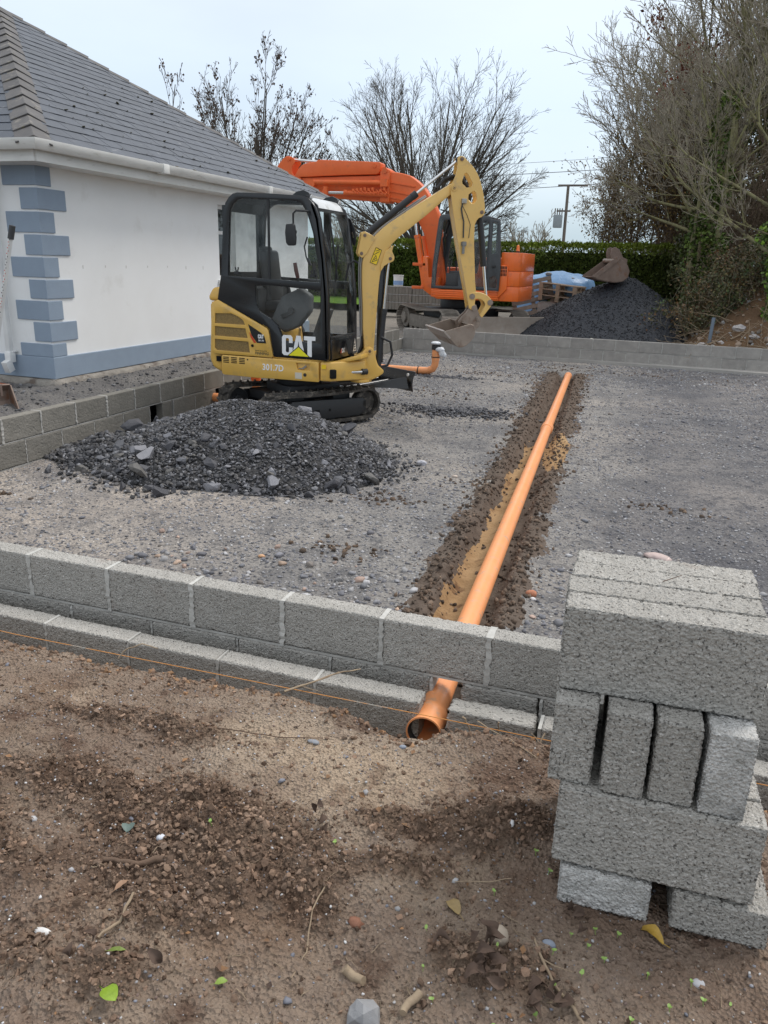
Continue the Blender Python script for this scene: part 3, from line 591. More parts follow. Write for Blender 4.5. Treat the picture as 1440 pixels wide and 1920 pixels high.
# loose earth patches lying on the hardcore away from the trench
xs_, ys_ = [], []
for (a, c, r1, r2, k) in ((-1.75, 4.35, .16, .09, 60), (-1.9, 5.6, .22, .12, 70), (-1.35, 6.4, .14, .1, 40), (-2.6, 13.6, .5, .15, 80), (-2.9, 11.0, .5, .2, 90), (.3, 6.3, .2, .08, 40), (-2.0, 9.7, .5, .2, 90), (-4.8, 4.55, .2, .08, 40), (-2.2, 3.2, .5, .1, 70), (.2, 14.9, .9, .18, 110), (-1.6, 15.2, .5, .3, 150), (-3.6, 13.6, .5, .1, 60)):
    xs_.append(a + r1 * rng.normal(size=k)); ys_.append(c + r2 * rng.normal(size=k))
x = np.concatenate(xs_); y = np.clip(np.concatenate(ys_), 2.87, 16.3); S = .007 + .02 * rng.random(len(x)) ** 2
obj("earth_crumbs", stone_mesh("earth_crumbs", np.stack([x, y, hard_h(x, y) + S * .1], 1), S, rng, flat=.7, tilt=.8, pal=[(.8, .8, .8), (1.3, 1.2, 1.1)], jag=.4), SPOIL, kind="stuff", label="scattered dark earth crumbs on the grey hardcore", cat="earth clods")
# stones close behind the front wall
n = 240; x = -3 + 4.2 * rng.random(n); y = 3.55 + .75 * rng.random(n) ** 1.8; x += 0; S = .010 + .022 * rng.random(n) ** 2
kp = np.abs(x - pipe_x(y) + .05) > .3; x, y, S = x[kp], y[kp], S[kp]
obj("pebbles", stone_mesh("pebbles", np.stack([x, y, hard_h(x, y) + S * .2], 1), S, rng, flat=.6, pal=PALG + [(1.5, 1.1, .8), (1.3, .95, .75)], base=ICO2), STONE, kind="stuff", label="rounded pebbles just behind the top of the front block wall", cat="pebbles")
def rock(label, x, y, r, col, sc=(1, .8, .6), z=None, name="stone", ang=False, cat="stone", rz=0, jag=.16):
    V, F = ICO2; v = V * (1 + jag * (rng.random((len(V), 1)) * 2 - 1)); v = v * np.array(sc) * r
    o = obj(name, np_mesh(name, v, F, smooth=not ang, tint=np.repeat([col], len(v), 0)), STONE); zz = z if z is not None else (hard_h(np.array([x]), np.array([y]))[0] if y > 2.6 else soil_h(np.array([x]), np.array([y]))[0])
    o.location = (x, y, zz + r * sc[2] * .35); o.rotation_euler = (rng.normal() * .1, rng.normal() * .1, rz); return meta(o, label, cat)
rock("flat pinkish stone on the hardcore behind the block stack", .21, 5.05, .075, (1.7, 1.35, 1.2), (1.2, .7, .28))
rock("red and white broken stone beside the right bank of the trench", -.47, 4.08, .032, (1.6, .65, .35))
rock("small white stone at the foot of the red broken stone", -.455, 4.03, .02, (2.4, 2.3, 2.2))
rock("pinkish cream stone on the hardcore left of the trench", -1.55, 6.6, .03, (1.9, 1.6, 1.3))
rock("orange rounded stone near the front wall, left of centre", -2.15, 4.02, .022, (2.2, 1.3, .7))
rock("pair of pale broken stones left of the trench", -1.95, 6.9, .05, (1.6, 1.6, 1.65), ang=True)

# ---- gravel heap in front of the excavator
HC = (-3.62, 6.35)
def heap_h(x, y):
    dx = x - HC[0]; dy = y - HC[1]; th = np.arctan2(dy, dx)
    rx = 1.5 + .1 * np.sin(3 * th); ry = 1.28 + .08 * np.sin(2 * th + 1); r = np.hypot(dx / rx, dy / ry)
    a = .64 * np.clip(1 - r, 0, 1) ** .92; b = .56 * np.clip(1 - np.hypot((dx - .6) / 1.0, (dy + .1) / 1.15), 0, 1) ** .9
    cc_ = .20 * np.clip(1 - np.hypot((dx + 1.2) / .75, (dy + .45) / .55), 0, 1); z = np.maximum(np.maximum(a, b), cc_); z = .5 * (z + np.sqrt((a ** 2 + b ** 2) / 1.6 + cc_ ** 2))
    return z * (1 + .22 * fbm(x, y, 2.2, 3, 2)) - .05 * sst(.9, 1.1, r)
hp = thing("gravel_heap", "heap of loose dark grey crushed stone in front of the yellow excavator", "gravel heap", (0, 0, 0))
gxs = np.linspace(-5.26, -1.75, 150); gys = np.linspace(4.7, 8.0, 140)
DGS = mat("dark_crushed_stone", [(.06, .058, .058), (.04, .04, .042)], scale=10, rough=.8, bump=1, bscale=45, bdist=.02, bvor=38, tint=True, spec=.3)
mm_ = grid_mesh("mound", gxs, gys, lambda x, y: np.where(heap_h(x, y) > .004, heap_h(x, y) + .008 + hard_h(x, y) * .6 + .02 * fbm(x, y, 13, 3, 1), -.06))
at = mm_.attributes.new("tint", 'FLOAT_COLOR', 'POINT'); at.data.foreach_set("color", np.ones(len(mm_.vertices) * 4, np.float32))
obj("mound", mm_, DGS, hp)
HS = mat("crushed_stone", [(.12, .12, .125), (.085, .085, .09)], scale=16, rough=.58, bump=.4, bscale=60, tint=True, spec=.45)
n = 36000; x = -5.25 + 3.6 * rng.random(n); y = 4.6 + 3.4 * rng.random(n); h = heap_h(x, y); k = (h > .0) | (rng.random(n) < .10 * np.exp(-((np.hypot((x - HC[0]) / 1.6, (y - HC[1]) / 1.35) - 1) / .12) ** 2)); x, y, h = x[k], y[k], np.maximum(h[k], 0)
low = 1 - np.clip(h / .5, 0, 1); left = sst(-3.2, -4.8, x)
S = .007 + .012 * rng.random(len(x)) ** 2.4 + (.016 * low + .012 * left) * rng.random(len(x)) ** 3
PALS = [(.6, .6, .62), (.85, .85, .88), (1.1, 1.1, 1.14), (.45, .45, .48), (1.7, 1.7, 1.72), (.75, .70, .66), (.7, .7, .74), (.38, .38, .4), (.5, .48, .46)]
obj("crushed_stone", stone_mesh("crushed_stone", np.stack([x, y, h + .012 + hard_h(x, y) * .6 + S * .15], 1), S, rng, flat=.62, tilt=.7, pal=PALS, ang=True, jag=.3, tj=.5), HS, hp, kind="stuff")
V0, F0 = ICO2; var = []
for i in range(8):
    v = V0 * (1 + .13 * (rng.random((42, 1)) * 2 - 1)); 
    for _q in range(9): pl_ = rng.normal(size=3); pl_ /= np.linalg.norm(pl_); dd_ = v @ pl_; v = v - np.where(dd_ > .47, dd_ - .47, 0)[:, None] * pl_
    v = v * 1.4; var.append(v)
pals = [(.9, .92, .98), (1.3, 1.32, 1.4), (.7, .7, .75), (2.0, 2.0, 2.08), (1.1, 1.05, .95), (.55, .55, .6)]
big = []
for i in range(8):
    for j in range(3): big.append(np_mesh("rock", var[i], F0, smooth=False, tint=np.repeat([pals[(i + 2 * j) % 6]], 42, 0)))
for me_ in big: me_.materials.append(HS)
cnt = 0
while cnt < 150:
    th = rng.random() * 6.283; r_ = .25 + .8 * rng.random() ** .5; px, py = HC[0] + 1.55 * r_ * math.cos(th), HC[1] + 1.3 * r_ * math.sin(th)
    if py > 6.9 or px < -5.15: continue
    h = float(heap_h(np.array([px]), np.array([py]))[0]); s = .020 + .034 * rng.random() ** 2.6 * (1.2 - .6 * h / .5)
    o = bpy.data.objects.new("rock", big[rng.integers(0, 24)]); o.location = (px, py, max(h, 0) + .015 + s * .35); o.rotation_euler = tuple(rng.normal(size=3) * .5 + (0, 0, th)); o.scale = (s * 1.25, s, s * .62); link(o, hp); cnt += 1
for (px, py, s, c) in ((-4.62, 6.15, .09, 3), (-4.0, 5.42, .085, 1), (-3.95, 5.25, .075, 2), (-2.35, 5.62, .075, 3), (-2.75, 5.35, .07, 1), (-3.2, 5.2, .07, 1), (-2.15, 6.0, .06, 2), (-3.1, 6.75, .08, 1), (-2.6, 6.6, .07, 0), (-3.55, 5.7, .05, 3)):
    h = float(heap_h(np.array([px]), np.array([py]))[0]); o = bpy.data.objects.new("rock", big[c * 3 + 1]); o.location = (px, py, max(h, 0) + .03 + s * .35); o.rotation_euler = (.3 * rng.normal(), .3 * rng.normal(), rng.random() * 6); o.scale = (s * 1.2, s * .8, s * .6); link(o, hp)
# gravel strip stones and dark spill beyond the excavator
n = 5200; x = -8.4 + 3.0 * rng.random(n); y = 3.2 + 12 * rng.random(n) ** 1.3; k = (y < 7.0) | (x > -6.38); x, y = x[k], y[k]; S = .008 + .02 * rng.random(len(x)) ** 2.4
obj("gravel_stones", stone_mesh("gravel_stones", np.stack([x, y, strip_h(x, y) + S * .2], 1), S, rng, flat=.6, pal=PALS, ang=True), HS, kind="stuff", label="loose gravel stones between the house and the left block wall", cat="gravel")
x = -2.35 + .35 * rng.normal(size=900); y = 9.7 + .18 * rng.normal(size=900); x2 = -2.5 + .35 * rng.normal(size=300); y2 = 12.0 + .1 * rng.normal(size=300); x = np.concatenate([x, x2 - .8]); y = np.concatenate([y, y2 + .8]); S = .012 + .022 * rng.random(len(x)) ** 2
obj("gravel_spill", stone_mesh("gravel_spill", np.stack([x, y, hard_h(x, y) + .03 * np.exp(-((y - 9.7) / .2) ** 2) + S * .2], 1), S, rng, flat=.6, pal=[(.5, .5, .55), (.8, .8, .85), (.6, .6, .65)], ang=True), HS, kind="stuff", label="small spill of dark gravel beside the black blade of the yellow excavator", cat="gravel")

# ================================================================== HOUSE
EX, EY0, EY1, EZ = -6.05, 6.78, 14.42, 2.885
AX, AY, AZ = -9.86, 10.6, 5.25
WX, WY0, WY1 = -6.4, 7.13, 14.07
hs = thing("bungalow", "white rendered bungalow with blue grey quoins and plinth under a grey slate hipped roof", "house", (0, 0, 0))
b = MB(); b.plate([[(WY0, .70), (WY1, .70), (WY1, 2.78), (WY0, 2.78)], [(10.83, 1.5), (10.83, 2.58), (11.34, 2.58), (11.34, 1.5)]], WX, WX - .28, 'x')
b.bx((-16, WY0, .70), (WX - .281, WY0 + .28, 2.78)); b.bx((-16, WY1 - .28, .70), (WX - .281, WY1, 2.78)); b.bx((WX - .6, WY0 + .3, 1.0), (WX - .62, WY1 - .3, 2.7))
b.build("wall", RENDER_W, hs, smooth=0)
b = MB(); b.plate([(WX + .022, WY0 - .022), (WX + .022, WY1 + .02), (-16, WY1 + .02), (-16, WY0 - .022)], .455, .70, 'z'); b.build("plinth", RENDER_B, hs, bev=.008, smooth=0)
# rough footing under the plinth
xsF = np.linspace(0, 1, 160); V = []; F = []
for i, t in enumerate(np.concatenate([np.linspace(-14, WX + .03, 60), np.linspace(WY0 - .03, WY1, 90)])):
    on_front = i < 60; dq = .05 + .03 * float(fbm(np.array([t]), np.array([1.]), 2.5, 3, 2)[0]); top = .47 + .012 * float(fbm(np.array([t]), np.array([3.]), 5, 2, 2)[0]); 
    for k, (oo_, zz) in enumerate(((-.05, top - .012), (dq * .6, top - .03), (dq, top - .07), (dq + .03, .12))):
        V.append((t, WY0 - .03 - oo_, zz) if on_front else (WX + .03 + oo_, t, zz))
    if i:
        for k in range(3): F.append(((i - 1) * 4 + k, i * 4 + k, i * 4 + k + 1, (i - 1) * 4 + k + 1))
b = MB(); b.add(V, F); b.build("footing", mat("rough_concrete", [(.36, .33, .29), (.22, .20, .18)], scale=5, rough=.95, bump=1, bscale=22, bdist=.03, dirt=((.14, .11, .09), 4, .5, .62)), hs, smooth=60)
qz = [2.76, 2.482, 2.244, 2.011, 1.777, 1.541, 1.314, 1.082, .846]; qb = [2.507, 2.268, 2.032, 1.80, 1.567, 1.338, 1.106, .872, .702]
for i in range(9):
    ry = .215 if i % 2 == 0 else .42; lx = .43 if i % 2 == 0 else .215; t = .018
    b = MB(); b.plate([(WX + t, WY0 - t), (WX + t, WY0 + ry), (WX - .02, WY0 + ry), (WX - .02, WY0 + .02), (WX - lx, WY0 + .02), (WX - lx, WY0 - t)], qb[i], qz[i], 'z'); b.build("quoin", RENDER_B, hs, bev=.006, smooth=0)
# window
wf = MB(); wf.plate([[(10.83, 1.5), (11.34, 1.5), (11.34, 2.58), (10.83, 2.58)], [(10.89, 1.56), (10.89, 2.52), (11.28, 2.52), (11.28, 1.56)]], WX - .14, WX - .07, 'x'); wf.bx((WX - .135, 10.89, 2.16), (WX - .075, 11.28, 2.21))
win = wf.build("window", UPVCC, hs, smooth=0); MB().bx((WX - .11, 10.89, 1.56), (WX - .10, 11.28, 2.52)).build("pane", GLW, win, smooth=0)
MB().bx((WX - .02, 10.77, 1.44), (WX + .05, 11.40, 1.50)).build("sill", UPVCC, win, bev=.005)
# eaves
b = MB(); b.bx((WX - .02, EY0 + .06, 2.70), (EX - .02, EY1 - .06, 2.712)); b.bx((-16, EY0 + .06, 2.70), (WX - .021, WY0 + .02, 2.712)); b.build("soffit", UPVC, hs, smooth=0)
b = MB(); b.bx((EX - .03, EY0 + .03, 2.70), (EX - .01, EY1 - .03, 2.875)); b.bx((-16, EY0 + .01, 2.70), (EX - .031, EY0 + .03, 2.875)); b.bx((-16, EY1 - .05, 2.70), (EX - .031, EY1 - .03, 2.875)); b.build("fascia", UPVC, hs, smooth=0)
gp = [(.0, .0), (.0, -.062), (.03, -.085), (.075, -.085), (.10, -.055), (.118, -.01), (.118, .012), (.108, .012), (.108, -.005), (.09, -.05), (.07, -.075), (.035, -.075), (.01, -.058), (.01, 0)]
zg = 2.885
def gutter_run(name, pts):
    V = []; F = []; n = len(gp)
    for (ox, oy, ux, uy) in pts:
        V += [(ox + ux * g, oy + uy * g, zg + h) for g, h in gp]
    for i in range(len(pts) - 1):
        for k in range(n): F.append((i * n + k, i * n + (k + 1) % n, (i + 1) * n + (k + 1) % n, (i + 1) * n + k))
    b = MB(); b.add(V, F); return b.build(name, UPVC, hs, smooth=35)
gutter_run("gutter", [(-16, EY0, 0, -1), (-11, EY0 + .004, 0, -1), (EX, EY0, 1, -1), (EX, 9.5, 1, 0), (EX - .003, 12, 1, 0), (EX, EY1 + .02, 1, 0)])
b = MB()
for y_ in (8.8, 11.6): b.bx((EX, y_, zg - .095), (EX + .128, y_ + .12, zg + .016))
b.bx((EX + .0, EY1 - .0, zg - .09), (EX + .12, EY1 + .03, zg + .014)); b.build("gutter_union", UPVC, hs, bev=.01)
d_ = MB(); d_.bx((-6.965, 7.02, .62), (-6.905, 7.08, 2.55)); dpp = d_.build("downpipe", UPVCC, hs, bev=.006)
b = MB(); b.bx((-6.975, 7.005, .62), (-6.895, 7.09, .74)); b.bx((-6.99, 7.06, .735), (-6.88, 7.12, .75)); b.box((-6.935, 7.0, .58), (.075, .09, .13), (.35, 0, 0)); b.build("shoe", UPVCC, dpp, bev=.004)
b = MB(); b.box((-6.935, 6.90, 2.66), (.06, .36, .06), (.5, 0, 0)); b.build("offset", UPVCC, dpp, bev=.004)
# stains below the eaves are in the render; screw-hole marks across the wall
FIL = mat("filler", [(.66, .65, .63)], rough=.9)
for yy in (7.75, 8.15, 8.55, 9.0, 9.45, 9.9, 10.35): b = MB(); b.bx((WX + .0005, yy, 1.67 + random.uniform(-.02, .02)), (WX + .003, yy + .014, 1.70)); b.build("filler_mark", FIL, hs, smooth=0)
# roof: deck and slates
deck = MB(); up = .012
deck.add([(EX, EY0, EZ - .02), (EX, EY1, EZ - .02), (AX, AY, AZ - .02), (-16, EY0, EZ - .02), (-16, AY, AZ - .02), (-16, EY1, EZ - .02)], [(0, 1, 2), (0, 2, 4, 3), (1, 5, 4, 2)])
rf = deck.build("roof", mat("roof_deck", [(.03, .03, .034)], rough=.9), hs, smooth=0)
def clip(poly, a, b_, c):   # keep a*x+b*y+c >= 0
    r = []
    for i in range(len(poly)):
        p, q_ = poly[i], poly[(i + 1) % len(poly)]; fp = a * p[0] + b_ * p[1] + c; fq = a * q_[0] + b_ * q_[1] + c
        if fp >= 0: r.append(p)
        if (fp >= 0) != (fq >= 0): t = fp / (fp - fq); r.append((p[0] + t * (q_[0] - p[0]), p[1] + t * (q_[1] - p[1])))
    return r
def slates(origin, u, v, length, height, halfplanes, parent, n_parts, name="slate"):
    """u along the eave, v up the slope; tiles are clipped at the hips"""
    u = Vector(u).normalized(); v = Vector(v).normalized(); nrm = u.cross(v); nrm = nrm if nrm.z > 0 else -nrm
    gauge, wdt = .1955, .30; M0 = Matrix([[*u, 0], [*v, 0], [*nrm, 0], [0, 0, 0, 1]]).transposed(); whole = {}; lst = []
    row = 0
    while row * gauge < height:
        off = (row % 2) * wdt / 2; k = -1
        while k * wdt < length + wdt:
            x0 = k * wdt - off + .0025; x1 = x0 + wdt - .005; y0 = row * gauge; y1 = y0 + gauge + .07
            poly = [(x0, y0), (x1, y0), (x1, y1), (x0, y1)]; P = poly
            for h in halfplanes: P = clip(P, *h) if P else P
            if len(P) >= 3: lst.append((x0, y0, P == poly, [(a - x0, b__ - y0) for a, b__ in P]))
            k += 1
        row += 1
    rest = MB(); tilt = Matrix.Rotation(-math.atan2(.0065, gauge), 4, 'X')
    for i, (x0, y0, full, P) in enumerate(lst):
        M = Matrix.Translation(Vector(origin) + u * x0 + v * y0 + nrm * (.014 + random.uniform(-.001, .002))) @ M0 @ Matrix.Rotation(random.uniform(-.006, .006), 4, 'Z') @ tilt @ Matrix.Rotation(random.uniform(-.006, .006), 4, 'Y')
        if i < n_parts:
            if full and "m" in whole: me_ = whole["m"]
            else:
                b = MB(); b.plate(P, 0, .0045, 'z', tris=False); o_ = b.build(name, SLATE, None, smooth=0); me_ = o_.data; bpy.data.objects.remove(o_)
                if full: whole["m"] = me_
            o_ = bpy.data.objects.new(name, me_); o_.matrix_world = M; link(o_, parent)
        else: rest.plate([tuple(p) for p in P], 0, .0045, 'z', tris=False); n_ = len(P) * 2; rest.v[-n_:] = [tuple(M @ Vector(q_)) for q_ in rest.v[-n_:]]
    if rest.v: rest.build("slates", SLATE, parent, smooth=0, kind="stuff")
run = EX - AX; rise = AZ - EZ; sl = math.hypot(run, rise); half1 = AY - EY0; half2 = EY1 - AY
# right-hand slope: coordinates u = y - EY0, v up the slope ; hips
slates((EX + .03, EY0, EZ), (0, 1, 0), (-run, 0, rise), EY1 - EY0, sl, [(sl / half1, -1, 0), (-sl / half2, -1, sl / half2 * (EY1 - EY0)), (0, -1, sl)], rf, 300)
run2 = AY - EY0; sl2 = math.hypot(run2, rise)
slates((-12, EY0 - .03, EZ), (1, 0, 0), (0, run2, rise), 12 + EX, sl2, [(-sl2 / run, -1, sl2 / run * (12 + EX))], rf, 0)
A0, A1, A2 = Vector((EX, EY0, EZ)), Vector((AX, AY, AZ)), Vector((EX, EY1, EZ))
n1 = Vector((rise, 0, run)).normalized(); n2 = Vector((0, -rise, run2)).normalized(); n3 = Vector((0, rise, run2)).normalized()
def hips(p, q_, na, nb, w, cnt, name):
    ax = (q_ - p).normalized(); sa = na.cross(ax); sb = ax.cross(nb); sa = sa if sa.dot(Vector((0, 1, 0)) if name == 'h' else sa) >= 0 else -sa
    ln = (q_ - p).length; step = ln / cnt
    for i in range(cnt):
        mid = p + ax * (i * step); e = mid + ax * (step * 1.25); upv = (na + nb).normalized(); l0, l1 = .045, .02
        s1 = (na.cross(ax)).normalized(); s2 = (ax.cross(nb)).normalized()
        if s1.dot(nb) > 0: s1 = -s1     # runs down slope a
        if s2.dot(na) > 0: s2 = -s2
        V = []
        for c_, l_ in ((mid, l0), (e, l1)):
            for th in (0, .016):
                V += [c_ + upv * (l_ + th), c_ + s1 * w + na * (l_ * .6 + th), c_ + s2 * w + nb * (l_ * .6 + th)]
        F = [(3, 4, 10, 9), (5, 3, 9, 11), (0, 6, 7, 1), (2, 8, 6, 0), (1, 7, 10, 4), (2, 5, 11, 8), (0, 1, 4, 3), (0, 3, 5, 2), (6, 9, 10, 7), (6, 8, 11, 9)]
        b = MB(); b.add([tuple(x_) for x_ in V], F); b.build("hip_tile", HIPT, rf, bev=.003, seg=1, smooth=0)
hips(A0 - (A1 - A0).normalized() * .03, A1, n1, n2, .17, 17, 'a')
hips(A2, A1, n1, n3, .11, 18, 'b')
# moss and lichen tufts
mp_, ms_ = [], []
for i in range(120):
    u_ = rng.random() * 7.2; v_ = rng.random() ** 1.5 * 2.6
    lo = v_ / (sl / half1)
    if u_ < lo + .1 or u_ > 7.64 - lo - .1: continue
    v_ = round(v_ / .1955) * .1955; p = Vector((EX + .03, EY0 + u_, EZ)) + Vector((-run, 0, rise)).normalized() * v_ + n1 * .028; mp_.append(p[:]); ms_.append(.008 + .018 * rng.random() ** 3)
for i in range(60): t = rng.random() * .9; p = A0 + (A1 - A0) * t + Vector((0, .16 + .03 * rng.normal(), 0)) + n1 * .02 + Vector((0, 0, -.0)); mp_.append(p[:]); ms_.append(.01 + .018 * rng.random())
obj("moss", stone_mesh("moss", np.array(mp_), np.array(ms_), rng, flat=.35, tilt=.3, base=ICO2, jag=.4), MOSS, rf, kind="stuff")
# survey staff, rusty scrap and bucket at the left edge
sf = thing("levelling_staff", "white levelling staff with red and black graduations leaning at the left edge", "levelling staff", (-6.63, 6.42, 0))
p0, p1 = Vector((0, 0, .42)), Vector((.455, .08, 2.065)); dd = (p1 - p0).normalized()
MB().cyl(p0, p1, .024, n=4).build("pole", mat("staff_white", [(.72, .71, .69)], rough=.4), sf, smooth=0)
mb0, mb1 = MB(), MB(); sx_ = dd.cross(Vector((0, 1, 0))).normalized()
for i in range(60):
    c = p0 + (p1 - p0) * (i / 60. + .008) + Vector((0, -.0195, 0)) + sx_ * (-.006 if i % 2 else .007); (mb0 if i % 10 < 5 else mb1).cyl(c, c + dd * .010, .004, n=4)
mb0.build("red_marks", RED, sf, smooth=0, kind="stuff"); mb1.build("black_marks", BLKM, sf, smooth=0, kind="stuff"); MB().cyl(p1 - dd * .12, p1 + dd * .01, .03, n=12).build("end_piece", DGR, sf)
MB().box((-6.95, 6.72, .40), (.34, .12, .07), (.1, .15, .3)).build("brick_fragment", mat("brick_red", [(.36, .12, .055), (.26, .09, .05)], scale=14, rough=.9, bump=.5, bscale=60), bev=.012, label="reddish brown broken brick lying at the foot of the house below the downpipe", cat="brick")
def digging_bucket(name, label, prof, w, loc, rot, t=.014, lugs=True, brace=False, mt=RUST):
    bk = thing(name, label, "excavator bucket", loc); bk.rotation_euler = rot
    inner = [(a * .965, c) for a, c in prof]; V = []; F = []; n_ = len(prof)
    shell = MB()
    for i in range(n_ - 1):
        a, c = prof[i], prof[i + 1]; dxx, dz = c[0] - a[0], c[1] - a[1]; ll = math.hypot(dxx, dz); nx_, nz_ = -dz / ll * t, dxx / ll * t
        shell.plate([a, c, (c[0] + nx_, c[1] + nz_), (a[0] + nx_, a[1] + nz_)], -w / 2, w / 2)
    shell.build("shell", mt, bk, smooth=0)
    for s_ in (-1, 1):
        b = MB(); b.plate(prof, s_ * w / 2, s_ * (w / 2 + t)); b.build("side_plate", mt, bk, bev=.003, seg=1, smooth=0)
    return bk
bp_ = [(.55, .02), (.34, -.04), (.12, 0), (0, .12), (-.03, .3), (.04, .44)]
bk = digging_bucket("spare_bucket", "rusty spare bucket lying at the left edge beside the block wall", [(a * .6, c * .55) for a, c in bp_], .42, (-6.22, 5.95, .33), (0, .25, -.5))
for y_ in (-.12, .1): b = MB(); b.plate([(.02, .16), (.10, .16), (.07, .27), (.02, .26)], y_, y_ + .02); b.build("lug", RUST, bk, smooth=0)

# ================================================================== YELLOW MINI EXCAVATOR
ex = thing("mini_excavator", "yellow mini excavator with black glazed cab, its bucket raised above the hardcore", "mini excavator", (-3.95, 8.43, .02))
RZ = lambda a: Matrix.Rotation(R(a), 4, 'Z')
UC = RZ(58); BM = Matrix.Translation((.87, .02, 0)) @ RZ(30)
ns, fs = -.47, .37
# superstructure
b = MB(); b.plate([(-.90, 1.328), (-.93, 1.2), (-.966, .672), (-.921, .572), (-.77, .514), (-.77, 1.328)], -.43, .43)
cw = b.build("counterweight", YEL, ex, bev=.05, seg=4)
b = MB(); b.plate([(-.775, .80), (-.148, .80), (-.148, 1.02), (-.775, 1.34)], -.445, .44); b.build("engine_bay", YEL, ex, bev=.02)
b = MB(); b.plate([(-.925, 1.338), (-.921, 1.394), (-.868, 1.485), (-.70, 1.505), (-.66, 1.36), (-.75, 1.338)], -.46, .46); b.build("hood", YEL, ex, bev=.035, seg=3)
g1 = [(-.823, 1.205), (-.612, 1.213), (-.53, 1.185), (-.463, 1.146), (-.44, 1.094), (-.832, 1.094)]
g2 = [(-.834, 1.062), (-.437, 1.055), (-.41, .948), (-.839, .955)]
g3 = [(-.84, .918), (-.404, .911), (-.386, .787), (-.82, .79), (-.845, .817)]
b = MB(); b.plate([[(-.885, .78), (-.872, 1.30), (-.84, 1.335), (-.778, 1.356), (-.165, 1.07), (-.15, 1.05), (-.097, .765), (-.11, .752), (-.84, .752)], g1, g2, g3], -.492, -.468)
pn = b.build("engine_panel", YEL, ex, bev=.006)
for g in (g1, g2, g3):
    MB().plate([[(a, c) for a, c in g]], -.479, -.471, tris=False).build("grille", GRL, pn, smooth=0)
b = MB(); b.plate([(-.885, .755), (-.872, 1.33), (-.86, 1.33), (-.86, .755)], -.47, -.44); b.build("seam", YEL, ex, smooth=0)
b = MB(); b.cyl((-.352, -.496, .869), (-.352, -.484, .869), .017, n=16); b.build("lock_hole", VOID_SHADE, pn)
b = MB(); b.plate([[(-.762, .53), (-.74, .514), (-.3, .506), (-.121, .511), (.465, .515), (.465, .74), (-.094, .742), (-.745, .742), (-.762, .725)], [(.19, .708), (.357, .71), (.357, .634), (.206, .632)]], -.49, -.462)
sk = b.build("side_skirt", YEL, ex, bev=.008)
MB().bx((-.76, -.461, .52), (.46, .44, .738)).build("platform", YEL, ex, bev=.01)
b = MB(); b.box((.29, -.478, .668), (.06, .012, .022), (0, -.6, 0)); b.box((.25, -.476, .652), (.06, .01, .012)); b.build("latch", CHR, sk, smooth=0)
for i in range(3):
    for k in range(4): b = MB(); b.bx((-.737 + i * .104, -.492, .655 + k * .019), (-.665 + i * .104, -.486, .665 + k * .019)); b.build("vent_slot", VOID_SHADE, sk, smooth=0)
MB().bx((-.853, -.45, .658), (-.79, -.425, .716)).build("square_vent", VOID_SHADE, cw, smooth=0)
MB().bx((.178, -.4925, .536), (.262, -.4895, .606)).build("serial_plate", mat("paper_label", [(.66, .60, .50)], rough=.6), sk, smooth=0)
MB().cyl((.30, -.4925, .585), (.30, -.489, .585), .02, n=12).build("badge", BLKM, sk)
MB().cyl((-.42, -.4925, .707), (-.42, -.489, .707), .009, n=10).build("bolt", BLKM, sk)
b = MB(); b.plate([(.478, -.48), (.60, -.455), (.80, -.20), (.88, -.10), (.88, .12), (.74, .40), (.478, .46)], .525, .742, 'z'); ff = b.build("front_frame", YEL, ex, bev=.02, seg=3)
b = MB(); b.plate([(.478, .742), (.60, .742), (.90, .83), (.90, .78), (.75, .742)], -.30, .28); b.build("front_deck", YEL, ex, bev=.01)
MB().box((.625, -.45, .612), (.07, .05, .10), (0, 0, .7)).build("recess_shade", VOID_SHADE, ff, bev=.01)  # solid black box painted as the shade of the cylinder opening
b = MB(); b.bx((.50, -.4835, .665), (.55, -.478, .712)); b.build("sticker", AMB, ff, smooth=0)
b = MB(); b.cyl((.80, -.06, .5), (.80, -.06, .80), .075, n=20); b.cyl((.86, .02, .49), (.86, .02, .84), .05, n=20); b.build("swing_bracket", YEL, ff)
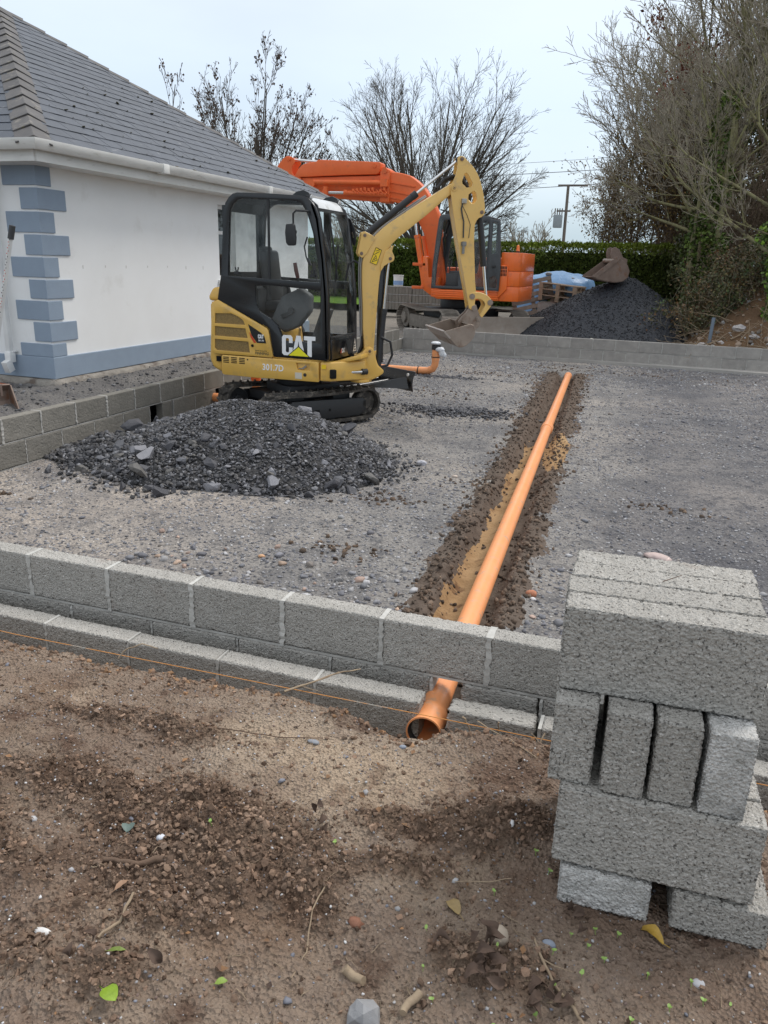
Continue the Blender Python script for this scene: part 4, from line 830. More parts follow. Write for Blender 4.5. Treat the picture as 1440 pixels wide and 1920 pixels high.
# slew ring and undercarriage
b = MB(UC); b.bx((-.30, -.26, .24), (.42, .26, .42)); b.cyl((0, 0, .40), (0, 0, .52), .27, n=28); b.bx((-.45, -.42, .22), (-.2, .42, .33)); b.bx((.2, -.42, .22), (.45, .42, .33)); b.build("slew_base", BLKM, ex, bev=.015)
def track(side):
    yc = side * .465; w = .235; rb_, zc, hl = .185, .20, .60
    n = 72; path = []
    per = [2 * hl * 2, 2 * math.pi * rb_]
    for i in range(n):
        s = i / n * (4 * hl + 2 * math.pi * rb_)
        if s < 2 * hl: path.append((-hl + s, rb_, 0, 1))
        elif s < 2 * hl + math.pi * rb_: a = (s - 2 * hl) / rb_; path.append((hl + rb_ * math.sin(a), rb_ * math.cos(a), math.sin(a), math.cos(a)))
        elif s < 4 * hl + math.pi * rb_: path.append((hl - (s - 2 * hl - math.pi * rb_), -rb_, 0, -1))
        else: a = (s - 4 * hl - math.pi * rb_) / rb_; path.append((-hl - rb_ * math.sin(a), -rb_ * math.cos(a), -math.sin(a), -math.cos(a)))
    V, F = [], []
    for (x, z, nx, nz_) in path:
        sag = -.018 * max(0, math.cos(x / hl * 1.57)) if nz_ > .9 else 0
        for (dy, r) in ((-w / 2, -.03), (-w / 2, 0), (w / 2, 0), (w / 2, -.03)): V.append((x + nx * r, yc + dy, zc + z + nz_ * r + sag))
    for i in range(n):
        for k in range(4): F.append((i * 4 + k, i * 4 + (k + 1) % 4, ((i + 1) % n) * 4 + (k + 1) % 4, ((i + 1) % n) * 4 + k))
    b = MB(UC); b.add(V, F); tr = b.build("track", TRK, ex, smooth=25)
    lug = MB(UC)
    for i in range(0, n, 2):
        x, z, nx, nz_ = path[i]; a = math.atan2(nx, nz_); sag = -.018 * max(0, math.cos(x / hl * 1.57)) if nz_ > .9 else 0
        for dy, tw in ((-w * .26, .5), (w * .26, -.5)):
            lug.add(*_boxvf((w * .46, .034, .026)), Matrix.Translation((x + nx * .011, yc + dy, zc + z + nz_ * .011 + sag)) @ Matrix.Rotation(a, 4, 'Y') @ Matrix.Rotation(math.pi / 2 + tw, 4, 'Z'))
    lug.build("tread_lugs", TRK, tr, smooth=0, kind="stuff")
    b = MB(UC); b.plate([(-.5, .06), (.50, .06), (.60, .13), (.60, .25), (.52, .27), (-.45, .30), (-.52, .22)], yc + side * .06 - .03, yc + side * .06 + .03); fr = b.build("track_frame", BLKM, tr, bev=.012)
    for xx, r in ((-hl, .135), (hl, .145)):
        b = MB(UC); b.cyl((xx, yc - .05, zc), (xx, yc + .05, zc), r, n=26); b.cyl((xx, yc - .09, zc), (xx, yc + .09, zc), r * .45, n=16); b.build("sprocket" if xx < 0 else "idler", TRK if xx > 0 else BLKM, tr, bev=.006, seg=1)
    for xx in (-.32, -.1, .12, .34): b = MB(UC); b.cyl((xx, yc - .06, .085), (xx, yc + .06, .085), .05, n=16); b.build("roller", BLKM, tr)
    for xx, ww in ((-.12, .07), (.06, .03)): b = MB(UC); yy = yc + side * .091; b.bx((xx - ww / 2, yy - .003, .15), (xx + ww / 2, yy + .001, .18)); b.build("slot", VOID_SHADE, tr, smooth=0)
def _boxvf(d):
    x, y, z = d[0] / 2, d[1] / 2, d[2] / 2
    return ([(-x, -y, -z), (x, -y, -z), (x, y, -z), (-x, y, -z), (-x * .8, -y * .6, z), (x * .8, -y * .6, z), (x * .8, y * .6, z), (-x * .8, y * .6, z)], [(0, 3, 2, 1), (4, 5, 6, 7), (0, 1, 5, 4), (1, 2, 6, 5), (2, 3, 7, 6), (3, 0, 4, 7)])
track(-1); track(1)
# dozer blade, raised
b = MB(UC); prof = [(1.27, .30), (1.30, .28), (1.285, .36), (1.29, .44), (1.33, .53), (1.31, .535), (1.265, .45), (1.255, .36)]
b.plate(prof, -.60, .60); bl = b.build("dozer_blade", BLK, ex, bev=.004, seg=1)
b = MB(UC); [b.plate([(.5, .26), (1.26, .33), (1.26, .40), (.5, .34)], y_, y_ + .05) for y_ in (-.2, .15)]; b.bx((.5, -.2, .28), (.6, .2, .34)); b.cyl((.45, 0, .40), (1.2, 0, .37), .035, n=14); b.build("blade_arm", BLK, bl, bev=.006, seg=1)
for s_ in (-1, 1): b = MB(UC); b.plate([(.75, .335), (1.25, .31), (1.25, .41)], s_ * .22, s_ * .55) if False else b.add([(.75, s_ * .2, .33), (1.255, s_ * .56, .32), (1.255, s_ * .50, .46), (.8, s_ * .2, .36)], [(0, 1, 2, 3)]); b.build("gusset", BLK, bl, smooth=0)
for s_ in (-1, 1): b = MB(UC); b.cyl((1.264, s_ * .53, .49), (1.255, s_ * .53, .49), .02, n=12); b.build("lifting_eye", WHT, bl)

# cab
cabo = [(-.784, 1.36), (-.73, 1.62), (-.709, 1.88), (-.68, 2.20), (-.664, 2.311), (-.645, 2.38), (-.60, 2.44), (-.55, 2.475), (-.493, 2.487), (-.12, 2.478), (.261, 2.457), (.33, 2.44), (.38, 2.40), (.42, 2.33), (.456, 2.233), (.517, 1.835), (.554, 1.456), (.565, 1.1), (.57, .758), (-.085, .76), (-.135, 1.06), (-.16, 1.085)]
uw = [(-.641, 1.618), (-.625, 1.9), (-.602, 2.236), (-.59, 2.31), (-.555, 2.37), (-.50, 2.41), (-.44, 2.424), (-.121, 2.418), (.209, 2.403), (.27, 2.37), (.32, 2.30), (.36, 2.2), (.397, 2.086), (.45, 1.8), (.484, 1.585)]
lw = [(-.303, 1.535), (-.1, 1.535), (.484, 1.505), (.486, .935), (.253, .95), (.10, .945), (.035, .953), (.0, 1.03), (-.036, 1.112), (-.12, 1.18), (-.255, 1.246), (-.295, 1.32), (-.303, 1.42)]
b = MB(); b.plate([cabo, uw, lw], ns - .02, ns + .025); dr_ = b.build("door_frame", BLK, ex, bev=.008)
for nme, poly in (("upper_window", uw), ("lower_window", lw)): MB().plate([poly], ns - .008, ns - .002, tris=True).build("window_pane", GLS, dr_, smooth=0)
b = MB(); b.bx((-.142, ns - .014, 1.60), (-.120, ns + .006, 2.42)); b.build("window_divider", BLKM, dr_, smooth=0)
for xx in (-.52, .40): b = MB(); b.box((xx, ns - .03, 1.655), (.055, .025, .03)); b.box((xx - .012, ns - .03, 1.69), (.010, .012, .055), (0, -.25, 0)); b.box((xx + .014, ns - .03, 1.69), (.010, .012, .055), (0, .25, 0)); b.build("window_catch", BLKM, dr_, smooth=0)
uw2 = [(a, c) for a, c in uw]; lw2 = [(-.303, 1.50), (.46, 1.50), (.47, .98), (-.1, .98), (-.2, 1.2)]
b = MB(); b.plate([cabo, uw2, lw2], fs - .03, fs + .02); fr_ = b.build("far_side_frame", BLK, ex, bev=.006)
MB().plate([uw2], fs - .006, fs).build("window_pane", GLS, fr_, smooth=0); MB().plate([lw2], fs - .006, fs).build("window_pane", GLS, fr_, smooth=0)
MB().bx((.16, fs - .03, 1.55), (.24, fs + .015, 2.4)).build("far_pillar", BLKM, fr_, smooth=0)
b = MB(); top = [(-.664, 2.311), (-.645, 2.38), (-.60, 2.44), (-.55, 2.475), (-.493, 2.487), (-.12, 2.478), (.261, 2.457), (.25, 2.43), (-.12, 2.45), (-.49, 2.46), (-.54, 2.445), (-.60, 2.40), (-.625, 2.30)]
b.plate([top], ns + .025, fs - .03); b.build("roof", BLK, ex, smooth=35)
b = MB(); b.plate([(.261, 2.457), (.33, 2.44), (.38, 2.40), (.42, 2.33), (.40, 2.325), (.365, 2.385), (.32, 2.42), (.25, 2.43)], ns + .045, fs - .05); b.build("roof_front_glass", mat("sky_reflection_pale", [(.62, .63, .63)], rough=.25, dirt=((.35, .33, .30), 9, .55, .75)), ex, smooth=40)  # sloped roof glass; its sky reflection is put in as pale colour, plus dirt
# rear frame with window
b = MB(); b.plate([[(ns, 1.36), (fs, 1.36), (fs, 2.36), (ns, 2.36)], [(ns + .07, 1.66), (ns + .07, 2.30), (fs - .07, 2.30), (fs - .07, 1.66)]], -.70, -.66, 'x'); re_ = b.build("rear_frame", BLK, ex, smooth=0)
MB().bx((-.682, ns + .07, 1.66), (-.678, fs - .07, 2.30)).build("window_pane", GLSD, re_, smooth=0)
# curved windscreen between the front pillars
fl = [(.42, 2.33), (.456, 2.233), (.517, 1.835), (.554, 1.456), (.565, 1.1), (.57, .97)]
V = []; F = []
for (a, c) in fl: V += [(a + .012, ns + .05, c), (a + .035, (ns + fs) / 2, c), (a + .012, fs - .05, c)]
for i in range(len(fl) - 1): F += [(3 * i, 3 * i + 1, 3 * i + 4, 3 * i + 3), (3 * i + 1, 3 * i + 2, 3 * i + 5, 3 * i + 4)]
b = MB(); b.add(V, F); b.build("windscreen", GLSD, ex, smooth=60)
for side, y0, y1 in ((0, ns - .02, ns + .05), (1, fs - .05, fs + .02)):
    b = MB(); b.plate([(.385, 2.40), (.43, 2.34), (.470, 2.235), (.532, 1.835), (.570, 1.456), (.582, 1.1), (.588, .77), (.54, .77), (.535, 1.1), (.52, 1.456), (.483, 1.835), (.42, 2.22), (.36, 2.37)], y0, y1); b.build("front_pillar", BLK, ex, bev=.01)
b = MB(); b.plate([(.545, .762), (.598, .762), (.590, .985), (.545, .985)], ns + .05, fs - .05); fp_ = b.build("front_panel", BLK, ex, bev=.006)
b = MB(); b.box((.572, (ns + fs) / 2, 1.0), (.03, .74, .02)); b.build("windscreen_bar", BLKM, fp_, smooth=0)
b = MB(); b.box((.43, (ns + fs) / 2, 2.325), (.03, .76, .03)); b.build("header_bar", BLKM, fp_, smooth=0)
b = MB(); b.tube([(.50, -.30, 2.30), (.545, -.27, 1.95), (.585, -.25, 1.62)], .009, 6); b.box((.572, -.255, 1.72), (.012, .02, .5), (.05, .10, 0)); b.build("wiper", BLKM, ex)
# lamp brackets and lamps
for y_ in (ns + .03, fs - .03):
    b = MB(); b.plate([(.13, 2.46), (.19, 2.50), (.27, 2.515), (.33, 2.49), (.36, 2.42), (.43, 2.37), (.46, 2.27), (.43, 2.24), (.38, 2.32), (.33, 2.40), (.22, 2.44)], y_ - .012, y_ + .012); lb = b.build("lamp_bracket", BLK, ex, bev=.004, seg=1)
    b = MB(); b.cyl((.30, y_ + .015, 2.455), (.345, y_ + .015, 2.44), .032, .036, n=16); b.build("lamp_housing", BLKM, lb)
    b = MB(); b.cyl((.346, y_ + .015, 2.44), (.352, y_ + .015, 2.438), .033, n=16); b.build("lens", mat("lamp_lens", [(.75, .76, .76)], rough=.15), lb)
b = MB(); b.plate([[(.42, 2.30), (.47, 2.28), (.52, 2.18), (.545, 2.04), (.53, 1.98), (.50, 2.0), (.46, 2.16)], [(.49, 2.13), (.50, 2.14), (.515, 2.08), (.505, 2.07)]], fs + .03, fs + .05); b.build("mirror_bracket", BLK, ex, bev=.003, seg=1)
# mirror
b = MB(); b.plate([(.165, 2.165), (.245, 2.172), (.262, 2.15), (.275, 2.03), (.27, 1.965), (.255, 1.955), (.19, 1.953), (.165, 1.98), (.155, 2.08)], ns - .20, ns - .155); mr_ = b.build("mirror", BLKM, ex, bev=.012, seg=3)
b = MB(); b.tube([(.36, ns - .01, 2.30), (.35, ns - .12, 2.30), (.27, ns - .17, 2.30), (.24, ns - .17, 2.27), (.235, ns - .16, 2.12)], .011, 8); b.ball((.24, ns - .15, 2.09), .03); b.build("mirror_arm", BLKM, mr_)
# interior
b = MB(); b.box((-.33, -.04, 1.62), (.10, .36, .58), (0, -.12, 0)); b.build("seat_back", DGR, ex, bev=.04, seg=3); b = MB(); b.box((-.12, -.04, 1.30), (.42, .42, .12)); b.build("seat", DGR, ex, bev=.04, seg=3)
b = MB(); b.box((-.38, -.06, 1.84), (.07, .24, .22), (0, -.1, 0)); b.build("headrest", DGR, ex, bev=.03, seg=3)
b = MB(); b.plate([(-.20, 1.14), (-.05, 1.42), (.18, 1.52), (.31, 1.44), (.30, 1.27), (.16, 1.10), (-.02, 1.02)], -.36, -.24); b.build("console", GRYP, ex, bev=.03, seg=3)
b = MB(); b.plate([(-.05, 1.22), (.10, 1.28), (.12, 1.25), (-.02, 1.18)], -.385, -.362); b.cyl((.08, -.39, 1.27), (.08, -.36, 1.27), .035, n=14); b.build("console_lever", BLKM, ex)
for yy in (-.28, .22):
    b = MB(); b.tube([(.14, yy, 1.50), (.13, yy, 1.60), (.11, yy, 1.66)], .009, 6); jl = b.build("joystick", BLKM, ex); b = MB(); b.tube([(.12, yy, 1.62), (.10, yy, 1.70), (.085, yy, 1.78)], [.02, .023, .02], 10); b.build("grip", mat("red_brown_grip", [(.10, .025, .02)], rough=.5) if yy < 0 else BLKM, jl)
    b = MB(); [b.cyl((.14, yy, 1.46 + i * .018), (.14, yy, 1.47 + i * .018), .045 - i * .006, n=12) for i in range(4)]; b.build("gaiter", BLKM, jl)
b = MB(); b.bx((.02, -.30, .80), (.50, .30, .83)); b.box((.32, -.1, 1.05), (.04, .3, .5), (0, .35, 0)); b.box((.30, .1, .95), (.1, .1, .3), (0, -.3, 0)); b.build("foot_well", DGR, ex, bev=.01)
b = MB(); b.tube([(.30, -.42, 2.05), (.27, -.43, 1.95), (.29, -.43, 1.85), (.32, -.43, 1.78)], .008, 6); b.tube([(.31, -.43, 1.83), (.345, -.43, 1.76)], .016, 8); b.build("hammer", BLKM, ex)
MB().bx((-.62, ns + .05, .80), (-.3, fs - .05, 1.5)).build("rear_trim", BLKM, ex, bev=.02)

# printed marks
def ltr(polys, x0, z0, sx, sz, y, mt, par, name="letter", shear=0):
    b = MB(); b.plate([[(x0 + a * sx + c * shear, z0 + c * sz) for a, c in p] for p in polys], y - .0012, y); return b.build(name, mt, par, smooth=0)
Cc = [[(.16, 0), (.84, 0), (1, .10), (1, .40), (.66, .40), (.66, .20), (.60, .15), (.42, .15), (.36, .20), (.36, .80), (.42, .85), (.60, .85), (.66, .80), (.66, .62), (1, .62), (1, .90), (.84, 1), (.16, 1), (0, .90), (0, .10)]]
Aa = [[(0, 0), (.36, 1), (.70, 1), (1.06, 0), (.72, 0), (.68, .16), (.38, .16), (.34, 0)], [(.44, .36), (.62, .36), (.53, .74)]]
Tt = [[(0, 1), (1, 1), (1, .80), (.68, .80), (.68, 0), (.30, 0), (.30, .80), (0, .80)]]
def logo(x, z, w, h, y, par, tri=True, mt=WHT):
    lw_ = w * .32; ltr(Cc, x, z, lw_, h, y, mt, par); ltr(Aa, x + w * .30, z + 0, w * .37, h, y - .0003, mt, par); ltr(Tt, x + w * .66, z, w * .34, h, y, mt, par)
    if tri:
        b = MB(); b.plate([(x + w * .16, z - h * .02), (x + w * .50, z + h * .50), (x + w * .84, z - h * .02)], y - .003, y - .002); b.build("triangle_outline", BLK, par, smooth=0)
        b = MB(); b.plate([(x + w * .20, z + 0.0), (x + w * .50, z + h * .44), (x + w * .80, z + 0.0)], y - .0045, y - .0032); b.build("triangle", YLW, par, smooth=0)
logo(.022, .79, .408, .222, ns - .024, dr_)
b = MB(); b.plate([(-.400, 1.105), (-.245, 1.022), (-.20, .985), (-.175, .905), (-.291, .903), (-.36, .985)], -.4945, -.4925); dc = b.build("decal", BLK, pn, smooth=0)
b = MB(); b.plate([(-.385, 1.02), (-.30, .903), (-.333, .903), (-.372, .963)], -.4965, -.495); b.build("red_stripe", RED, dc, smooth=0)
TX = lambda x, z, y: Matrix.Translation((x, y, z)) @ Matrix.Rotation(math.pi / 2, 4, 'X')
logo(-.277, .955, .072, .044, -.4955, dc, tri=False)
text_obj("letters", "301.7D", .024, WHT, dc, TX(-.275, .925, -.4958), offset=.0006)
text_obj("letters", "301.7D", .098, WHT, sk, TX(-.233, .606, -.4915), offset=.0022, sx=.93)
text_obj("letters", "FINNING", .042, GRYT, pn, TX(-.322, .775, -.4935), offset=.0006, sx=1.02, shear=.12)
text_obj("letters", "Sold & Serviced by", .021, GRYT, pn, TX(-.320, .812, -.4935), sx=.95)
# marks on the front panel
TF = lambda y, z, x: Matrix.Translation((x, y, z)) @ Matrix.Rotation(math.pi / 2, 4, 'Z') @ Matrix.Rotation(math.pi / 2, 4, 'X')
for k_, (po, off, wd) in enumerate(((Cc, 0, .034), (Aa, .032, .040), (Tt, .072, .036))):
    b = MB(); b.plate([[(-.14 + off + a * wd, .815 + c * .05) for a, c in p] for p in po], .6005, .602, 'x'); b.build("letter", WHT, fp_, smooth=0)
b = MB(); b.plate([(-.175, .815), (-.155, .865), (-.148, .865), (-.15, .815)], .6005, .602, 'x'); b.build("red_stripe", RED, fp_, smooth=0)
b = MB(); b.plate([(.22, .80), (.32, .80), (.27, .95)], .6005, .602, 'x'); wt = b.build("warning_triangle", mat("sticker_white", [(.62, .62, .60)], rough=.5), fp_, smooth=0)
b = MB(); [b.plate([(.245, .812 + .03 * i), (.295 - .008 * i, .812 + .03 * i), (.293 - .008 * i, .828 + .03 * i), (.247, .828 + .03 * i)], .6025, .6035, 'x') for i in range(3)]; b.build("warning_print", BLKM, wt, smooth=0)

# boom, stick, bucket in the swung plane
bo = [(-.059, .858), (-.08, 1.1), (-.088, 1.334), (-.101, 1.55), (-.105, 1.729), (-.101, 1.81), (-.088, 1.885), (-.066, 1.945), (-.036, 2.001), (.0, 2.052), (.044, 2.099), (.111, 2.163), (.191, 2.225), (.393, 2.358), (.648, 2.519), (.85, 2.642), (.88, 2.658), (.915, 2.652), (.938, 2.625), (.933, 2.59), (.91, 2.572), (.843, 2.527), (.73, 2.432), (.602, 2.322), (.36, 2.129), (.285, 2.07), (.226, 2.01), (.18, 1.955), (.149, 1.892), (.13, 1.83), (.115, 1.761), (.098, 1.67), (.088, 1.577), (.073, 1.269), (.048, .859), (.02, .80), (-.03, .80)]
b = MB(BM); b.plate([bo], -.062, .062); bm_ = b.build("boom", YELB, ex, bev=.008)
for y_ in (-.075, .055):
    b = MB(BM); b.plate([(-.12, 2.108), (-.10, 2.125), (-.079, 2.127), (.01, 2.086), (.03, 2.06), (-.06, 1.90), (-.108, 1.852), (-.14, 1.872), (-.158, 1.905), (-.132, 2.036)], y_, y_ + .02); b.build("cylinder_bracket", YELB, bm_, bev=.003, seg=1)
    b = MB(BM); b.plate([(.241, 1.998), (.224, 1.935), (.253, 1.875), (.25, 1.84), (.232, 1.823), (.19, 1.808), (.14, 1.775), (.105, 1.72), (.10, 1.78), (.149, 1.93)], y_, y_ + .02); b.build("lower_bracket", YELB, bm_, bev=.003, seg=1)
b = MB(BM); b.plate([(.041, 1.972), (.114, 1.942), (.052, 1.779), (-.024, 1.809)], -.0645, -.063); st = b.build("warning_sticker", AMB, bm_, smooth=0)
b = MB(BM)
def seg2(p, q_, w, mb, y=-.066):
    d = Vector((q_[0] - p[0], q_[1] - p[1])).normalized() * w; e = Vector((-d.y, d.x)); mb.plate([(p[0] + e.x, p[1] + e.y), (p[0] - e.x, p[1] - e.y), (q_[0] - e.x, q_[1] - e.y), (q_[0] + e.x, q_[1] + e.y)], y - .001, y)
for p, q_ in (((.0, 1.815), (.060, 1.835)), ((.060, 1.835), (.045, 1.885)), ((.045, 1.885), (.0, 1.815)), ((.022, 1.835), (.045, 1.855)), ((.045, 1.93), (.09, 1.945)), ((.09, 1.945), (.06, 1.965)), ((.045, 1.905), (.062, 1.915)), ((.02, 1.89), (.085, 1.925)), ((-.018, 1.812), (.045, 1.968)), ((.055, 1.784), (.108, 1.938)), ((.041, 1.968), (.11, 1.94)), ((-.02, 1.811), (.052, 1.783))): seg2(p, q_, .0026, b)
b.build("pictogram", BLKM, st, smooth=0)
text_obj("letters", "CAT 301.7D", .04, mat("faded_print", [(.56, .35, .12)], rough=.5), bm_, BM @ Matrix.Translation((-.005, -.0632, 1.20)) @ Matrix.Rotation(math.pi / 2, 4, 'X') @ Matrix.Rotation(math.pi / 2, 4, 'Z')) if False else None
def pin(M, s, z, r, w, par, mt=RUST, nm="pin"):
    b = MB(M); b.cyl((s, -w, z), (s, w, z), r, n=16); b.cyl((s, -w - .006, z), (s, w + .006, z), r * .45, n=10); return b.build(nm, mt, par, bev=0)
for s_, z_ in ((-.085, 2.088), (-.118, 1.90), (.206, 1.855)): pin(BM, s_, z_, .018, .084, bm_)
pin(BM, .894, 2.611, .033, .088, bm_, YELB); pin(BM, .894, 2.611, .018, .092, bm_)
pin(BM, -.006, .845, .03, .10, bm_, YELB); pin(BM, -.006, .845, .016, .106, bm_)
# steel pipes along the boom
for k_, off in enumerate((.012, .026)):
    b = MB(BM); pts = [(-.07 - off, 0, .95)] + [(s_ - off * .9, -.02 + .04 * k_, z_ + off * .6) for s_, z_ in bo[1:14]] + [(.60, -.02 + .04 * k_, 2.50 + off)]
    b.tube(pts, .009, 8); b.build("hydraulic_pipe", mat("dull_steel", [(.34, .34, .34)], rough=.4, metal=.6), bm_)
def cylinder(M, p, q_, frac, r, par, y=0, mtb=BLKM, rr_=.5, nm="hydraulic_cylinder", rod=CHR):
    p = Vector((p[0], y, p[1])); q_ = Vector((q_[0], y, q_[1])); m_ = p + (q_ - p) * frac; d = (q_ - p).normalized()
    b = MB(M); b.cyl(p, m_, r, n=20); b.cyl(m_ - d * .06, m_, r * 1.12, n=20); b.cyl(p - Vector((0, r, 0)), p + Vector((0, r, 0)), r * 1.05, n=14); c = b.build(nm, mtb, par)
    b = MB(M); b.cyl(m_, q_, r * rr_, n=16); b.build("rod", rod, c)
    b = MB(M); b.cyl(q_ - Vector((0, r * .8, 0)), q_ + Vector((0, r * .8, 0)), r * .9, n=14); b.build("rod_eye", mtb, c)
    return c
cylinder(BM, (-.075, 2.09), (.945, 2.90), .555, .036, ex, rr_=.42)
cylinder(BM, (.11, .62), (.206, 1.855), .56, .036, ex, y=-.0, rr_=.5)
b = MB(BM); b.bx((.10, .045, .70), (.18, .075, 1.82)); b.M = BM; b.build("cylinder_guard", BLK, ex, bev=.01)
sto = [(.917, 2.912), (.935, 2.928), (.958, 2.931), (.985, 2.926), (1.005, 2.908), (1.06, 2.865), (1.112, 2.813), (1.155, 2.755), (1.191, 2.68), (1.215, 2.61), (1.236, 2.544), (1.252, 2.46), (1.262, 2.379), (1.25, 2.345), (1.223, 2.322), (1.195, 2.312), (1.172, 2.285), (1.158, 2.255), (1.152, 2.221), (1.158, 2.05), (1.174, 1.895), (1.199, 1.629), (1.221, 1.50), (1.212, 1.40), (1.209, 1.335), (1.18, 1.32), (1.145, 1.342), (1.113, 1.492), (1.045, 1.759), (.995, 1.95), (.949, 2.15), (.90, 2.35), (.864, 2.528), (.851, 2.60), (.855, 2.64), (.88, 2.68), (.901, 2.729), (.913, 2.77), (.92, 2.816)]
h1 = [(1.005, 2.762), (1.025, 2.768), (1.045, 2.752), (1.101, 2.668), (1.10, 2.64), (1.085, 2.626), (1.034, 2.617), (.985, 2.655), (.978, 2.68)]
h2 = [(1.105, 2.584), (1.125, 2.587), (1.147, 2.565), (1.161, 2.505), (1.15, 2.475), (1.122, 2.457), (1.09, 2.46), (1.06, 2.505), (1.062, 2.55)]
b = MB(BM); b.plate([sto, h1, h2], -.078, -.060); b.plate([sto, h1, h2], .060, .078); b.build("stick_side_plates", YELB, ex, bev=.003, seg=1); stk_ = ex
b = MB(BM)
core = [(.955, 2.12), (.90, 2.36), (.875, 2.50), (.92, 2.56), (1.0, 2.56), (1.14, 2.44), (1.235, 2.42), (1.245, 2.36), (1.17, 2.30), (1.145, 2.25), (1.15, 2.05), (1.166, 1.9), (1.19, 1.63), (1.205, 1.45), (1.15, 1.40), (1.12, 1.492), (1.052, 1.759), (1.0, 1.95)]
b.plate([core], -.060, .060); sb = b.build("stick", YELB, ex, bev=.005, seg=1)
pin(BM, .963, 2.901, .02, .088, sb); pin(BM, 1.224, 2.374, .02, .088, sb)
pin(BM, 1.173, 1.472, .032, .09, sb, STEEL, "pivot_pin")
b = MB(BM); b.tube([(1.0, -.086, 2.47), (.985, -.09, 2.40), (1.0, -.09, 2.33), (1.02, -.09, 2.27), (1.025, -.09, 2.10)], .008, 6); b.tube([(1.0, -.08, 2.43), (1.06, -.082, 2.33), (1.10, -.084, 2.24), (1.09, -.084, 2.10)], .003, 6); b.build("hose", DGR, sb)
b = MB(BM); b.box((1.01, -.092, 2.48), (.055, .03, .05)); b.cyl((1.01, -.11, 2.48), (1.01, -.08, 2.48), .017, n=10); b.build("valve", mat("bare_metal", [(.40, .38, .34)], rough=.4, metal=.7), sb, bev=.003, seg=1)
b = MB(BM); b.cyl((1.035, -.10, 2.06), (1.035, -.10, 2.02), .026, n=10); b.cyl((1.03, -.10, 2.02), (1.03, -.10, 1.93), .016, n=10); b.box((1.035, -.085, 2.035), (.06, .02, .04)); b.build("valve", mat("bare_metal_dark", [(.27, .26, .24)], rough=.4, metal=.7), sb)
b = MB(BM); b.tube([(.72, 0, 2.60), (.80, .01, 2.70), (.90, .02, 2.74), (1.0, .02, 2.72), (1.10, .02, 2.60), (1.11, .02, 2.50)], .018, 8); b.tube([(.70, .03, 2.59), (.80, .03, 2.68), (.90, .03, 2.71), (1.02, .03, 2.66)], .015, 8); b.build("hose", RUBBER, sb)
cylinder(BM, (1.225, 2.36), (1.372, 1.43), .60, .036, ex, rr_=.45)
for y_ in (-.085, .065):
    b = MB(BM); b.plate([(1.15, 1.50), (1.185, 1.515), (1.24, 1.522), (1.30, 1.512), (1.355, 1.487), (1.395, 1.452), (1.418, 1.415), (1.405, 1.365), (1.35, 1.29), (1.305, 1.234), (1.278, 1.262), (1.318, 1.33), (1.338, 1.375), (1.325, 1.41), (1.295, 1.436), (1.255, 1.448), (1.19, 1.44)], y_, y_ + .02); b.build("bucket_link", YELB, ex, bev=.004, seg=1)
pin(BM, 1.392, 1.408, .033, .095, sb, STEEL, "link_pin")
for y_ in (-.062, .044):
    b = MB(BM); b.plate([(1.175, 1.375), (1.205, 1.392), (1.235, 1.375), (1.262, 1.31), (1.305, 1.225), (1.298, 1.15), (1.25, 1.095), (1.18, 1.11), (1.10, 1.12), (1.04, 1.15), (1.03, 1.19), (1.07, 1.245), (1.13, 1.30), (1.155, 1.345)], y_, y_ + .018); b.build("bucket_ear", STEEL, ex, bev=.003, seg=1)
pin(BM, 1.204, 1.343, .03, .09, sb, STEEL, "pivot_pin"); pin(BM, 1.268, 1.227, .03, .09, sb, STEEL, "link_pin"); pin(BM, 1.10, 1.19, .028, .07, sb, STEEL, "link_pin")
b = MB(BM); b.box((1.17, 0, 1.25), (.10, .09, .12), (0, .5, 0)); b.build("quick_hitch", RUST, ex, bev=.01)
# bucket, 0.8 m wide
bpf = [(.765, 1.10), (.83, 1.035), (.891, .978), (.925, .945), (.958, .931), (.995, .933), (1.035, .952), (1.08, .99), (1.115, 1.034), (1.133, 1.08), (1.13, 1.13), (1.113, 1.17), (1.07, 1.19)]
b = MB(BM)
for i in range(len(bpf) - 1):
    a, c = bpf[i], bpf[i + 1]; dx_, dz_ = c[0] - a[0], c[1] - a[1]; ll = math.hypot(dx_, dz_); b.plate([a, c, (c[0] - dz_ / ll * .012, c[1] + dx_ / ll * .012), (a[0] - dz_ / ll * .012, a[1] + dx_ / ll * .012)], -.40, .40)
bk_ = b.build("bucket", STEEL, ex, smooth=0)
for s_ in (-1, 1): b = MB(BM); b.plate([bpf], s_ * .40, s_ * .412); b.build("side_plate", STEEL, bk_, bev=.002, seg=1)
b = MB(BM); b.plate([(.755, 1.106), (.84, 1.022), (.855, 1.035), (.772, 1.118)], -.414, .414); b.build("cutting_edge", mat("bright_edge", [(.38, .33, .29)], rough=.4, metal=.5), bk_, bev=.002, seg=1)
b = MB(BM); b.tube([(1.11, -.40, 1.16), (1.11, .40, 1.16)], .02, 10); [b.plate([(1.0, 1.02), (1.1, 1.15), (1.13, 1.12), (1.06, 1.0)], y_, y_ + .015) for y_ in (-.1, .085)]; b.build("stiffener", STEEL, bk_)
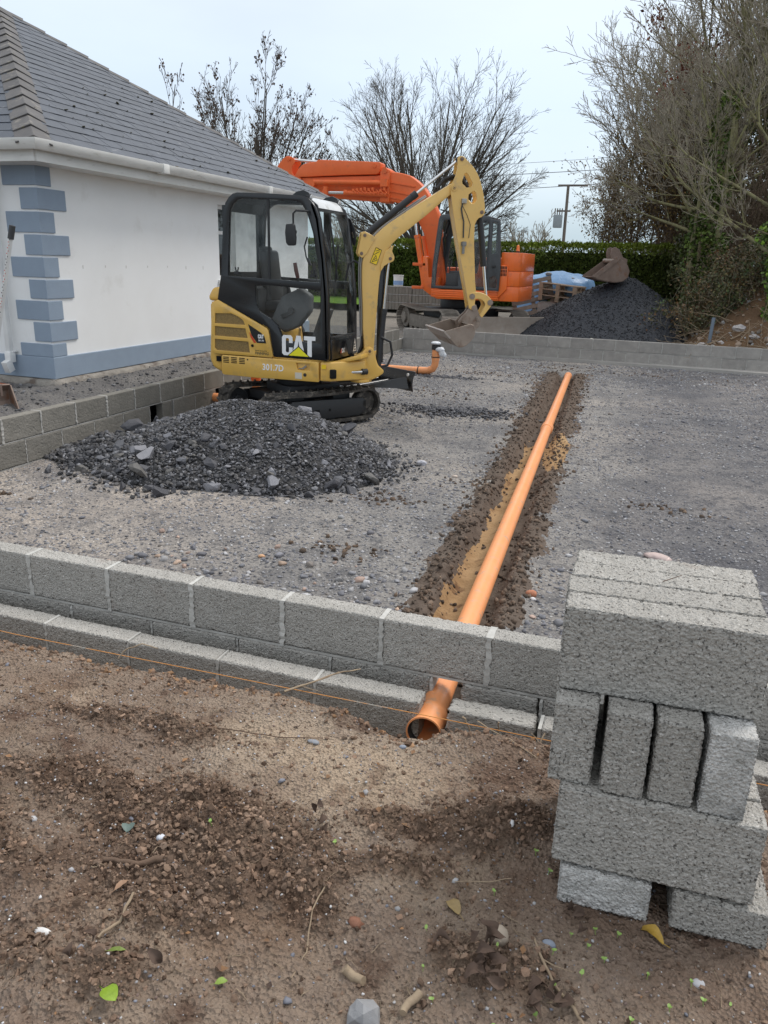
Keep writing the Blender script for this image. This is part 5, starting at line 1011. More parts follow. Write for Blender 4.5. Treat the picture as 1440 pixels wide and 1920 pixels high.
# swing post casting
po = [(-.05, .877), (-.02, .895), (.012, .892), (.044, .867), (.066, .80), (.078, .746), (.10, .685), (.16, .634), (.172, .61), (.156, .585), (.083, .541), (-.0, .505), (-.10, .508), (-.168, .52), (-.148, .545), (-.095, .548), (-.044, .582), (-.09, .612), (-.10, .63), (-.046, .664), (-.042, .715), (-.065, .74), (-.099, .755), (-.162, .775), (-.142, .805), (-.091, .826)]
b = MB(BM); b.plate([po], -.085, .085); b.build("swing_post", YEL, ex, bev=.015, seg=3)
b = MB(BM); b.cyl((-.09, 0, .49), (-.09, 0, .52), .12, n=24); b.build("post_foot", YEL, ex, bev=.006)
b = MB(); b.cyl((.44, -.40, .612), (.60, -.36, .614), .030, n=16); sc_ = b.build("swing_cylinder", BLKM, ex); b = MB(); b.cyl((.86, -.16, .62), (.90, -.11, .62), .034, n=16); b.build("rod_end", BLKM, sc_); b = MB(); b.cyl((.55, -.37, .613), (.86, -.16, .62), .018, n=16); b.build("rod", CHR, sc_)
# hoses at the boom foot
for k_ in range(4):
    b = MB(); o_ = k_ * .03; b.tube([(.62, -.05 + o_, .95), (.66, -.06 + o_, .80), (.74, -.06 + o_, .74), (.80, -.04 + o_, .90), (.80, .0 + o_, 1.15), (.78, .02 + o_, 1.3)], .014, 8); b.build("hose", RUBBER, ex)
b = MB(BM); b.tube([(.13, -.03, 1.0), (.24, -.05, .95), (.27, -.04, .80), (.22, -.03, .68), (.12, -.02, .66)], .014, 8); b.build("hose", RUBBER, ex)
b = MB(BM); b.tube([(-.1, .03, 1.78), (-.18, .05, 1.82), (-.24, .06, 1.78), (-.27, .06, 1.6)], .012, 8); b.build("hose", RUBBER, ex)

# ================================================================== ORANGE EXCAVATOR
oe = thing("large_excavator", "large orange excavator with open grey cab door behind the far block wall", "excavator", (-4.5, 19.25, .0))
n0 = -1.0
b = MB(); b.plate([(-.628, 1.246), (.986, 1.265), (1.004, 1.037), (-.47, 1.028), (-.60, 1.085)], n0, n0 + 2.0); b.build("skirt", ORG, oe, bev=.03)
for k_ in range(4): b = MB(); b.bx((-.62, n0 - .012, 1.075 + k_ * .045), (.98, n0 + .01, 1.098 + k_ * .045)); b.build("skirt_rib", ORG, oe, bev=.008, seg=1)
for (z0, z1) in ((1.04, 1.366), (1.37, 1.705), (1.709, 2.11)):
    b = MB(); b.plate([(1.00, n0 + .02), (1.30, n0), (1.44, n0 + .10), (1.495, n0 + .35), (1.50, 0), (1.495, .75), (1.3, 1.0), (1.0, 1.0)], z0, z1, 'z'); cwt = b.build("counterweight", ORG, oe, bev=.014, seg=2)
b = MB(); b.plate([(.98, 1.10), (1.18, 1.30), (1.18, 1.78), (1.13, 1.83), (.98, 1.84)], n0 - .03, n0 + .1); sd_ = b.build("side_door", ORG, oe, bev=.02, seg=3)
for i in range(5):
    for k_ in range(3): b = MB(); b.bx((1.0 + i * .033, n0 - .036, 1.60 + k_ * .075), (1.02 + i * .033, n0 - .028, 1.66 + k_ * .075)); b.build("vent_slot", VOID_SHADE, sd_, smooth=0)
MB().bx((.2, n0 + .95, 1.26), (1.2, .98, 2.0)).build("engine_cover", ORG, oe, bev=.04); MB().bx((-.6, .15, 1.26), (.3, .98, 1.75)).build("tool_box", ORG, oe, bev=.04)
b = MB(); b.cyl((1.305, n0 + .35, 2.11), (1.305, n0 + .35, 2.15), .045, n=14); bc = b.build("beacon_base", BLKM, oe); b = MB(); b.cyl((1.305, n0 + .35, 2.15), (1.305, n0 + .35, 2.25), .045, .035, n=16); b.ball((1.305, n0 + .35, 2.25), .036); b.build("beacon", mat("amber_lens", [(.85, .22, .02)], rough=.2, coat=.5), bc)
cabp = [(-.629, 1.268), (-.615, 1.779), (-.565, 2.338), (-.515, 2.80), (-.49, 2.87), (-.42, 2.90), (-.229, 2.915), (.66, 2.875), (.72, 2.855), (.74, 2.80), (.74, 1.268)]
wnf = [(-.53, 1.33), (-.50, 1.855), (-.40, 2.72), (-.37, 2.78), (-.22, 2.79), (.02, 2.78), (.02, 1.33)]
wnr = [(.10, 1.33), (.10, 2.78), (.62, 2.76), (.66, 2.72), (.66, 1.33)]
for y_ in (n0 + .01, n0 + .95):
    b = MB(); b.plate([cabp, wnf, wnr], y_, y_ + .05); cs = b.build("cab_frame", CABG, oe, bev=.012)
    if y_ > 0 - .5: MB().plate([wnf], y_ + .02, y_ + .025).build("window_pane", GLSD, cs, smooth=0); MB().plate([wnr], y_ + .02, y_ + .025).build("window_pane", GLSD, cs, smooth=0)
    else: MB().plate([[(-.60, 1.30), (-.59, 1.76), (-.52, 2.4), (-.47, 2.78), (-.42, 2.78), (-.52, 1.85), (-.55, 1.30)]], y_ - .006, y_ - .001).build("pillar_glass", GLSD, cs, smooth=0); MB().plate([wnr], y_ + .02, y_ + .025).build("window_pane", GLSD, cs, smooth=0)
b = MB(); b.plate([(-.50, 2.84), (-.42, 2.90), (-.229, 2.915), (.66, 2.875), (.73, 2.85), (.73, 2.82), (-.22, 2.86), (-.42, 2.85)], n0 + .02, n0 + .98); b.build("cab_roof", CABG, oe, bev=.006)
b = MB(); b.plate([(-.62, 1.27), (-.61, 1.779), (-.56, 2.338), (-.51, 2.80), (-.50, 2.80), (-.55, 2.338), (-.60, 1.779), (-.61, 1.27)], n0 + .06, n0 + .95); b.build("windscreen", GLSD, oe, smooth=0)
b = MB(); b.plate([[(n0 + .05, 1.27), (n0 + .96, 1.27), (n0 + .96, 2.85), (n0 + .05, 2.85)], [(n0 + .12, 1.95), (n0 + .12, 2.75), (n0 + .88, 2.75), (n0 + .88, 1.95)]], .70, .74, 'x'); b.build("cab_back", CABG, oe, smooth=0)
b = MB(); b.box((-.02, -.52, 1.60), (.48, .48, .14)); b.build("seat", DGR, oe, bev=.04, seg=3); b = MB(); b.box((.30, -.52, 1.98), (.14, .46, .72), (0, .15, 0)); b.build("seat_back", DGR, oe, bev=.04, seg=3)
b = MB(); b.bx((-.55, n0 + .06, 1.27), (.7, -.06, 1.31)); b.bx((-.30, -.90, 1.31), (.1, -.78, 1.62)); b.bx((-.28, -.28, 1.31), (.1, -.15, 1.62)); b.build("cab_floor", DGR, oe, bev=.01)
for yy in (-.84, -.2): b = MB(); b.tube([(-.22, yy, 1.6), (-.24, yy, 1.78)], .015, 6); b.tube([(-.24, yy, 1.76), (-.26, yy, 1.9)], .025, 8); b.build("joystick", BLKM, oe)
# door folded back against the side
drp = [(.72, 1.27), (.72, 2.80), (.90, 2.79), (.945, 2.76), (.99, 2.10), (1.02, 1.72), (1.01, 1.27)]; drw = [(.78, 2.06), (.78, 2.74), (.885, 2.73), (.925, 2.09)]; drl = [(.78, 1.33), (.78, 1.55), (.90, 1.60), (.955, 1.52), (.955, 1.33)]
b = MB(); b.plate([drp, drw, drl], n0 - .10, n0 - .06); d_ = b.build("cab_door", CABG, oe, bev=.008); MB().plate([drw], n0 - .084, n0 - .08).build("window_pane", GLSD, d_, smooth=0); MB().plate([drl], n0 - .084, n0 - .08).build("window_pane", GLSD, d_, smooth=0)
b = MB(); b.box((.86, n0 - .12, 1.80), (.09, .03, .04)); b.build("handle", BLKM, d_, bev=.004)
for zz in (1.5, 2.4): b = MB(); b.bx((.70, n0 - .08, zz), (.76, n0, zz + .06)); b.build("hinge", BLKM, d_)
# boom and arm
yb0, yb1 = -.16, .16
bmo = [(-2.121, 3.906), (-1.828, 3.881), (-1.66, 3.85), (-1.51, 3.81), (-1.38, 3.73), (-1.267, 3.648), (-1.13, 3.52), (-1.02, 3.371), (-.88, 3.18), (-.793, 2.999), (-.74, 2.85), (-.70, 2.60), (-.58, 1.9), (-.50, 1.4), (-.56, 1.25), (-.80, 1.20), (-.90, 1.35), (-.93, 1.8), (-1.0, 2.2), (-1.10, 2.50), (-1.222, 2.713), (-1.34, 2.90), (-1.477, 3.05), (-1.64, 3.14), (-1.803, 3.203), (-2.099, 3.235)]
b = MB(); b.plate([bmo], yb0, yb1); ob = b.build("boom", ORGD, oe, bev=.03, seg=3)
for z_ in (3.62, 3.42, 3.28): b = MB(); b.box((-1.75 + (3.6 - z_) * .1, yb0 - .01, z_), (.8, .03, .025), (0, .16, 0)); b.build("boom_rib", ORGD, ob, smooth=0)
b = MB(); b.plate([(-2.25, 3.20), (-2.0, 3.20), (-2.0, 3.93), (-2.06, 3.96), (-2.20, 3.95), (-2.25, 3.90)], yb0 - .06, yb1 + .06); ob2 = b.build("boom_joint", ORGD, oe, bev=.03, seg=3)
b = MB(); b.cyl((-2.13, yb0 - .08, 3.92), (-2.13, yb1 + .08, 3.92), .07, n=16); b.build("joint_pin", ORGD, ob2)
b = MB(); b.plate([(-4.85, 3.58), (-4.0, 3.33), (-3.2, 3.28), (-2.2, 3.22), (-2.2, 3.82), (-3.3, 3.80), (-4.6, 3.77)], yb0 + .03, yb1 - .03); ob3 = b.build("upper_boom", ORGD, oe, bev=.02, seg=2)
b = MB(); b.plate([(-4.562, 3.774), (-4.45, 3.95), (-4.35, 4.05), (-4.245, 4.095), (-3.95, 4.135), (-3.9, 4.175), (-3.85, 4.177), (-2.29, 4.11), (-2.255, 4.09), (-2.25, 3.95), (-2.29, 3.86), (-2.36, 3.837), (-3.3, 3.82)], yb0 - .03, yb1 + .03); ar = b.build("arm", ORGD, oe, bev=.02, seg=2)
b = MB(); b.cyl((-2.40, yb0 - .06, 4.03), (-2.40, yb1 + .06, 4.03), .05, n=16); b.build("arm_pin", ORGD, ar)
for y_ in (yb0 - .03, yb1): b = MB(); b.plate([(-5.053, 3.971), (-4.94, 4.12), (-4.847, 4.21), (-4.76, 4.262), (-4.702, 4.271), (-4.61, 4.25), (-4.53, 4.19), (-4.52, 4.12), (-4.589, 4.04), (-4.61, 3.96), (-4.60, 3.88), (-4.533, 3.80), (-4.35, 3.76), (-4.40, 3.60), (-4.9, 3.56), (-5.3, 3.60), (-5.25, 3.75)], y_, y_ + .03); b.build("arm_end", ORGD, ar, bev=.008, seg=1)
pin(Matrix.Identity(4), -4.68, 4.20, .045, .22, ar, ORGD)
b = MB(); b.cyl((-4.66, 0, 4.20), (-3.86, 0, 4.14), .035, n=14); b.build("bucket_rod", CHR, ar)
b = MB(); b.cyl((-3.98, yb0 - .10, 3.66), (-2.02, yb0 - .10, 3.635), .06, n=16); b.cyl((-4.03, yb0 - .16, 3.62), (-4.03, yb0 - .04, 3.62), .10, n=16); b.bx((-2.2, yb0 - .17, 3.55), (-2.02, yb0 - .03, 3.72)); b.build("boom_tube", ORGD, oe)
b = MB(); b.cyl((-3.10, yb0 - .09, 3.415), (-2.04, yb0 - .09, 3.375), .058, n=16); b.cyl((-3.66, yb0 - .16, 3.42), (-3.66, yb0 - .02, 3.42), .075, n=14); b.cyl((-3.16, yb0 - .09, 3.418), (-3.06, yb0 - .09, 3.415), .07, n=14); b.cyl((-3.64, yb0 - .14, 3.30), (-3.64, yb0 - .14, 3.55), .06, n=14); cc = b.build("offset_cylinder", ORGD, oe); b = MB(); b.cyl((-3.62, yb0 - .09, 3.424), (-3.10, yb0 - .09, 3.417), .038, n=14); b.build("rod", CHR, cc)
random.seed(5)
for i in range(9): xx = -2.9 + i * .1; b = MB(); b.box((xx, yb0 - .13, 3.46 + random.uniform(-.05, .05)), (.06, .05, .06)); b.tube([(xx, yb0 - .14, 3.48), (xx + .08, yb0 - .18, 3.40), (xx + .14, yb0 - .12, 3.36)], .012, 6); b.build("fitting", ORGD, cc, smooth=0)
for y_ in (-.30, .30): cylinder(Matrix.Identity(4), (-.98, 1.30), (-1.32, 2.92), .72, .075, oe, y=y_, mtb=ORG, rr_=.55, nm="lift_cylinder")
b = MB(); b.plate([(-.62, 1.03), (-.75, 1.05), (-.98, 1.2), (-1.05, 1.6), (-1.02, 2.0), (-.90, 1.95), (-.86, 1.5), (-.6, 1.5)], -.42, .42); b.build("boom_foot", ORG, oe, bev=.02)
for zz in (1.22, 1.76): b = MB(); b.bx((-1.28, -.42, zz), (-.95, -.34, zz + .07)); b.build("step_bar", ORGD, oe, bev=.008)
for y_ in (-.2, -.12, .05, .14): b = MB(); b.tube([(-.70, y_, 3.05), (-.55, y_, 3.02), (-.48, y_, 2.75), (-.60, y_, 2.4), (-.55, y_, 2.0)], .018, 6); b.build("hose", RUBBER, oe)
# undercarriage
OU = Matrix.Translation((-.12, .05, 0)) @ RZ(-50)
b = MB(OU); b.cyl((0, 0, .80), (0, 0, 1.04), .52, n=28); b.bx((-.5, -.8, .45), (.5, .8, .80)); b.build("slew_base", BLKM, oe, bev=.03)
def otrack(side):
    yc = side * .92; w = .45; rb_, zc, hl = .30, .50, 1.13; V, F = [], []; n = 88; tot = 4 * hl + 2 * math.pi * rb_
    core_ = MB(OU); shoes = MB(OU); pts = []
    for i in range(n):
        s = i / n * tot
        if s < 2 * hl: x, z, nx, nz_ = -hl + s, rb_, 0, 1
        elif s < 2 * hl + math.pi * rb_: a = (s - 2 * hl) / rb_; x, z, nx, nz_ = hl + rb_ * math.sin(a), rb_ * math.cos(a), math.sin(a), math.cos(a)
        elif s < 4 * hl + math.pi * rb_: x, z, nx, nz_ = hl - (s - 2 * hl - math.pi * rb_), -rb_, 0, -1
        else: a = (s - 4 * hl - math.pi * rb_) / rb_; x, z, nx, nz_ = -hl - rb_ * math.sin(a), -rb_ * math.cos(a), -math.sin(a), -math.cos(a)
        sag = -.05 * max(0, math.cos(x / hl * 1.57)) if nz_ > .9 else 0
        M = Matrix.Translation((x, yc, zc + z + sag)) @ Matrix.Rotation(math.atan2(nx, nz_), 4, 'Y')
        x0, y0, z0 = .031, w / 2, .012
        shoes.add([(-x0, -y0, -z0), (x0, -y0, -z0), (x0, y0, -z0), (-x0, y0, -z0), (-x0, -y0, z0), (x0, -y0, z0), (x0, y0, z0), (-x0, y0, z0)], [(0, 3, 2, 1), (4, 5, 6, 7), (0, 1, 5, 4), (1, 2, 6, 5), (2, 3, 7, 6), (3, 0, 4, 7)], M)
        for xo in (-.018, .014): shoes.add(*_boxvf((.010, w, .022)), M @ Matrix.Translation((xo, 0, .02)))
        pts.append((x, z + sag))
    ring = [(a, zc + c) for a, c in pts]; inn = [(a * .96, zc + c * .86) for a, c in pts]
    core_.plate([ring[::2], inn[::2]], yc - .07, yc + .07); tr = core_.build("track", BLKM, oe, smooth=0)
    shoes.build("track_shoes", TRKS, tr, smooth=0, kind="stuff")
    b = MB(OU); b.plate([(-.85, .30), (.85, .30), (.95, .38), (.95, .60), (-.85, .60)], yc - .11, yc + .11); b.build("track_frame", TRKS, tr, bev=.02)
    b = MB(OU); b.cyl((-hl, yc - .1, zc), (-hl, yc + .1, zc), .25, n=24); b.cyl((-hl, yc - .16, zc), (-hl, yc + .16, zc), .14, n=20); b.build("sprocket", TRKS, tr, bev=.01, seg=1)
    b = MB(OU); b.cyl((hl, yc - .08, zc), (hl, yc + .08, zc), .26, n=24); b.build("idler", TRKS, tr, bev=.01, seg=1)
    for k_ in range(6): b = MB(OU); b.cyl((-.75 + .3 * k_, yc - .1, .28), (-.75 + .3 * k_, yc + .1, .28), .07, n=14); b.build("roller", TRKS, tr)
otrack(-1); otrack(1)
b = MB(OU); b.plate([(1.70, .22), (1.74, .20), (1.70, .35), (1.70, .50), (1.75, .70), (1.72, .70), (1.66, .50), (1.66, .34)], -1.32, 1.32); ob_ = b.build("dozer_blade", mat("muddy_blade", [(.30, .245, .205), (.38, .33, .285)], scale=5, rough=.75, bump=.3, bscale=30, dirt=((.38, .34, .30), 4, .55, .75)), oe, bev=.006, seg=1)
b = MB(OU); [b.plate([(.6, .35), (1.67, .28), (1.67, .45), (.6, .50)], y_, y_ + .10) for y_ in (-.5, .4)]; b.build("blade_arm", TRKS, ob_, bev=.01)
b = MB(OU); b.cyl((.7, .0, .75), (1.3, 0, .62), .07, n=16); b.build("blade_cylinder", BLKM, ob_); b = MB(OU); b.cyl((1.3, 0, .62), (1.64, 0, .55), .035, n=12); b.build("rod", CHR, ob_)

# ================================================================== TREES
def grow(rng, base, d0, L0, r0, levels, nch, ang, up=.12, jit=.16, lr=.62, rr_=.55, start=.25, minr=.004, wob=1.0):
    """returns rows (p0,p1,r0,r1,level) of a branching skeleton and its twig tips"""
    segs, tips = [], []; st = [(np.array(base, float), np.array(d0, float) / np.linalg.norm(d0), L0, r0, 0)]
    while st:
        p, d, L_, r, lv = st.pop(); ns_ = max(3, int(6 - lv * .7)); sl_ = L_ / ns_; kids = nch[lv] if lv < len(nch) else 0
        pos = np.sort(start + (1 - start) * rng.random(kids)) if kids else []; ki = 0; phi = rng.random() * 6.28
        for i in range(ns_):
            ra = r * (1 - .72 * i / ns_); rb = r * (1 - .72 * (i + 1) / ns_); d = d + rng.normal(size=3) * jit * wob * (.6 + .25 * lv); d[2] += up * (1 if lv else .2); d /= np.linalg.norm(d); q_ = p + d * sl_
            segs.append((*p, *q_, max(ra, minr), max(rb, minr), lv))
            while ki < kids and pos[ki] < (i + 1) / ns_:
                f_ = pos[ki] * ns_ - i; b0 = p + (q_ - p) * f_; phi += 2.4 + rng.normal() * .5; ref = np.array([0, 0, 1.]) if abs(d[2]) < .9 else np.array([1., 0, 0]); a = np.cross(d, ref); a /= np.linalg.norm(a); bb = np.cross(a, d)
                an = ang[min(lv, len(ang) - 1)] * (.75 + .5 * rng.random()); nd = d * math.cos(an) + (a * math.cos(phi) + bb * math.sin(phi)) * math.sin(an)
                st.append((b0, nd, L_ * lr * (1.15 - .6 * pos[ki]) * (.75 + .5 * rng.random()), max(minr, ra * rr_ * (.8 + .3 * rng.random())), lv + 1)); ki += 1
            p = q_
        if lv >= len(nch) - 1: tips.append(p)
    return np.array(segs), np.array(tips)
def tree(name, label, loc, trunks, mt, leaves=None, group=None, cat="tree", seed=1, mtw=None):
    rng_ = np.random.default_rng(seed); t = thing(name, label, cat, loc, group=group); S = []; T = []
    for kw in trunks: s, tp = grow(rng_, **kw); S.append(s); T.append(tp)
    T = np.concatenate(T)
    for i_, s_ in enumerate(S): nm_ = "trunk" if i_ == 0 else "limb"; obj(nm_, seg_mesh(nm_, s_[s_[:, 8] <= 0], 8), mt, t)
    S = np.concatenate(S); mid = S[:, 8] == 1
    if mid.any(): obj("branches", seg_mesh("branches", S[mid], 4), mt, t, kind="stuff")
    fine = S[:, 8] > 1
    if fine.any(): obj("twigs", seg_mesh("twigs", S[fine], 3), mtw or mt, t, kind="stuff")
    if leaves:
        n, s0, pal, m_, spread = leaves; FS = S[S[:, 8] > 0]; P = FS[rng_.integers(0, len(FS), n), 3:6] + rng_.normal(size=(n, 3)) * spread
        obj("leaves", leaf_mesh("leaves", P, s0 * (.6 + .8 * rng_.random(n)), rng_, asp=.35, pal=pal, dirs=rng_.normal(size=(n, 3)) * .5 + np.array([0, 0, -1])), m_, t, kind='stuff')
    return t, S, T
# big bare tree in the middle
tree("bare_tree", "large round-crowned bare tree in the middle behind the orange boom", (-10.3, 35, .3),
     [dict(base=(0, 0, 0), d0=(0, 0, 1), L0=3.4, r0=.34, levels=1, nch=(0,), ang=(.5,), up=0, jit=.03)] +
     [dict(base=(.1 * math.cos(a), .1 * math.sin(a), 1.3 + .3 * (i % 3)), d0=(math.cos(a) * t_, math.sin(a) * t_, 1), L0=l_ * .80, r0=.085, levels=5, nch=(9, 7, 5), ang=(.42, .50, .55, .5), up=.03, jit=.05, lr=.46, rr_=.52, start=.15, minr=.0055) for i, (a, t_, l_) in enumerate(((0, .12, 8.5), (.3, .50, 8.3), (2.9, .45, 8.4), (3.4, .2, 8.5), (1.5, .5, 7.8), (-1.6, .55, 7.6), (.1, .95, 6.6), (3.2, .9, 6.8), (3.9, .9, 6.2), (-.6, 1.0, 6.0), (.9, .3, 8.4), (2.2, .7, 7.2), (3.15, 1.8, 5.4), (.0, 1.9, 5.0), (.1, 1.4, 5.6), (.5, .65, 7.4), (2.6, .62, 7.4), (3.3, .33, 8.2), (6.0, .3, 8.3), (4.4, .35, 8.0), (.2, .75, 7.6), (3.0, 1.25, 7.0), (2.8, .8, 7.8), (3.3, 1.6, 6.4), (.15, 1.2, 6.9), (.0, .6, 8.2), (3.1, .6, 8.2), (3.0, 2.4, 5.2), (.1, 2.6, 4.8)))],
     BARK, seed=21, mtw=BARK)
# leaf-hung trees behind the roof
LB = [(1, 1, 1), (1.3, 1.1, 1), (.7, .7, .7), (1.6, 1.0, .7)]
tree("leafy_winter_tree", "tall dark twiggy tree hung with withered leaves, rising behind the roof", (-16.2, 30, .3),
     [dict(base=(0, 0, 0), d0=(0, 0, 1), L0=3.5, r0=.3, levels=1, nch=(0,), ang=(.5,), up=0, jit=.03)] +
     [dict(base=(.15 * math.cos(a), .15 * math.sin(a), 1.5), d0=(math.cos(a) * t_, math.sin(a) * t_, 1), L0=l_ * .80, r0=.07, levels=5, nch=(10, 7, 5), ang=(.42, .5, .55), up=.06, jit=.05, lr=.42, rr_=.5, start=.1, minr=.007) for i, (a, t_, l_) in enumerate(((0, .05, 7.9), (.3, .35, 7.4), (2.9, .22, 7.8), (3.5, .4, 7.4), (1.5, .3, 7.4), (3.1, .95, 5.6), (.1, .5, 6.8), (2.8, .45, 7.2), (6.1, .18, 7.8), (-1.6, .35, 7.4), (.1, .72, 5.8), (3.1, .62, 6.6), (.0, 1.1, 4.9), (5.9, .85, 5.2)))],
     BARKD, leaves=(3000, .10, LB, LEAFD, .05), seed=33)
for k_, (x, z_, sd, lab, l_, w_) in enumerate(((-20.6, .3, 41, "slim tree with clusters of withered leaves, left of the tall leafy one", 9.4, .22), (-22.6, .3, 43, "short sparse leafy sapling farther left above the roof line", 7.2, .2), (-23.9, .3, 44, "lowest leafless sapling at the far left above the roof line", 6.9, .14))):
    tree("leafy_winter_tree", lab, (x, 30, z_), [dict(base=(0, 0, 0), d0=(0, 0, 1), L0=2.2, r0=.14, levels=1, nch=(0,), ang=(.5,), up=0, jit=.03)] + [dict(base=(0, 0, 1.2), d0=(math.cos(a) * w_, math.sin(a) * w_, 1), L0=l_ * f * .80, r0=.055, levels=4, nch=(9, 5, 2), ang=(.5, .5, .5), up=.16, jit=.06, lr=.3, rr_=.5, start=.3, minr=.009) for a, f in ((0, .92), (2.1, .75), (3.6, .86), (5, .7))], BARKD, leaves=((320, 110, 80)[k_], .12, LB, LEAFD, .06), seed=sd)
# distant little trees over the hedge
for k_, (x, y_, h_, sd, lab) in enumerate(((-21.3, 55, 4.6, 51, "greyish bushy little tree seen past the yellow cab over the hedge"), (-8.6, 55, 4.2, 52, "small pale bare tree over the hedge right of the orange cab door"), (-9.9, 56, 3.1, 53, "tiny bare tree just above the hedge beside the beacon"), (-22.8, 58, 4.0, 54, "low bare bush left of the yellow boom over the hedge"))):
    tree("distant_tree", lab, (x, y_, .4), [dict(base=(0, 0, 0), d0=(math.cos(a) * t_, math.sin(a) * t_, 1), L0=h_ * f, r0=.07, levels=4, nch=(8, 5, 2), ang=(.5, .55, .5), up=.08, jit=.06, lr=.5, rr_=.55, start=.15, minr=.014) for a, t_, f in ((0, .1, .95), (1.2, .5, .85), (2.6, .5, .85), (3.9, .4, .9), (5.2, .55, .8))], TWIG, seed=sd)
# right-hand thicket: big twiggy trees, mossy trunks, ivy
def thick(name, lab, loc, spec, mt, mtw, sd, leaves=None, cat="tree"):
    return tree(name, lab, loc, spec, mt, leaves=leaves, seed=sd, mtw=mtw, cat=cat)
fan = lambda n, l0, l1, t0, t1, r, bz, nch, sd, a0=0, a1=6.28, **k: [dict(base=(0, 0, bz), d0=(math.cos(a) * t, math.sin(a) * t, 1), L0=l, r0=r, levels=4, nch=nch, ang=(.55, .55, .6), minr=k.get('minr', .008), up=k.get('up', .05), jit=k.get('jit', .09), lr=k.get('lr', .45), rr_=.5, start=k.get('start', .2)) for a, t, l in zip(np.linspace(a0, a1, n, False) + np.random.default_rng(sd).normal(size=n) * .2, t0 + (t1 - t0) * np.random.default_rng(sd + 1).random(n), l0 + (l1 - l0) * np.random.default_rng(sd + 2).random(n))]
thick("bare_tree", "tall grey twiggy tree at the left edge of the right-hand thicket", (.2, 34.0, .4), [dict(base=(0, 0, 0), d0=(-.05, 0, 1), L0=5, r0=.2, levels=1, nch=(0,), ang=(.5,), up=0, jit=.04)] + fan(19, 5.2, 7.6, .15, .85, .06, 2.4, (14, 9, 5), 5, up=.075, minr=.0075), BARK, TWIG, 61)
thick("bare_tree", "very tall bare tree whose crown fills the upper right corner", (2.9, 25.0, .4), [dict(base=(0, 0, 0), d0=(0, 0, 1), L0=6, r0=.26, levels=1, nch=(0,), ang=(.5,), up=0, jit=.04)] + fan(15, 6.0, 9.0, .15, .8, .07, 2.0, (15, 10, 5), 8, up=.05, minr=.007), BARKG, TWIG, 62)
thick("leaning_tree", "mossy green trunk nearest the black heap, limbs reaching left over the hedge", (.62, 20.6, .5), [dict(base=(0, 0, 0), d0=(-.04, 0, 1), L0=3.8, r0=.15, levels=1, nch=(0,), ang=(.5,), up=0, jit=.02)] + [dict(base=(-.08, 0, bz), d0=d_, L0=l_ * .8, r0=.04, levels=4, nch=(9, 7, 5), ang=(.6, .6, .6), up=.07, jit=.11, lr=.5, rr_=.5, start=.2, minr=.005) for bz, d_, l_ in ((2.2, (-1, .1, .35), 3.2), (2.5, (-.8, -.3, .8), 3.0), (3.0, (-.5, .2, 1), 3.4), (3.2, (.3, 0, 1), 3.4), (2.7, (-1, -.2, .1), 2.6), (3.0, (.8, -.4, .9), 2.4))], BARKG, TWIG, 63)
thick("leaning_tree", "second mossy trunk with a pale forked limb, right of the one by the black heap", (1.15, 20.4, .7), [dict(base=(0, 0, 0), d0=(-.03, 0, 1), L0=4.4, r0=.11, levels=1, nch=(0,), ang=(.5,), up=0, jit=.02)] + [dict(base=(-.1, 0, bz), d0=d_, L0=l_ * .85, r0=.036, levels=4, nch=(9, 7, 5), ang=(.6, .6, .6), up=.09, jit=.1, lr=.5, rr_=.5, start=.2, minr=.005) for bz, d_, l_ in ((2.4, (-.9, -.3, .6), 3.4), (3.1, (-.4, .2, 1), 3.6), (3.4, (.4, -.2, 1), 3.4), (2.8, (.8, -.3, .5), 2.4))], BARKG, TWIG, 64)
thick("sprawling_tree", "pale crooked limbs sweeping left across the thicket from an ivy-clad trunk at the right edge", (2.15, 17.6, .9), [dict(base=(0, 0, 0), d0=(.05, 0, 1), L0=5.5, r0=.14, levels=1, nch=(0,), ang=(.5,), up=0, jit=.03)] + [dict(base=(-.03, 0, bz), d0=d_, L0=l_ * .85, r0=r_ * .7, levels=4, nch=(8, 6, 4), ang=(.6, .6, .6), up=u_ + .03, jit=.10, lr=.48, rr_=.5, start=.25, minr=.004) for bz, d_, l_, r_, u_ in ((1.2, (-1, -.1, .75), 3.4, .06, .09), (2.0, (-1, 0, .55), 3.2, .055, .10), (2.6, (-.7, -.2, 1), 3.3, .05, .06), (3.2, (-.6, .2, 1.2), 3.2, .045, .03), (1.6, (-1, -.3, .25), 1.8, .03, .06), (4.0, (-.4, -.3, 1), 3.0, .045, .02))], BARKG, TWIG, 65)
thick("brown_thicket", "dense brownish twiggy bush rising behind the hedge beside the utility pole", (-1.5, 32.6, .3), [dict(base=(rx, ry, 0), d0=(tx, ty, 1), L0=l_, r0=.045, levels=4, nch=(9, 7, 4), ang=(.5, .6, .6), up=.04, jit=.12, lr=.42, rr_=.5, start=.25, minr=.007) for rx, ry, tx, ty, l_ in [(a, b_, c, d_, e_) for a, b_, c, d_, e_ in np.random.default_rng(9).uniform((-1.3, -.4, -.22, -.2, 4.2), (2.9, .8, .2, .2, 6.0), (26, 5))]], TWIGR, TWIGR, 66, leaves=(13000, .08, [(1, .8, .6), (.8, .75, .5), (1.2, .9, .6)], leafmat("olive_brown_leaves", (.19, .15, .075), (.13, .12, .055)), .22), cat="bush")
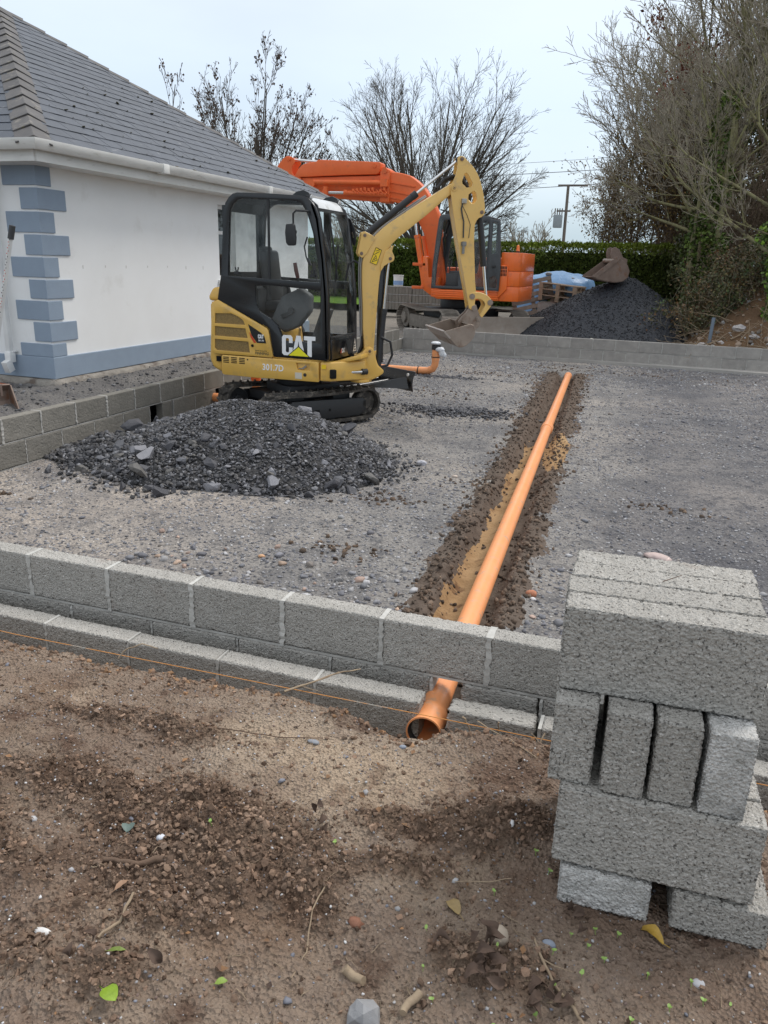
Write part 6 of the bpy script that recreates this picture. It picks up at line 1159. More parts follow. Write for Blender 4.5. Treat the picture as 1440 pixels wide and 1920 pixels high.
thick("grey_thicket", "thin purplish brushwood filling the gap between the mossy trunks", (1.9, 22.0, .6), [dict(base=(rx, ry, 0), d0=(tx, ty, 1), L0=l_, r0=.03, levels=4, nch=(8, 6, 3), ang=(.4, .6, .6), up=.05, jit=.1, lr=.42, rr_=.5, start=.1, minr=.005) for rx, ry, tx, ty, l_ in np.random.default_rng(10).uniform((-1.0, -.4, -.2, -.2, 2.6), (1.2, .8, .2, .2, 4.2), (22, 5))], TWIGR, TWIGR, 67, cat="bush")
for k_, (x_, y_, l_, sd_, lab_) in enumerate(((1.55, 22.8, 8.5, 71, "slender upright mossy stem standing between the two mossy trunks and the ivy"), (2.3, 21.6, 9.0, 72, "tall straight greenish stem just left of the evergreen at the right edge"), (.75, 24.0, 8.0, 73, "slim pale upright tree behind the first mossy trunk"), (2.9, 20.0, 8.5, 74, "upright mossy stem at the extreme right edge of the picture"))):
    tree("slender_tree", lab_, (x_, y_, .6), [dict(base=(0, 0, 0), d0=(-.04 + .03 * k_, 0, 1), L0=l_, r0=.085, levels=4, nch=(16, 7, 4), ang=(.6, .55, .55), up=.09, jit=.03, lr=.30, rr_=.32, start=.28, minr=.006)], BARKG, seed=sd_, mtw=TWIG)
# evergreen mass and ivy
def leafcloud(name, label, cat, blobs, n, size, mt, pal, rng_, asp=.4, trunk=None, parent=None, hang=0, kind=None):
    P, T = [], []; w = np.array([b_[3] * b_[4] * b_[5] for b_ in blobs]) ** .67; w = w / w.sum(); cnt = (w * n).astype(int)
    for (cx_, cy_, cz_, rx, ry, rz_), k in zip(blobs, cnt):
        v = rng_.normal(size=(k, 3)); v /= np.linalg.norm(v, axis=1)[:, None]; r = (.55 + .5 * rng_.random(k)) * (1 + .22 * np.sin(5 * v[:, 0] + 7 * v[:, 2] + cx_) * np.cos(6 * v[:, 1] + cz_)); P.append(np.array([cx_, cy_, cz_]) + v * r[:, None] * np.array([rx, ry, rz_]))
    P = np.concatenate(P); o = leaf_mesh(name, P, size * (.6 + .8 * rng_.random(len(P))), rng_, asp=asp, pal=pal, dirs=rng_.normal(size=P.shape) + np.array([0, 0, -hang]))
    return P, o
rg = np.random.default_rng(77)
t = thing("evergreen_tree", "tall dark evergreen standing behind the bare trees at the upper right edge", "tree", (3.4, 24.5, .3))
bl_ = [(-.2, 0, 2.6 + i * .62, 1.55 - .07 * i + .25 * math.sin(i * 2.1), 1.2, .8) for i in range(15)] + [(-1.0 + .2 * math.sin(i * 3), -.3, 3.4 + i * .9, .8, .7, .55) for i in range(8)]
P, me_ = leafcloud("foliage", "", "", bl_, 34000, .13, CONI, [(1, 1, 1), (1.4, 1.35, 1.2), (.6, .65, .6), (1.8, 1.6, 1)], rg, asp=.22, hang=.6); obj("foliage", me_, CONI, t)
obj("trunk", seg_mesh("trunk", [(0, 0, 0, 0, 0, 5, .2, .15), (0, 0, 5, 0, 0, 11, .15, .05)], 8), BARKD, t)
t = thing("evergreen_tree", "dark evergreen clump low behind the mossy trunks, farther back in the thicket", "tree", (1.3, 28.5, .3))
P, me_ = leafcloud("foliage", "", "", [(0, 0, 1.5 + i * .55, 1.1 - .05 * i, .9, .7) for i in range(11)], 15000, .14, CONI, [(1, 1, 1), (1.3, 1.3, 1.2), (.6, .65, .6)], rg, asp=.25, hang=.5); obj("foliage", me_, CONI, t); obj("trunk", seg_mesh("trunk", [(0, 0, 0, 0, 0, 7, .18, .06)], 8), BARKD, t)
def ivy(label, loc, cols, n, pal, size=.075):
    t = thing("ivy", label, "ivy", loc); P = []
    for (x, y_, z0, z1, r, lean) in cols:
        k = int(n * (z1 - z0) * r); zz = z0 + (z1 - z0) * rg.random(k); a = rg.random(k) * 6.28; rr2 = r * (.7 + .5 * rg.random(k)) * (1 + .5 * np.sin(zz * 4.1 + x * 9 + a)); P.append(np.stack([x + lean * (zz - z0) + rr2 * np.cos(a), y_ + rr2 * np.sin(a), zz], 1))
    P = np.concatenate(P); obj("leaves", leaf_mesh("leaves", P, size * (.6 + .8 * rg.random(len(P))), rg, asp=.5, pal=pal, dirs=rg.normal(size=P.shape) + np.array([0, -.3, -.8])), IVY, t)
    obj("stem", seg_mesh("stem", [(x, y_, z0, x + lean * (z1 - z0), y_, z1, .05, .03) for (x, y_, z0, z1, r, lean) in cols], 6), BARKG, t)
IP = [(1, 1, 1), (1.5, 1.6, 1.2), (.6, .7, .6), (2.2, 2.2, 1.0)]
ivy("ivy climbing the trunk at the right edge, with glossy green and yellowed leaves", (2.15, 17.55, .9), [(0, 0, .1, 4.6, .19, .03), (.18, .1, 1.2, 5.2, .26, .02), (-.02, 0, 1.6, 2.4, .32, 0), (.4, .3, .3, 5.5, .3, .0), (-.12, 0, 1.5, 1.9, .24, 0)], 2300, IP)
ivy("dull ivy and brambles wrapped round the foot of the mossy trunks by the black heap", (.9, 20.45, .5), [(-.25, 0, 0, 2.6, .17, -.03), (.1, .05, 0, 3.6, .22, -.02), (.35, 0, 0, 2.2, .2, 0), (-.1, -.1, 0, .8, .42, 0), (.5, -.1, 0, .9, .3, 0), (-.0, .2, 2, 5.2, .2, 0)], 1700, [(1, .9, .7), (.7, .7, .55), (1.3, 1.2, .9)])
# russet leaves caught in the crown
P = np.concatenate([np.array(c) + rg.normal(size=(110, 3)) * np.array([.16, .16, .26]) for c in ((-.1, 24.5, 7.2), (.35, 24.3, 7.4), (-.45, 24.5, 6.4), (.9, 24.2, 7.6), (-1.0, 25, 8.4))])
obj("russet_leaves", leaf_mesh("russet_leaves", P, .1 * (.6 + .8 * rg.random(len(P))), rg, asp=.3, pal=[(1, 1, 1), (1.5, 1.2, 1)], dirs=rg.normal(size=P.shape) + np.array([0, 0, -1.5])), mat("russet", [(.16, .055, .03), (.10, .04, .03)], rough=.9, tint=True), kind="stuff", label="bunches of russet dead leaves hanging in the bare crowns at the right", cat="leaves")

# hedge
hd = thing("hedge", "long clipped green conifer hedge running behind the excavators and the black heap", "hedge", (0, 30, 0))
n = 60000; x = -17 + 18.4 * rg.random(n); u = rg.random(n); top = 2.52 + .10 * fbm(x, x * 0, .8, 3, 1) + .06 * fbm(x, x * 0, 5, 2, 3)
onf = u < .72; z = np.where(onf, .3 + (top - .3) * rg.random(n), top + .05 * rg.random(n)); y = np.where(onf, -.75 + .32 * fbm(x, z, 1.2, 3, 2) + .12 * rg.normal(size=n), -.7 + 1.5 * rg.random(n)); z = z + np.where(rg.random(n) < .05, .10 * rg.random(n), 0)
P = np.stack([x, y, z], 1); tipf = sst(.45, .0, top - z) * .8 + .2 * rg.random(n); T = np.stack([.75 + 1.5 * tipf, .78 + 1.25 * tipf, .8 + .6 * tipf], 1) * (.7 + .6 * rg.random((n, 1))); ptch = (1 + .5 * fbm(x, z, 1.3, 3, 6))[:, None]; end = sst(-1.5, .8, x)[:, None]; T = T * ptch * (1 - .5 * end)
dirs = rg.normal(size=(n, 3)) * .5 + np.array([0, -.7, .55]) + np.where(rg.random((n, 1)) < .5, np.array([.5, 0, .2]), np.array([-.5, 0, .2]))
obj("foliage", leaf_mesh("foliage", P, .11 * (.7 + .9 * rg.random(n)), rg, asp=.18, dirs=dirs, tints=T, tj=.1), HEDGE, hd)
b = MB(); b.bx((-17, -.50, .3), (1.3, .8, 2.32)); b.build("dark_core", mat("hedge_inner", [(.018, .02, .008)], rough=1), hd, smooth=0)  # one solid dark box filling the hedge behind the leaves

# ================================================================== FAR THINGS
wb = thing("outbuilding", "white gabled outbuilding glimpsed through the trees beyond the hedge end", "building", (1.6, 36, .2))
b = MB(); b.plate([(-2.2, 0), (1.8, 0), (1.8, 2.5), (-.2, 3.9), (-2.2, 2.5)], 0, 6); b.build("wall", mat("old_white_wall", [(.42, .43, .45), (.30, .31, .33)], scale=2, rough=.9), wb, smooth=0)
for s_ in (-1, 1): b = MB(); b.add([(-.2, -.25, 3.98), (-.2 + s_ * 2.4, -.25, 2.32), (-.2 + s_ * 2.4, 6.2, 2.32), (-.2, 6.2, 3.98), (-.2, -.25, 4.06), (-.2 + s_ * 2.4, -.25, 2.40), (-.2 + s_ * 2.4, 6.2, 2.40), (-.2, 6.2, 4.06)], [(0, 1, 2, 3), (4, 7, 6, 5), (0, 4, 5, 1), (1, 5, 6, 2), (2, 6, 7, 3), (3, 7, 4, 0)]); b.build("roof_slope", mat("grey_roof", [(.12, .13, .14)], rough=.7), wb, smooth=0); b = MB(); b.add([(-.2, -.27, 3.80), (-.2 + s_ * 2.4, -.27, 2.14), (-.2 + s_ * 2.4, -.27, 2.34), (-.2, -.27, 4.0), (-.2, -.255, 3.80), (-.2 + s_ * 2.4, -.255, 2.14), (-.2 + s_ * 2.4, -.255, 2.34), (-.2, -.255, 4.0)], [(0, 1, 2, 3), (4, 7, 6, 5), (3, 2, 6, 7), (0, 4, 5, 1)]); b.build("barge_board", UPVCC, wb, smooth=0)
MB().bx((-1.2, -.02, 1.3), (-.5, .02, 2.0)).build("window", GLW, wb, smooth=0)
po_ = thing("utility_pole", "wooden utility pole with a crossarm and transformer beside the thicket", "utility pole", (-6.45, 55, .3))
b = MB(); b.cyl((0, 0, 0), (-.05, 0, 6.6), .12, .09, n=10); b.build("pole", POLEW, po_)
MB().box((.25, 0, 6.55), (1.9, .12, .12)).build("crossarm", POLEW, po_); b = MB(); b.box((-.50, -.2, 4.35), (.55, .45, .8)); tf = b.build("transformer", mat("transformer_grey", [(.30, .34, .36)], rough=.6), po_, bev=.04)
for i in range(4): b = MB(); b.cyl((-.72 + i * .15, -.2, 4.75), (-.72 + i * .15, -.2, 5.15), .035, n=8); b.build("bushing", POLEW, tf)
MB().box((-.2, 0, 5.0), (.9, .08, .1)).build("crossarm", POLEW, po_)
po2 = thing("utility_pole", "short stub of a pole just above the roof line beside the tall leafy tree", "utility pole", (-15.85, 30, .3))
b = MB(); b.cyl((0, 0, 0), (0, 0, 5.95), .13, .10, n=10); b.build("pole", POLEW, po2)
def wire(label, p, q_, sag, r=.014):
    p, q_ = Vector(p), Vector(q_); b = MB(); b.tube([p + (q_ - p) * t_ - Vector((0, 0, sag * 4 * t_ * (1 - t_))) for t_ in np.linspace(0, 1, 24)], r, 4); o_ = b.build("overhead_wire", RUBBER, smooth=0); meta(o_, label, "wire", "overhead wires crossing the sky")
wire("highest and thinnest of the three overhead wires right of the big bare tree", (-45, 52, 6.9), (20, 56, 10.2), .6, .010)
wire("middle of the three overhead wires right of the big bare tree", (-45, 52, 6.3), (20, 56, 9.5), .6, .018)
wire("lowest of the three overhead wires right of the big bare tree", (-45, 52, 5.3), (20, 56, 8.9), .7, .018)

# black heap with the spare bucket on top
TH = (-.78, 19.7)
def tar_h(x, y):
    dx, dy = x - TH[0], y - TH[1]; th = np.arctan2(dy, dx); rx = np.where(dx < 0, 2.75, 2.05) + .12 * np.sin(3 * th); r = np.hypot(dx / rx, dy / 2.35)
    z = 1.46 * np.clip(1 - r, 0, 1) ** .88; z = np.minimum(z, 1.30 + .1 * z); return np.where(r < 1, .27 + z * (1 + .08 * fbm(x, y, 1.4, 3, 2)) + .03 * fbm(x, y, 5, 3, 4) + .018 * fbm(x, y, 22, 2, 4), .1)
hp2 = thing("black_heap", "big smooth heap of black fine stone behind the far block wall", "stone heap", (0, 0, 0))
obj("mound", grid_mesh("mound", np.linspace(TH[0] - 2.9, TH[0] + 2.2, 220), np.linspace(TH[1] - 2.5, TH[1] + 2.5, 170), tar_h), TAR, hp2)
n = 6000; x = TH[0] - 2.7 + 4.8 * rg.random(n); y = TH[1] - 2.5 + 3.2 * rg.random(n); h = tar_h(x, y); k = h > .28; x, y, h = x[k], y[k], h[k]
obj("black_chips", stone_mesh("black_chips", np.stack([x, y, h + .004], 1), .010 + .014 * rg.random(len(x)), rg, flat=.7, tilt=.8, pal=[(.10, .11, .13), (.16, .17, .2), (.12, .13, .16), (.35, .36, .40)], ang=True), HS, hp2, kind="stuff")
rock("pale broken stones at the foot of the black heap on the far wall side", -1.25, 17.35, .06, (2.0, 1.9, 1.6), z=.36, ang=True); rock("smaller pale stone beside the others at the foot of the black heap", -1.08, 17.3, .05, (1.8, 1.7, 1.4), z=.34, ang=True)
bprof = [(-.55, .02), (-.42, -.02), (-.2, -.05), (.05, -.06), (.25, -.02), (.36, .08), (.38, .22), (.30, .36), (.18, .46), (.02, .50)]
bk = digging_bucket("spare_bucket", "rusty wide digging bucket resting on top of the black heap", [(a * .92, c * .92) for a, c in bprof][::-1], .62, (-1.18, 19.25, 1.60), (0, .06, .45), mt=RUST)
b = MB(); [b.plate([(-.02, .36), (.20, .30), (.34, .36), (.34, .46), (.22, .50), (.10, .66), (.0, .70), (-.08, .66), (-.08, .52)], y_, y_ + .03) for y_ in (-.14, .11)]; b.build("hanger_ears", RUST, bk, bev=.004, seg=1)
b = MB(); b.cyl((-.02, -.32, .40), (-.02, .32, .40), .05, n=14); b.build("cross_tube", STEEL, bk); b = MB(); b.add([(-.52, -.33, .02), (-.40, -.33, .0), (.10, -.33, .45), (.0, -.33, .50), (-.52, -.345, .02), (-.40, -.345, .0), (.10, -.345, .45), (.0, -.345, .50)], [(0, 1, 2, 3), (4, 7, 6, 5), (0, 4, 5, 1), (1, 5, 6, 2), (2, 6, 7, 3), (3, 7, 4, 0)]); b.build("side_cutter", RUST, bk, smooth=0)

# pallets and tarpaulin
def pallet(label, loc, rot, mt, w=1.0, d=1.2):
    p = thing("pallet", label, "pallet", loc); p.rotation_euler = rot; random.seed(hash(label) % 99 if False else len(label))
    for i in range(7): b = MB(); b.box((0, -d / 2 + .05 + i * (d - .1) / 6, .135), (w, .10, .02)); b.build("deck_board", mt, p, smooth=0)
    for i in range(3): b = MB(); b.box((-w / 2 + .05 + i * (w - .1) / 2, 0, .115), (.10, d, .018)); b.build("stringer_board", mt, p, smooth=0)
    for i in range(3):
        for k in range(3): b = MB(); b.box((-w / 2 + .06 + i * (w - .12) / 2, -d / 2 + .06 + k * (d - .12) / 2, .06), (.10, .12, .09)); b.build("block", mt, p, smooth=0)
    for i in range(3): b = MB(); b.box((-w / 2 + .06 + i * (w - .12) / 2, 0, .008), (.10, d, .018)); b.build("bottom_board", mt, p, smooth=0)
pallet("grey wooden pallet leaning upright right behind the orange counterweight", (-3.15, 21.3, .95), (R(78), R(-14), R(8)), WOODG, 1.1, 1.05)
for k_, (z_, lab) in enumerate(((.95, "lower of the two pale pallets lying before the blue tarpaulin"), (1.10, "middle pale pallet of the pile before the blue tarpaulin"), (1.25, "top pale pallet of the pile before the blue tarpaulin"))): pallet(lab, (-2.45, 21.6, z_), (R(-1), R(5), R(-6)), WOOD)
MB().bx((-3.0, 21.1, .2), (-1.9, 22.2, .94)).build("block_pack", BLOCKF, bev=.02, label="grey block pack under the pale pallets behind the black heap", cat="block pack")
tp = MB(); V = []; F = []; nx_, ny_ = 44, 26
for j in range(ny_):
    for i in range(nx_):
        u_, v_ = i / (nx_ - 1) * 2 - 1, j / (ny_ - 1) * 2 - 1; r = math.hypot(u_, v_ * .9); z = 1.72 - .30 * u_ ** 2 - .45 * abs(v_) ** 2.2 - .75 * max(0, r - .86) * 4; z += .035 * float(fbm(np.array([u_ * 3]), np.array([v_ * 3]), 1.2, 3, 3)[0]) + .03 * math.sin(u_ * 14 + v_ * 5) * abs(u_); V.append((-2.7 + u_ * 1.1, 22.8 + v_ * .9, max(z, .25)))
F = [(j * nx_ + i, j * nx_ + i + 1, (j + 1) * nx_ + i + 1, (j + 1) * nx_ + i) for j in range(ny_ - 1) for i in range(nx_ - 1)]
tp.add(V, F); tp.build("tarpaulin", TARP, smooth=60, label="blue tarpaulin sheet thrown over a mound behind the pallets", cat="tarpaulin")
for (x_, y_, z_, lab) in ((-2.95, 22.35, 1.62, "middle grey stone weighing down the blue tarpaulin"), (-3.3, 22.2, 1.42, "left grey stone weighing down the blue tarpaulin"), (-2.3, 22.3, 1.50, "right grey stone weighing down the blue tarpaulin")): rock(lab, x_, y_, .085, (.8, .75, .7), z=z_, ang=True)
b = MB(); b.tube([(-4.3, 22.2, 1.2), (-3.4, 22.0, 1.72)], .09, 12); b.build("roll", BLKM, label="black roll of membrane propped beside the tarpaulin behind the counterweight", cat="roll")

# packs of blocks with a tub on top, left of the orange excavator
k_ = 0
for (x0, z0, lab) in ((-8.25, .45, "bottom"), (-8.25, .68, "middle"), (-8.25, .91, "top")):
    p = thing("block_pack", "%s tier of the long pack of grey blocks under the white tub" % lab, "block pack", (x0, 23.2, z0), group=None)
    for i in range(20): o_ = bpy.data.objects.new("block", far_me[i % 3]); o_.location = (.22 + (i % 10) * .104 + (1.06 if i >= 10 else 0), 0, .107); o_.rotation_euler = (0, 0, math.pi / 2); link(o_, p)
    MB().box((1.1, -.225, .218), (2.1, .01, .008)).build("strap", UPVCC, p, smooth=0)
tb = thing("tub", "white plastic tub with a blue label standing on the pack of grey blocks", "tub", (-7.55, 23.2, 1.14)); b = MB(); b.cyl((0, 0, 0), (0, 0, .30), .14, .155, n=24); b.build("body", UPVCC, tb); MB().cyl((0, 0, .295), (0, 0, .315), .165, n=24).build("lid", UPVCC, tb); b = MB(); b.cyl((0, 0, .03), (0, 0, .15), .147, .151, n=24); b.build("label", mat("blue_label", [(.25, .40, .66)], rough=.5), tb)

# bank at the right
bank_h = lambda x, y: .16 + sst(.5, 3.4, x + .28 * (np.minimum(y, 19.5) - 17)) * 1.5 * sst(16.72, 18.2, y) * (1 - .85 * sst(19.8, 24, y) * (1 - sst(3, 5, x))) + .24 * sst(16.72, 16.95, y) * sst(.3, 1.2, x) + .07 * fbm(x, y, 1.6, 4, 2) + .03 * fbm(x, y, 8, 3, 3)
obj("earth_bank", grid_mesh("earth_bank", np.linspace(.2, 12, 220), np.concatenate([np.linspace(16.73, 21, 110), np.linspace(21.2, 34, 30)]), bank_h), BANK, kind="structure")
n = 900; x = .5 + 5 * rg.random(n); y = 16.8 + 3.5 * rg.random(n) ** 1.5; S = .015 + .06 * rg.random(n) ** 3
obj("bank_stones", stone_mesh("bank_stones", np.stack([x, y, bank_h(x, y) + S * .3], 1), S, rg, flat=.7, tilt=.5, pal=[(1, .95, .85), (1.5, 1.45, 1.35), (.7, .6, .5), (1.2, .9, .65)]), STONE, kind="stuff", label="stones and rubble lying on the brown earth bank", cat="stones")
for (x_, y_, r_, lab) in ((1.62, 17.5, .13, "largest pale rock on the earth bank at the right"), (1.30, 17.2, .07, "small pale rock left of the largest one on the earth bank"), (.95, 17.05, .12, "whitish flat rock low on the earth bank near the wall"), (1.9, 17.25, .09, "brownish rock on the bank close to the right edge"), (2.25, 17.7, .12, "greyish rock under the roots at the right edge")): rock(lab, x_, y_, r_, (1.7, 1.6, 1.5), z=float(bank_h(np.array([x_]), np.array([y_]))[0]), jag=.25, ang=True)
b = MB(); b.tube([(1.08, 17.3, .45), (1.1, 17.35, .95)], .035, 8); b.build("pipe_stub", mat("blue_grey_pipe", [(.15, .19, .24)], rough=.6), label="short blue grey pipe stub sticking out of the bank beside the black heap", cat="pipe")
S = []
for i in range(150):
    x_, y_ = .5 + 3.2 * rg.random(), 16.9 + 1.9 * rg.random() ** 1.3; z_ = float(bank_h(np.array([x_]), np.array([y_]))[0]) + .03; d_ = np.array([rg.normal(), rg.normal() * .4, abs(rg.normal()) * .45]); s, _t = grow(rg, (x_, y_, z_), d_, .3 + .8 * rg.random(), .006 + .012 * rg.random() ** 2, 2, (2, 0), (.6,), up=-.05, jit=.25, lr=.5, minr=.003); S.append(s)
obj("dead_brambles", seg_mesh("dead_brambles", np.concatenate(S), 3), STICK, kind="stuff", label="tangle of dead pale stems and roots lying over the earth bank", cat="brushwood")
S = []
for i in range(170):
    x_, y_ = .35 + 2.6 * rg.random(), 18 + 2.0 * rg.random(); z_ = float(bank_h(np.array([x_]), np.array([y_]))[0]); s, _t = grow(rg, (x_, y_, z_), np.array([rg.normal() * .6, rg.normal() * .3 - .3, 1.]), .5 + .7 * rg.random(), .007, 2, (3, 0), (.7,), up=-.08, jit=.22, lr=.5, minr=.003); S.append(s)
ug = thing("undergrowth", "tangled brambles and dull green undergrowth at the foot of the thicket", "undergrowth", (0, 0, 0)); S = np.concatenate(S); obj("stems", seg_mesh("stems", S, 3), TWIG, ug, kind="stuff")
Q = S[rg.integers(0, len(S), 15000), 3:6] + rg.normal(size=(15000, 3)) * .09; obj("leaves", leaf_mesh("leaves", Q, .055 * (.6 + .8 * rg.random(len(Q))), rg, asp=.4, pal=[(1, 1, 1), (1.5, 1.4, 1.1), (.6, .7, .6), (1.2, .8, .6), (.8, 1.1, .9)]), BRAM, ug, kind="stuff")

# ================================================================== FOREGROUND DEBRIS ON THE SOIL
rf_ = np.random.default_rng(91)
def fore(n, pw=1.0):
    y = .72 + 1.5 * rf_.random(n) ** pw; x = -3 + 3.9 * rf_.random(n); k = (y < edge_y(x) - .02); return x[k], y[k]
x, y = fore(9000); S = .0018 + .0034 * rf_.random(len(x)) ** 2.5; S = np.where(rf_.random(len(x)) < .02, S * 2.4, S)
obj("soil_pebbles", stone_mesh("soil_pebbles", np.stack([x, y, soil_h(x, y) + S * .2], 1), S, rf_, flat=.65, tilt=.5, pal=[(1.0, 1.0, 1.05), (1.3, 1.28, 1.25), (.75, .77, .85), (1.2, 1.0, .8), (.7, .5, .4), (.9, .7, .55), (.6, .5, .45), (1.9, 1.88, 1.8)]), STONE, kind="stuff", label="tiny pebbles and grit scattered over the brown soil", cat="pebbles")
SOILC = mat("soil_clod", [(.175, .118, .086), (.26, .19, .145)], scale=6, rough=.97, bump=.9, bscale=90, bdist=.006, tint=True, spec=.1)
x, y = fore(80000); f = -.15 + .9 * roughm(x, y) + .35 * fbm(x, y, 2.3, 4, 5, .65) + .10 * rf_.normal(size=len(x)); k = (f > .18) | (rf_.random(len(x)) < .07); x, y, f = x[k], y[k], f[k]; S = .0016 + .0085 * rf_.random(len(x)) ** 4.5 + .003 * np.clip(f - .3, 0, 1) * rf_.random(len(x))
obj("soil_clods", stone_mesh("soil_clods", np.stack([x, y, soil_h(x, y) + S * .25], 1), S, rf_, flat=.85, tilt=.8, pal=[(.8, .78, .76), (1, 1, 1), (.6, .57, .55), (.95, .92, .88), (1.25, 1.2, 1.15)], jag=.55, ang=True), SOILC, kind="stuff", label="dark crumbly clods of disturbed soil in the foreground", cat="soil clods")
# clods hanging on the trench lip
x = -3 + 3.8 * rf_.random(2600); y = edge_y(x) - .02 + .05 * rf_.normal(size=2600); S = .002 + .012 * rf_.random(2600) ** 4
obj("lip_clods", stone_mesh("lip_clods", np.stack([x, y, soil_h(x, y) + S * .2], 1), S, rf_, flat=.85, tilt=.8, pal=[(1, .97, .93), (1.3, 1.22, 1.15), (.7, .66, .63), (1.5, 1.28, 1.0)], jag=.55, ang=True), SOILC, kind="stuff", label="crumbling clods along the broken edge of the soil above the blocks", cat="soil clods")
S = []
x, y = fore(1500); z = soil_h(x, y)
for i in range(len(x)):
    a = rf_.random() * 6.28; l_ = .012 + .07 * rf_.random() ** 2.5; s, _t = grow(rf_, (x[i], y[i], z[i] + .003), np.array([math.cos(a), math.sin(a), .05 * rf_.normal()]), l_, .0004 + .0009 * rf_.random(), 1, (0,), (.5,), up=0, jit=.18, minr=.0003)
    s[:, 2] = soil_h(s[:, 0], s[:, 1]) + .003 + .004 * rf_.random(); s[1:, 2] = s[1:, 2]; s[:, 5] = soil_h(s[:, 3], s[:, 4]) + .003 + .002 * rf_.random(len(s)); s[1:, 2] = s[:-1, 5]; S.append(s)
obj("root_bits", seg_mesh("root_bits", np.concatenate(S), 3), STICK, kind="stuff", label="fine pale root hairs and straw bits strewn over the soil", cat="roots")
x, y = fore(430); obj("leaf_litter", leaf_mesh("leaf_litter", np.stack([x, y, soil_h(x, y) + .005], 1), .008 + .022 * rf_.random(len(x)) ** 2, rf_, asp=.32, tilt=.35, pal=[(.5, .45, .42), (1, .8, .6), (.35, .3, .3), (1.3, 1.0, .7)]), mat("dry_leaf", [(.20, .14, .09), (.13, .09, .065)], scale=40, rough=.85, tint=True), kind="stuff", label="brown leaf fragments scattered on the soil", cat="leaf litter")
def sz(x_, y_): return float(soil_h(np.array([x_]), np.array([y_]))[0])
def stick(label, pts, r0, r1, mt=STICK, name="twig", fork=None, h=.006, cat="twig", n=6):
    V = []
    for i, p in enumerate(pts):
        x_, y_ = p[0], p[1]; V.append(Vector((x_, y_, (p[2] if len(p) > 2 else sz(x_, y_) + h))))
    out_ = []
    for i in range(len(V) - 1):
        for k in range(4): t_ = k / 4; q_ = V[i].lerp(V[i + 1], t_); out_.append(q_ + Vector(rf_.normal(size=3) * r0 * .35))
    out_.append(V[-1]); rr2 = list(np.linspace(r0, r1, len(out_))); b = MB(); b.tube(out_, rr2, n)
    if fork:
        for (i0, ex_, r_) in fork: q_ = out_[i0]; b.tube([q_, q_ + Vector(ex_) * .5 + Vector(rf_.normal(size=3) * .003), q_ + Vector(ex_)], [r_, r_ * .8, r_ * .4], 5)
    b.build(name, mt, smooth=60, label=label, cat=cat)
stick("long pale forked twig lying at the bottom right", [(-.085, 1.455), (-.06, 1.41), (-.02, 1.36), (.02, 1.32), (.06, 1.27)], .0028, .0045, fork=[(4, (.07, -.02, .01), .0018)])
stick("long pale root with forked ends bridging the outer block leaf and the soil edge", [(-1.13, 2.27, .315), (-1.07, 2.33, .325), (-.99, 2.45, .33), (-.93, 2.54, .31)], .0045, .002, fork=[(5, (.07, .07, .02), .003), (3, (.07, .035, -.03), .002)])
stick("small curled pale root standing on the soil edge at the left", [(-1.86, 2.26, .31), (-1.84, 2.28, .34), (-1.78, 2.31, .365), (-1.72, 2.33, .345)], .003, .002)
stick("short sawn piece of branch with a pale bark near the bottom centre", [(-.485, 1.255), (-.43, 1.238)], .011, .010, name="branch_piece", n=12, h=.012, cat="branch")
stick("short thick stub of dead wood leaning near the bottom right of centre", [(-.325, 1.185), (-.30, 1.245)], .008, .010, name="branch_piece", n=12, h=.014, cat="branch")
stick("thick soil-covered knobbly root lying left of centre", [(-1.17, 1.30), (-1.08, 1.32), (-1.0, 1.36)], .006, .010, mt=STICKD, name="root", n=9, h=.005, cat="root")
stick("thin curved stem in the lower middle of the soil", [(-.60, 1.42), (-.61, 1.36), (-.585, 1.27), (-.585, 1.19)], .0022, .0016)
stick("straight thin stalk pointing to the round stone from the stack", [(-.30, 1.55), (-.22, 1.60), (-.17, 1.63)], .0016, .0012)
stick("dark bent twig on the soil left of centre near the block edge", [(-1.35, 1.90), (-1.2, 1.95), (-1.0, 1.98), (-.88, 2.05)], .002, .0015, mt=STICKD, fork=[(5, (.05, .04, .01), .0012)])
stick("thin root looping from the soil edge before the right-hand low blocks", [(-.42, 2.37, .30), (-.35, 2.31, .31), (-.28, 2.22), (-.18, 2.16)], .0022, .0018)
stick("pale root end hanging over the soil edge beside the pipe mouth", [(-.47, 2.36, .31), (-.45, 2.37, .27), (-.44, 2.375, .235)], .0035, .0025, name="root", cat="root")
stick("vertical pale root tip in front of the low blocks right of the pipe", [(-.345, 2.39, .30), (-.345, 2.40, .25)], .003, .002, name="root", cat="root")
stick("bunch of pale roots at the left foot of the block stack", [(-.18, 2.34, .33), (-.19, 2.30, .29), (-.20, 2.26, .285), (-.17, 2.22)], .003, .002, fork=[(3, (-.04, .03, .02), .002), (6, (.03, -.04, .02), .002)], name="root", cat="root")
stick("thin brownish twig in the bottom left of the soil", [(-1.02, 1.22), (-1.01, 1.15), (-1.03, 1.10)], .0035, .0045, mt=STICK)
stick("little dark twig lying across the top of the block stack", [(.10, 1.92, 1.105), (.145, 1.965, 1.112)], .0012, .0009, mt=STICKD)
stick("thick tan root beside the right side of the block stack", [(.56, 2.2, .55), (.54, 2.15, .47), (.50, 2.10, .44)], .012, .016, name="root", cat="root", n=9)
stick("reddish root below the tan one beside the block stack", [(.70, 2.3, .30), (.58, 2.2, .33), (.49, 2.1, .40)], .006, .004, mt=mat("red_root", [(.34, .16, .09), (.24, .11, .06)], rough=.8), name="root", cat="root")
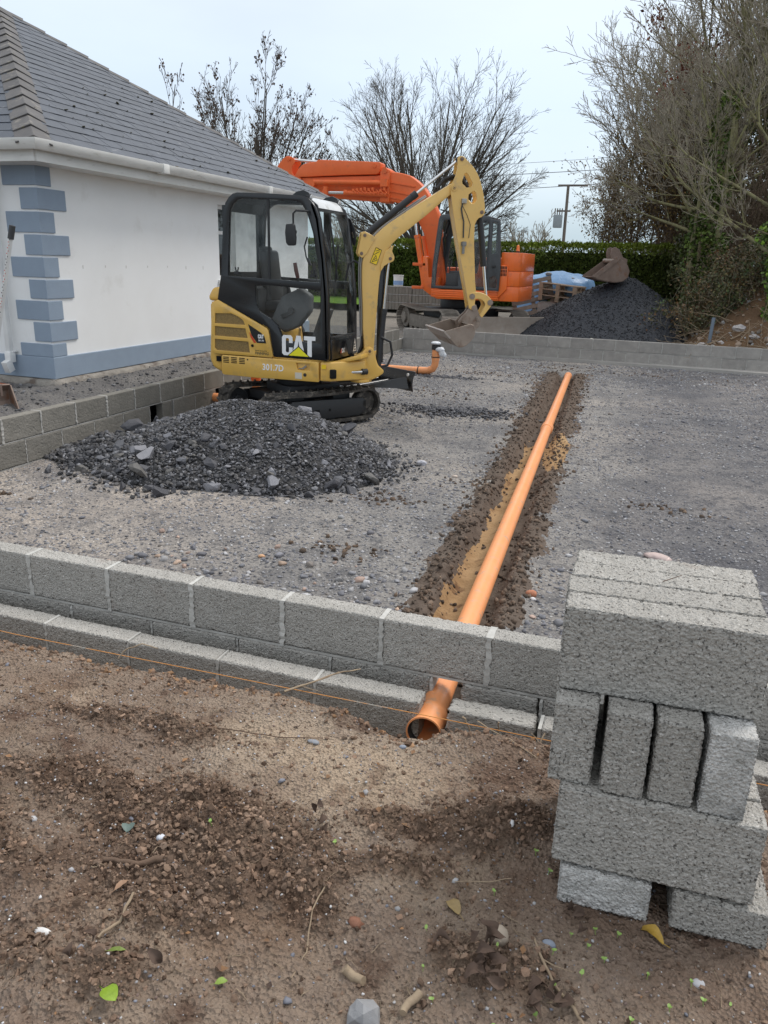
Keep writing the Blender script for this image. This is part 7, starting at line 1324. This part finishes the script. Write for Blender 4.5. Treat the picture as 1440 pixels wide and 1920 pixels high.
def leaf(label, x_, y_, s, a, col, curl=.25, wd=.32, name="leaf", z=0.008, cat="leaf", tilt=(0, 0)):
    V, F = [], []; nu, nv_ = 9, 5
    for i in range(nu):
        t_ = i / (nu - 1); w_ = wd * math.sin(math.pi * min(1, t_ * .97 + .03)) ** .75
        for j in range(nv_): u_ = (j / (nv_ - 1) - .5) * 2; V.append((t_ * s, u_ * w_ * s, s * (curl * (u_ * w_) ** 2 * 3 + curl * .5 * math.sin(t_ * 3.1) + .02 * math.sin(i * 2 + j))))
    F = [(i * nv_ + j, i * nv_ + j + 1, (i + 1) * nv_ + j + 1, (i + 1) * nv_ + j) for i in range(nu - 1) for j in range(nv_ - 1)]
    b = MB(); b.add(V, F); b.tube([(0, 0, 0), (-.2 * s, 0, -.0), (-.4 * s, .03 * s, .0)], s * .015, 5)
    o_ = b.build(name, mat("leaf_" + str(int(abs(x_ * 1000))), [col, tuple(c * .7 for c in col)], scale=60, rough=.55, bump=.2, bscale=120), smooth=70, label=label, cat=cat); o_.location = (x_, y_, sz(x_, y_) + z); o_.rotation_euler = (tilt[0], tilt[1], a)
leaf("bright green fallen leaf near the bottom left corner", -.925, .985, .045, -.3, (.22, .34, .015), wd=.42)
leaf("ochre yellow curled leaf lying at the foot of the block stack by the gap", .205, 1.565, .062, 2.7, (.48, .30, .05), curl=.5, wd=.26)
leaf("tan rotten leaf left of the round stone", -.27, 1.48, .055, 2.4, (.34, .24, .10), wd=.30)
leaf("small green leaf below the centre of the soil", -.735, 1.115, .028, .6, (.22, .32, .05))
leaf("narrow green blade at the lower left", -.98, 1.07, .042, .4, (.16, .22, .03), wd=.14)
leaf("teal grey ivy leaf lying flat at the left", -1.19, 1.42, .036, 2.0, (.12, .17, .15), wd=.5)
leaf("pinkish brown dry leaf in the left middle soil", -1.08, 1.225, .04, 1.3, (.34, .20, .12), wd=.2)
leaf("dry tan leaf fold below the round stone", -.02, 1.33, .045, .5, (.32, .25, .15), wd=.2)
dk = (.045, .035, .032); kk = 0
for (cx_, cy_, n_, lab) in ((-.165, 1.325, 15, "dark curled dead leaf in the clump under the round stone"), (-.03, 1.325, 6, "dark rotting leaf beside the pale forked twig"), (-.02, 1.52, 3, "blackish crumpled leaf at the left foot of the block stack"), (-.71, 1.64, 3, "dark shrivelled leaf upper left of the soil centre"), (-.92, 1.05, 3, "grey brown folded leaf in the lower left soil"), (-.57, .98, 4, "grey dead leaf at the bottom edge near the centre")):
    tt = thing("dead_leaves", lab.replace("leaf", "leaves", 1), "dead leaves", (cx_, cy_, sz(cx_, cy_)))
    for i in range(n_):
        s = .028 + .03 * rf_.random(); V, F = [], []
        for a_ in range(7):
            for j in range(4): u_ = (j / 3 - .5) * 2; t_ = a_ / 6; w_ = .28 * math.sin(math.pi * (t_ * .94 + .03)); V.append((t_ * s, u_ * w_ * s, s * (.9 * (u_ * w_) ** 2 * 4 + .3 * math.sin(t_ * 3.1) + .05 * rf_.normal())))
        F = [(a_ * 4 + j, a_ * 4 + j + 1, a_ * 4 + 5 + j, a_ * 4 + 4 + j) for a_ in range(6) for j in range(3)]
        b = MB(Matrix.Translation((.04 * rf_.normal(), .035 * rf_.normal(), .012 + .012 * rf_.random())) @ Euler((rf_.normal() * .6, rf_.normal() * .5, rf_.random() * 6.3)).to_matrix().to_4x4()); b.add(V, F); b.build("leaf", LEAFD, tt, smooth=70)
def soilrock(label, x_, y_, r, col, sc=(1, .8, .6), jag=.12, ang=False): rock(label, x_, y_, r, col, sc, z=sz(x_, y_), jag=jag, ang=ang)
soilrock("round tan and white stone in front of the block stack", -.166, 1.44, .026, (1.5, 1.25, .95), (1, .95, .95), jag=.05)
soilrock("small bluish white stone alone on the left soil", -1.075, 1.412, .014, (2.1, 2.2, 2.3), (1, .85, .6))
soilrock("white bone-like stone in the lower left", -1.165, 1.075, .017, (2.3, 2.25, 2.1), (1.5, .6, .6))
soilrock("grey pointed stone at the bottom edge of the picture", -.40, 1.155, .04, (1.0, 1.0, .98), (1, .8, .9), jag=.2, ang=True)
soilrock("blue grey flat stone before the pipe mouth", -.62, 2.12, .013, (.9, 1.0, 1.15))
soilrock("flat slate chip on the sandy soil above centre", -.90, 2.02, .022, (.9, .95, 1), (1, .6, .3))
soilrock("bluish flat stone right of the round stone", -.05, 1.455, .013, (.85, .95, 1.1), (1.2, .8, .5))
soilrock("small brown clod with a reddish tint near the bottom", -.50, 1.37, .016, (.9, .42, .25), (1.2, .8, .5), jag=.3)
soilrock("pale stone at the foot of the flat blocks", .28, 1.49, .013, (1.6, 1.6, 1.6), (1.2, .9, .5))
# seedlings
SG = mat("seedling_green", [(.24, .36, .09), (.18, .30, .06)], rough=.5)
seed_me = None; labs = "seedlings"
spots = [(-.005, 1.50), (.05, 1.515), (.035, 1.47), (.075, 1.455), (.17, 1.455), (.265, 1.475), (.345, 1.455), (.29, 1.44), (.10, 1.535), (-.04, 1.43), (.03, 1.40), (-.03, 1.36), (-.12, 1.71), (-.08, 1.66), (-.33, 1.40), (-.31, 1.30), (-.16, 1.385), (-.27, 1.24), (-.135, 1.215), (-.05, 1.28), (-.63, 1.56), (-.96, 1.48), (.22, 1.40), (.14, 1.34), (-.2, 1.56)]
for i, (x_, y_) in enumerate(spots):
    if i % 4 == 0 or i < 4:
        b = MB(); b.tube([(0, 0, 0), (.001, 0, .008), (0, .001, .014)], .0007, 5)
        for a_ in (0, math.pi + .4 * (i % 3)):
            M = Matrix.Rotation(a_, 4, 'Z') @ Matrix.Rotation(-.35, 4, 'Y'); b.add([(0, 0, .013), (.004, .0035, .0135), (.009, .003, .0135), (.0115, 0, .013), (.009, -.003, .0135), (.004, -.0035, .0135)], [(0, 1, 2, 3, 4, 5)], M)
        tmp = b.build("seedling", SG, smooth=0); me_s = tmp.data; bpy.data.objects.remove(tmp)
    o_ = bpy.data.objects.new("seedling", me_s); s = .8 + .5 * rf_.random(); o_.scale = (s, s, s); o_.location = (x_, y_, sz(x_, y_) - .001); o_.rotation_euler = (rf_.normal() * .15, rf_.normal() * .15, rf_.random() * 6.3); link(o_); meta(o_, "tiny two-leaved green seedling sprouting from the brown soil", "seedling", "green seedlings sprouting on the soil")
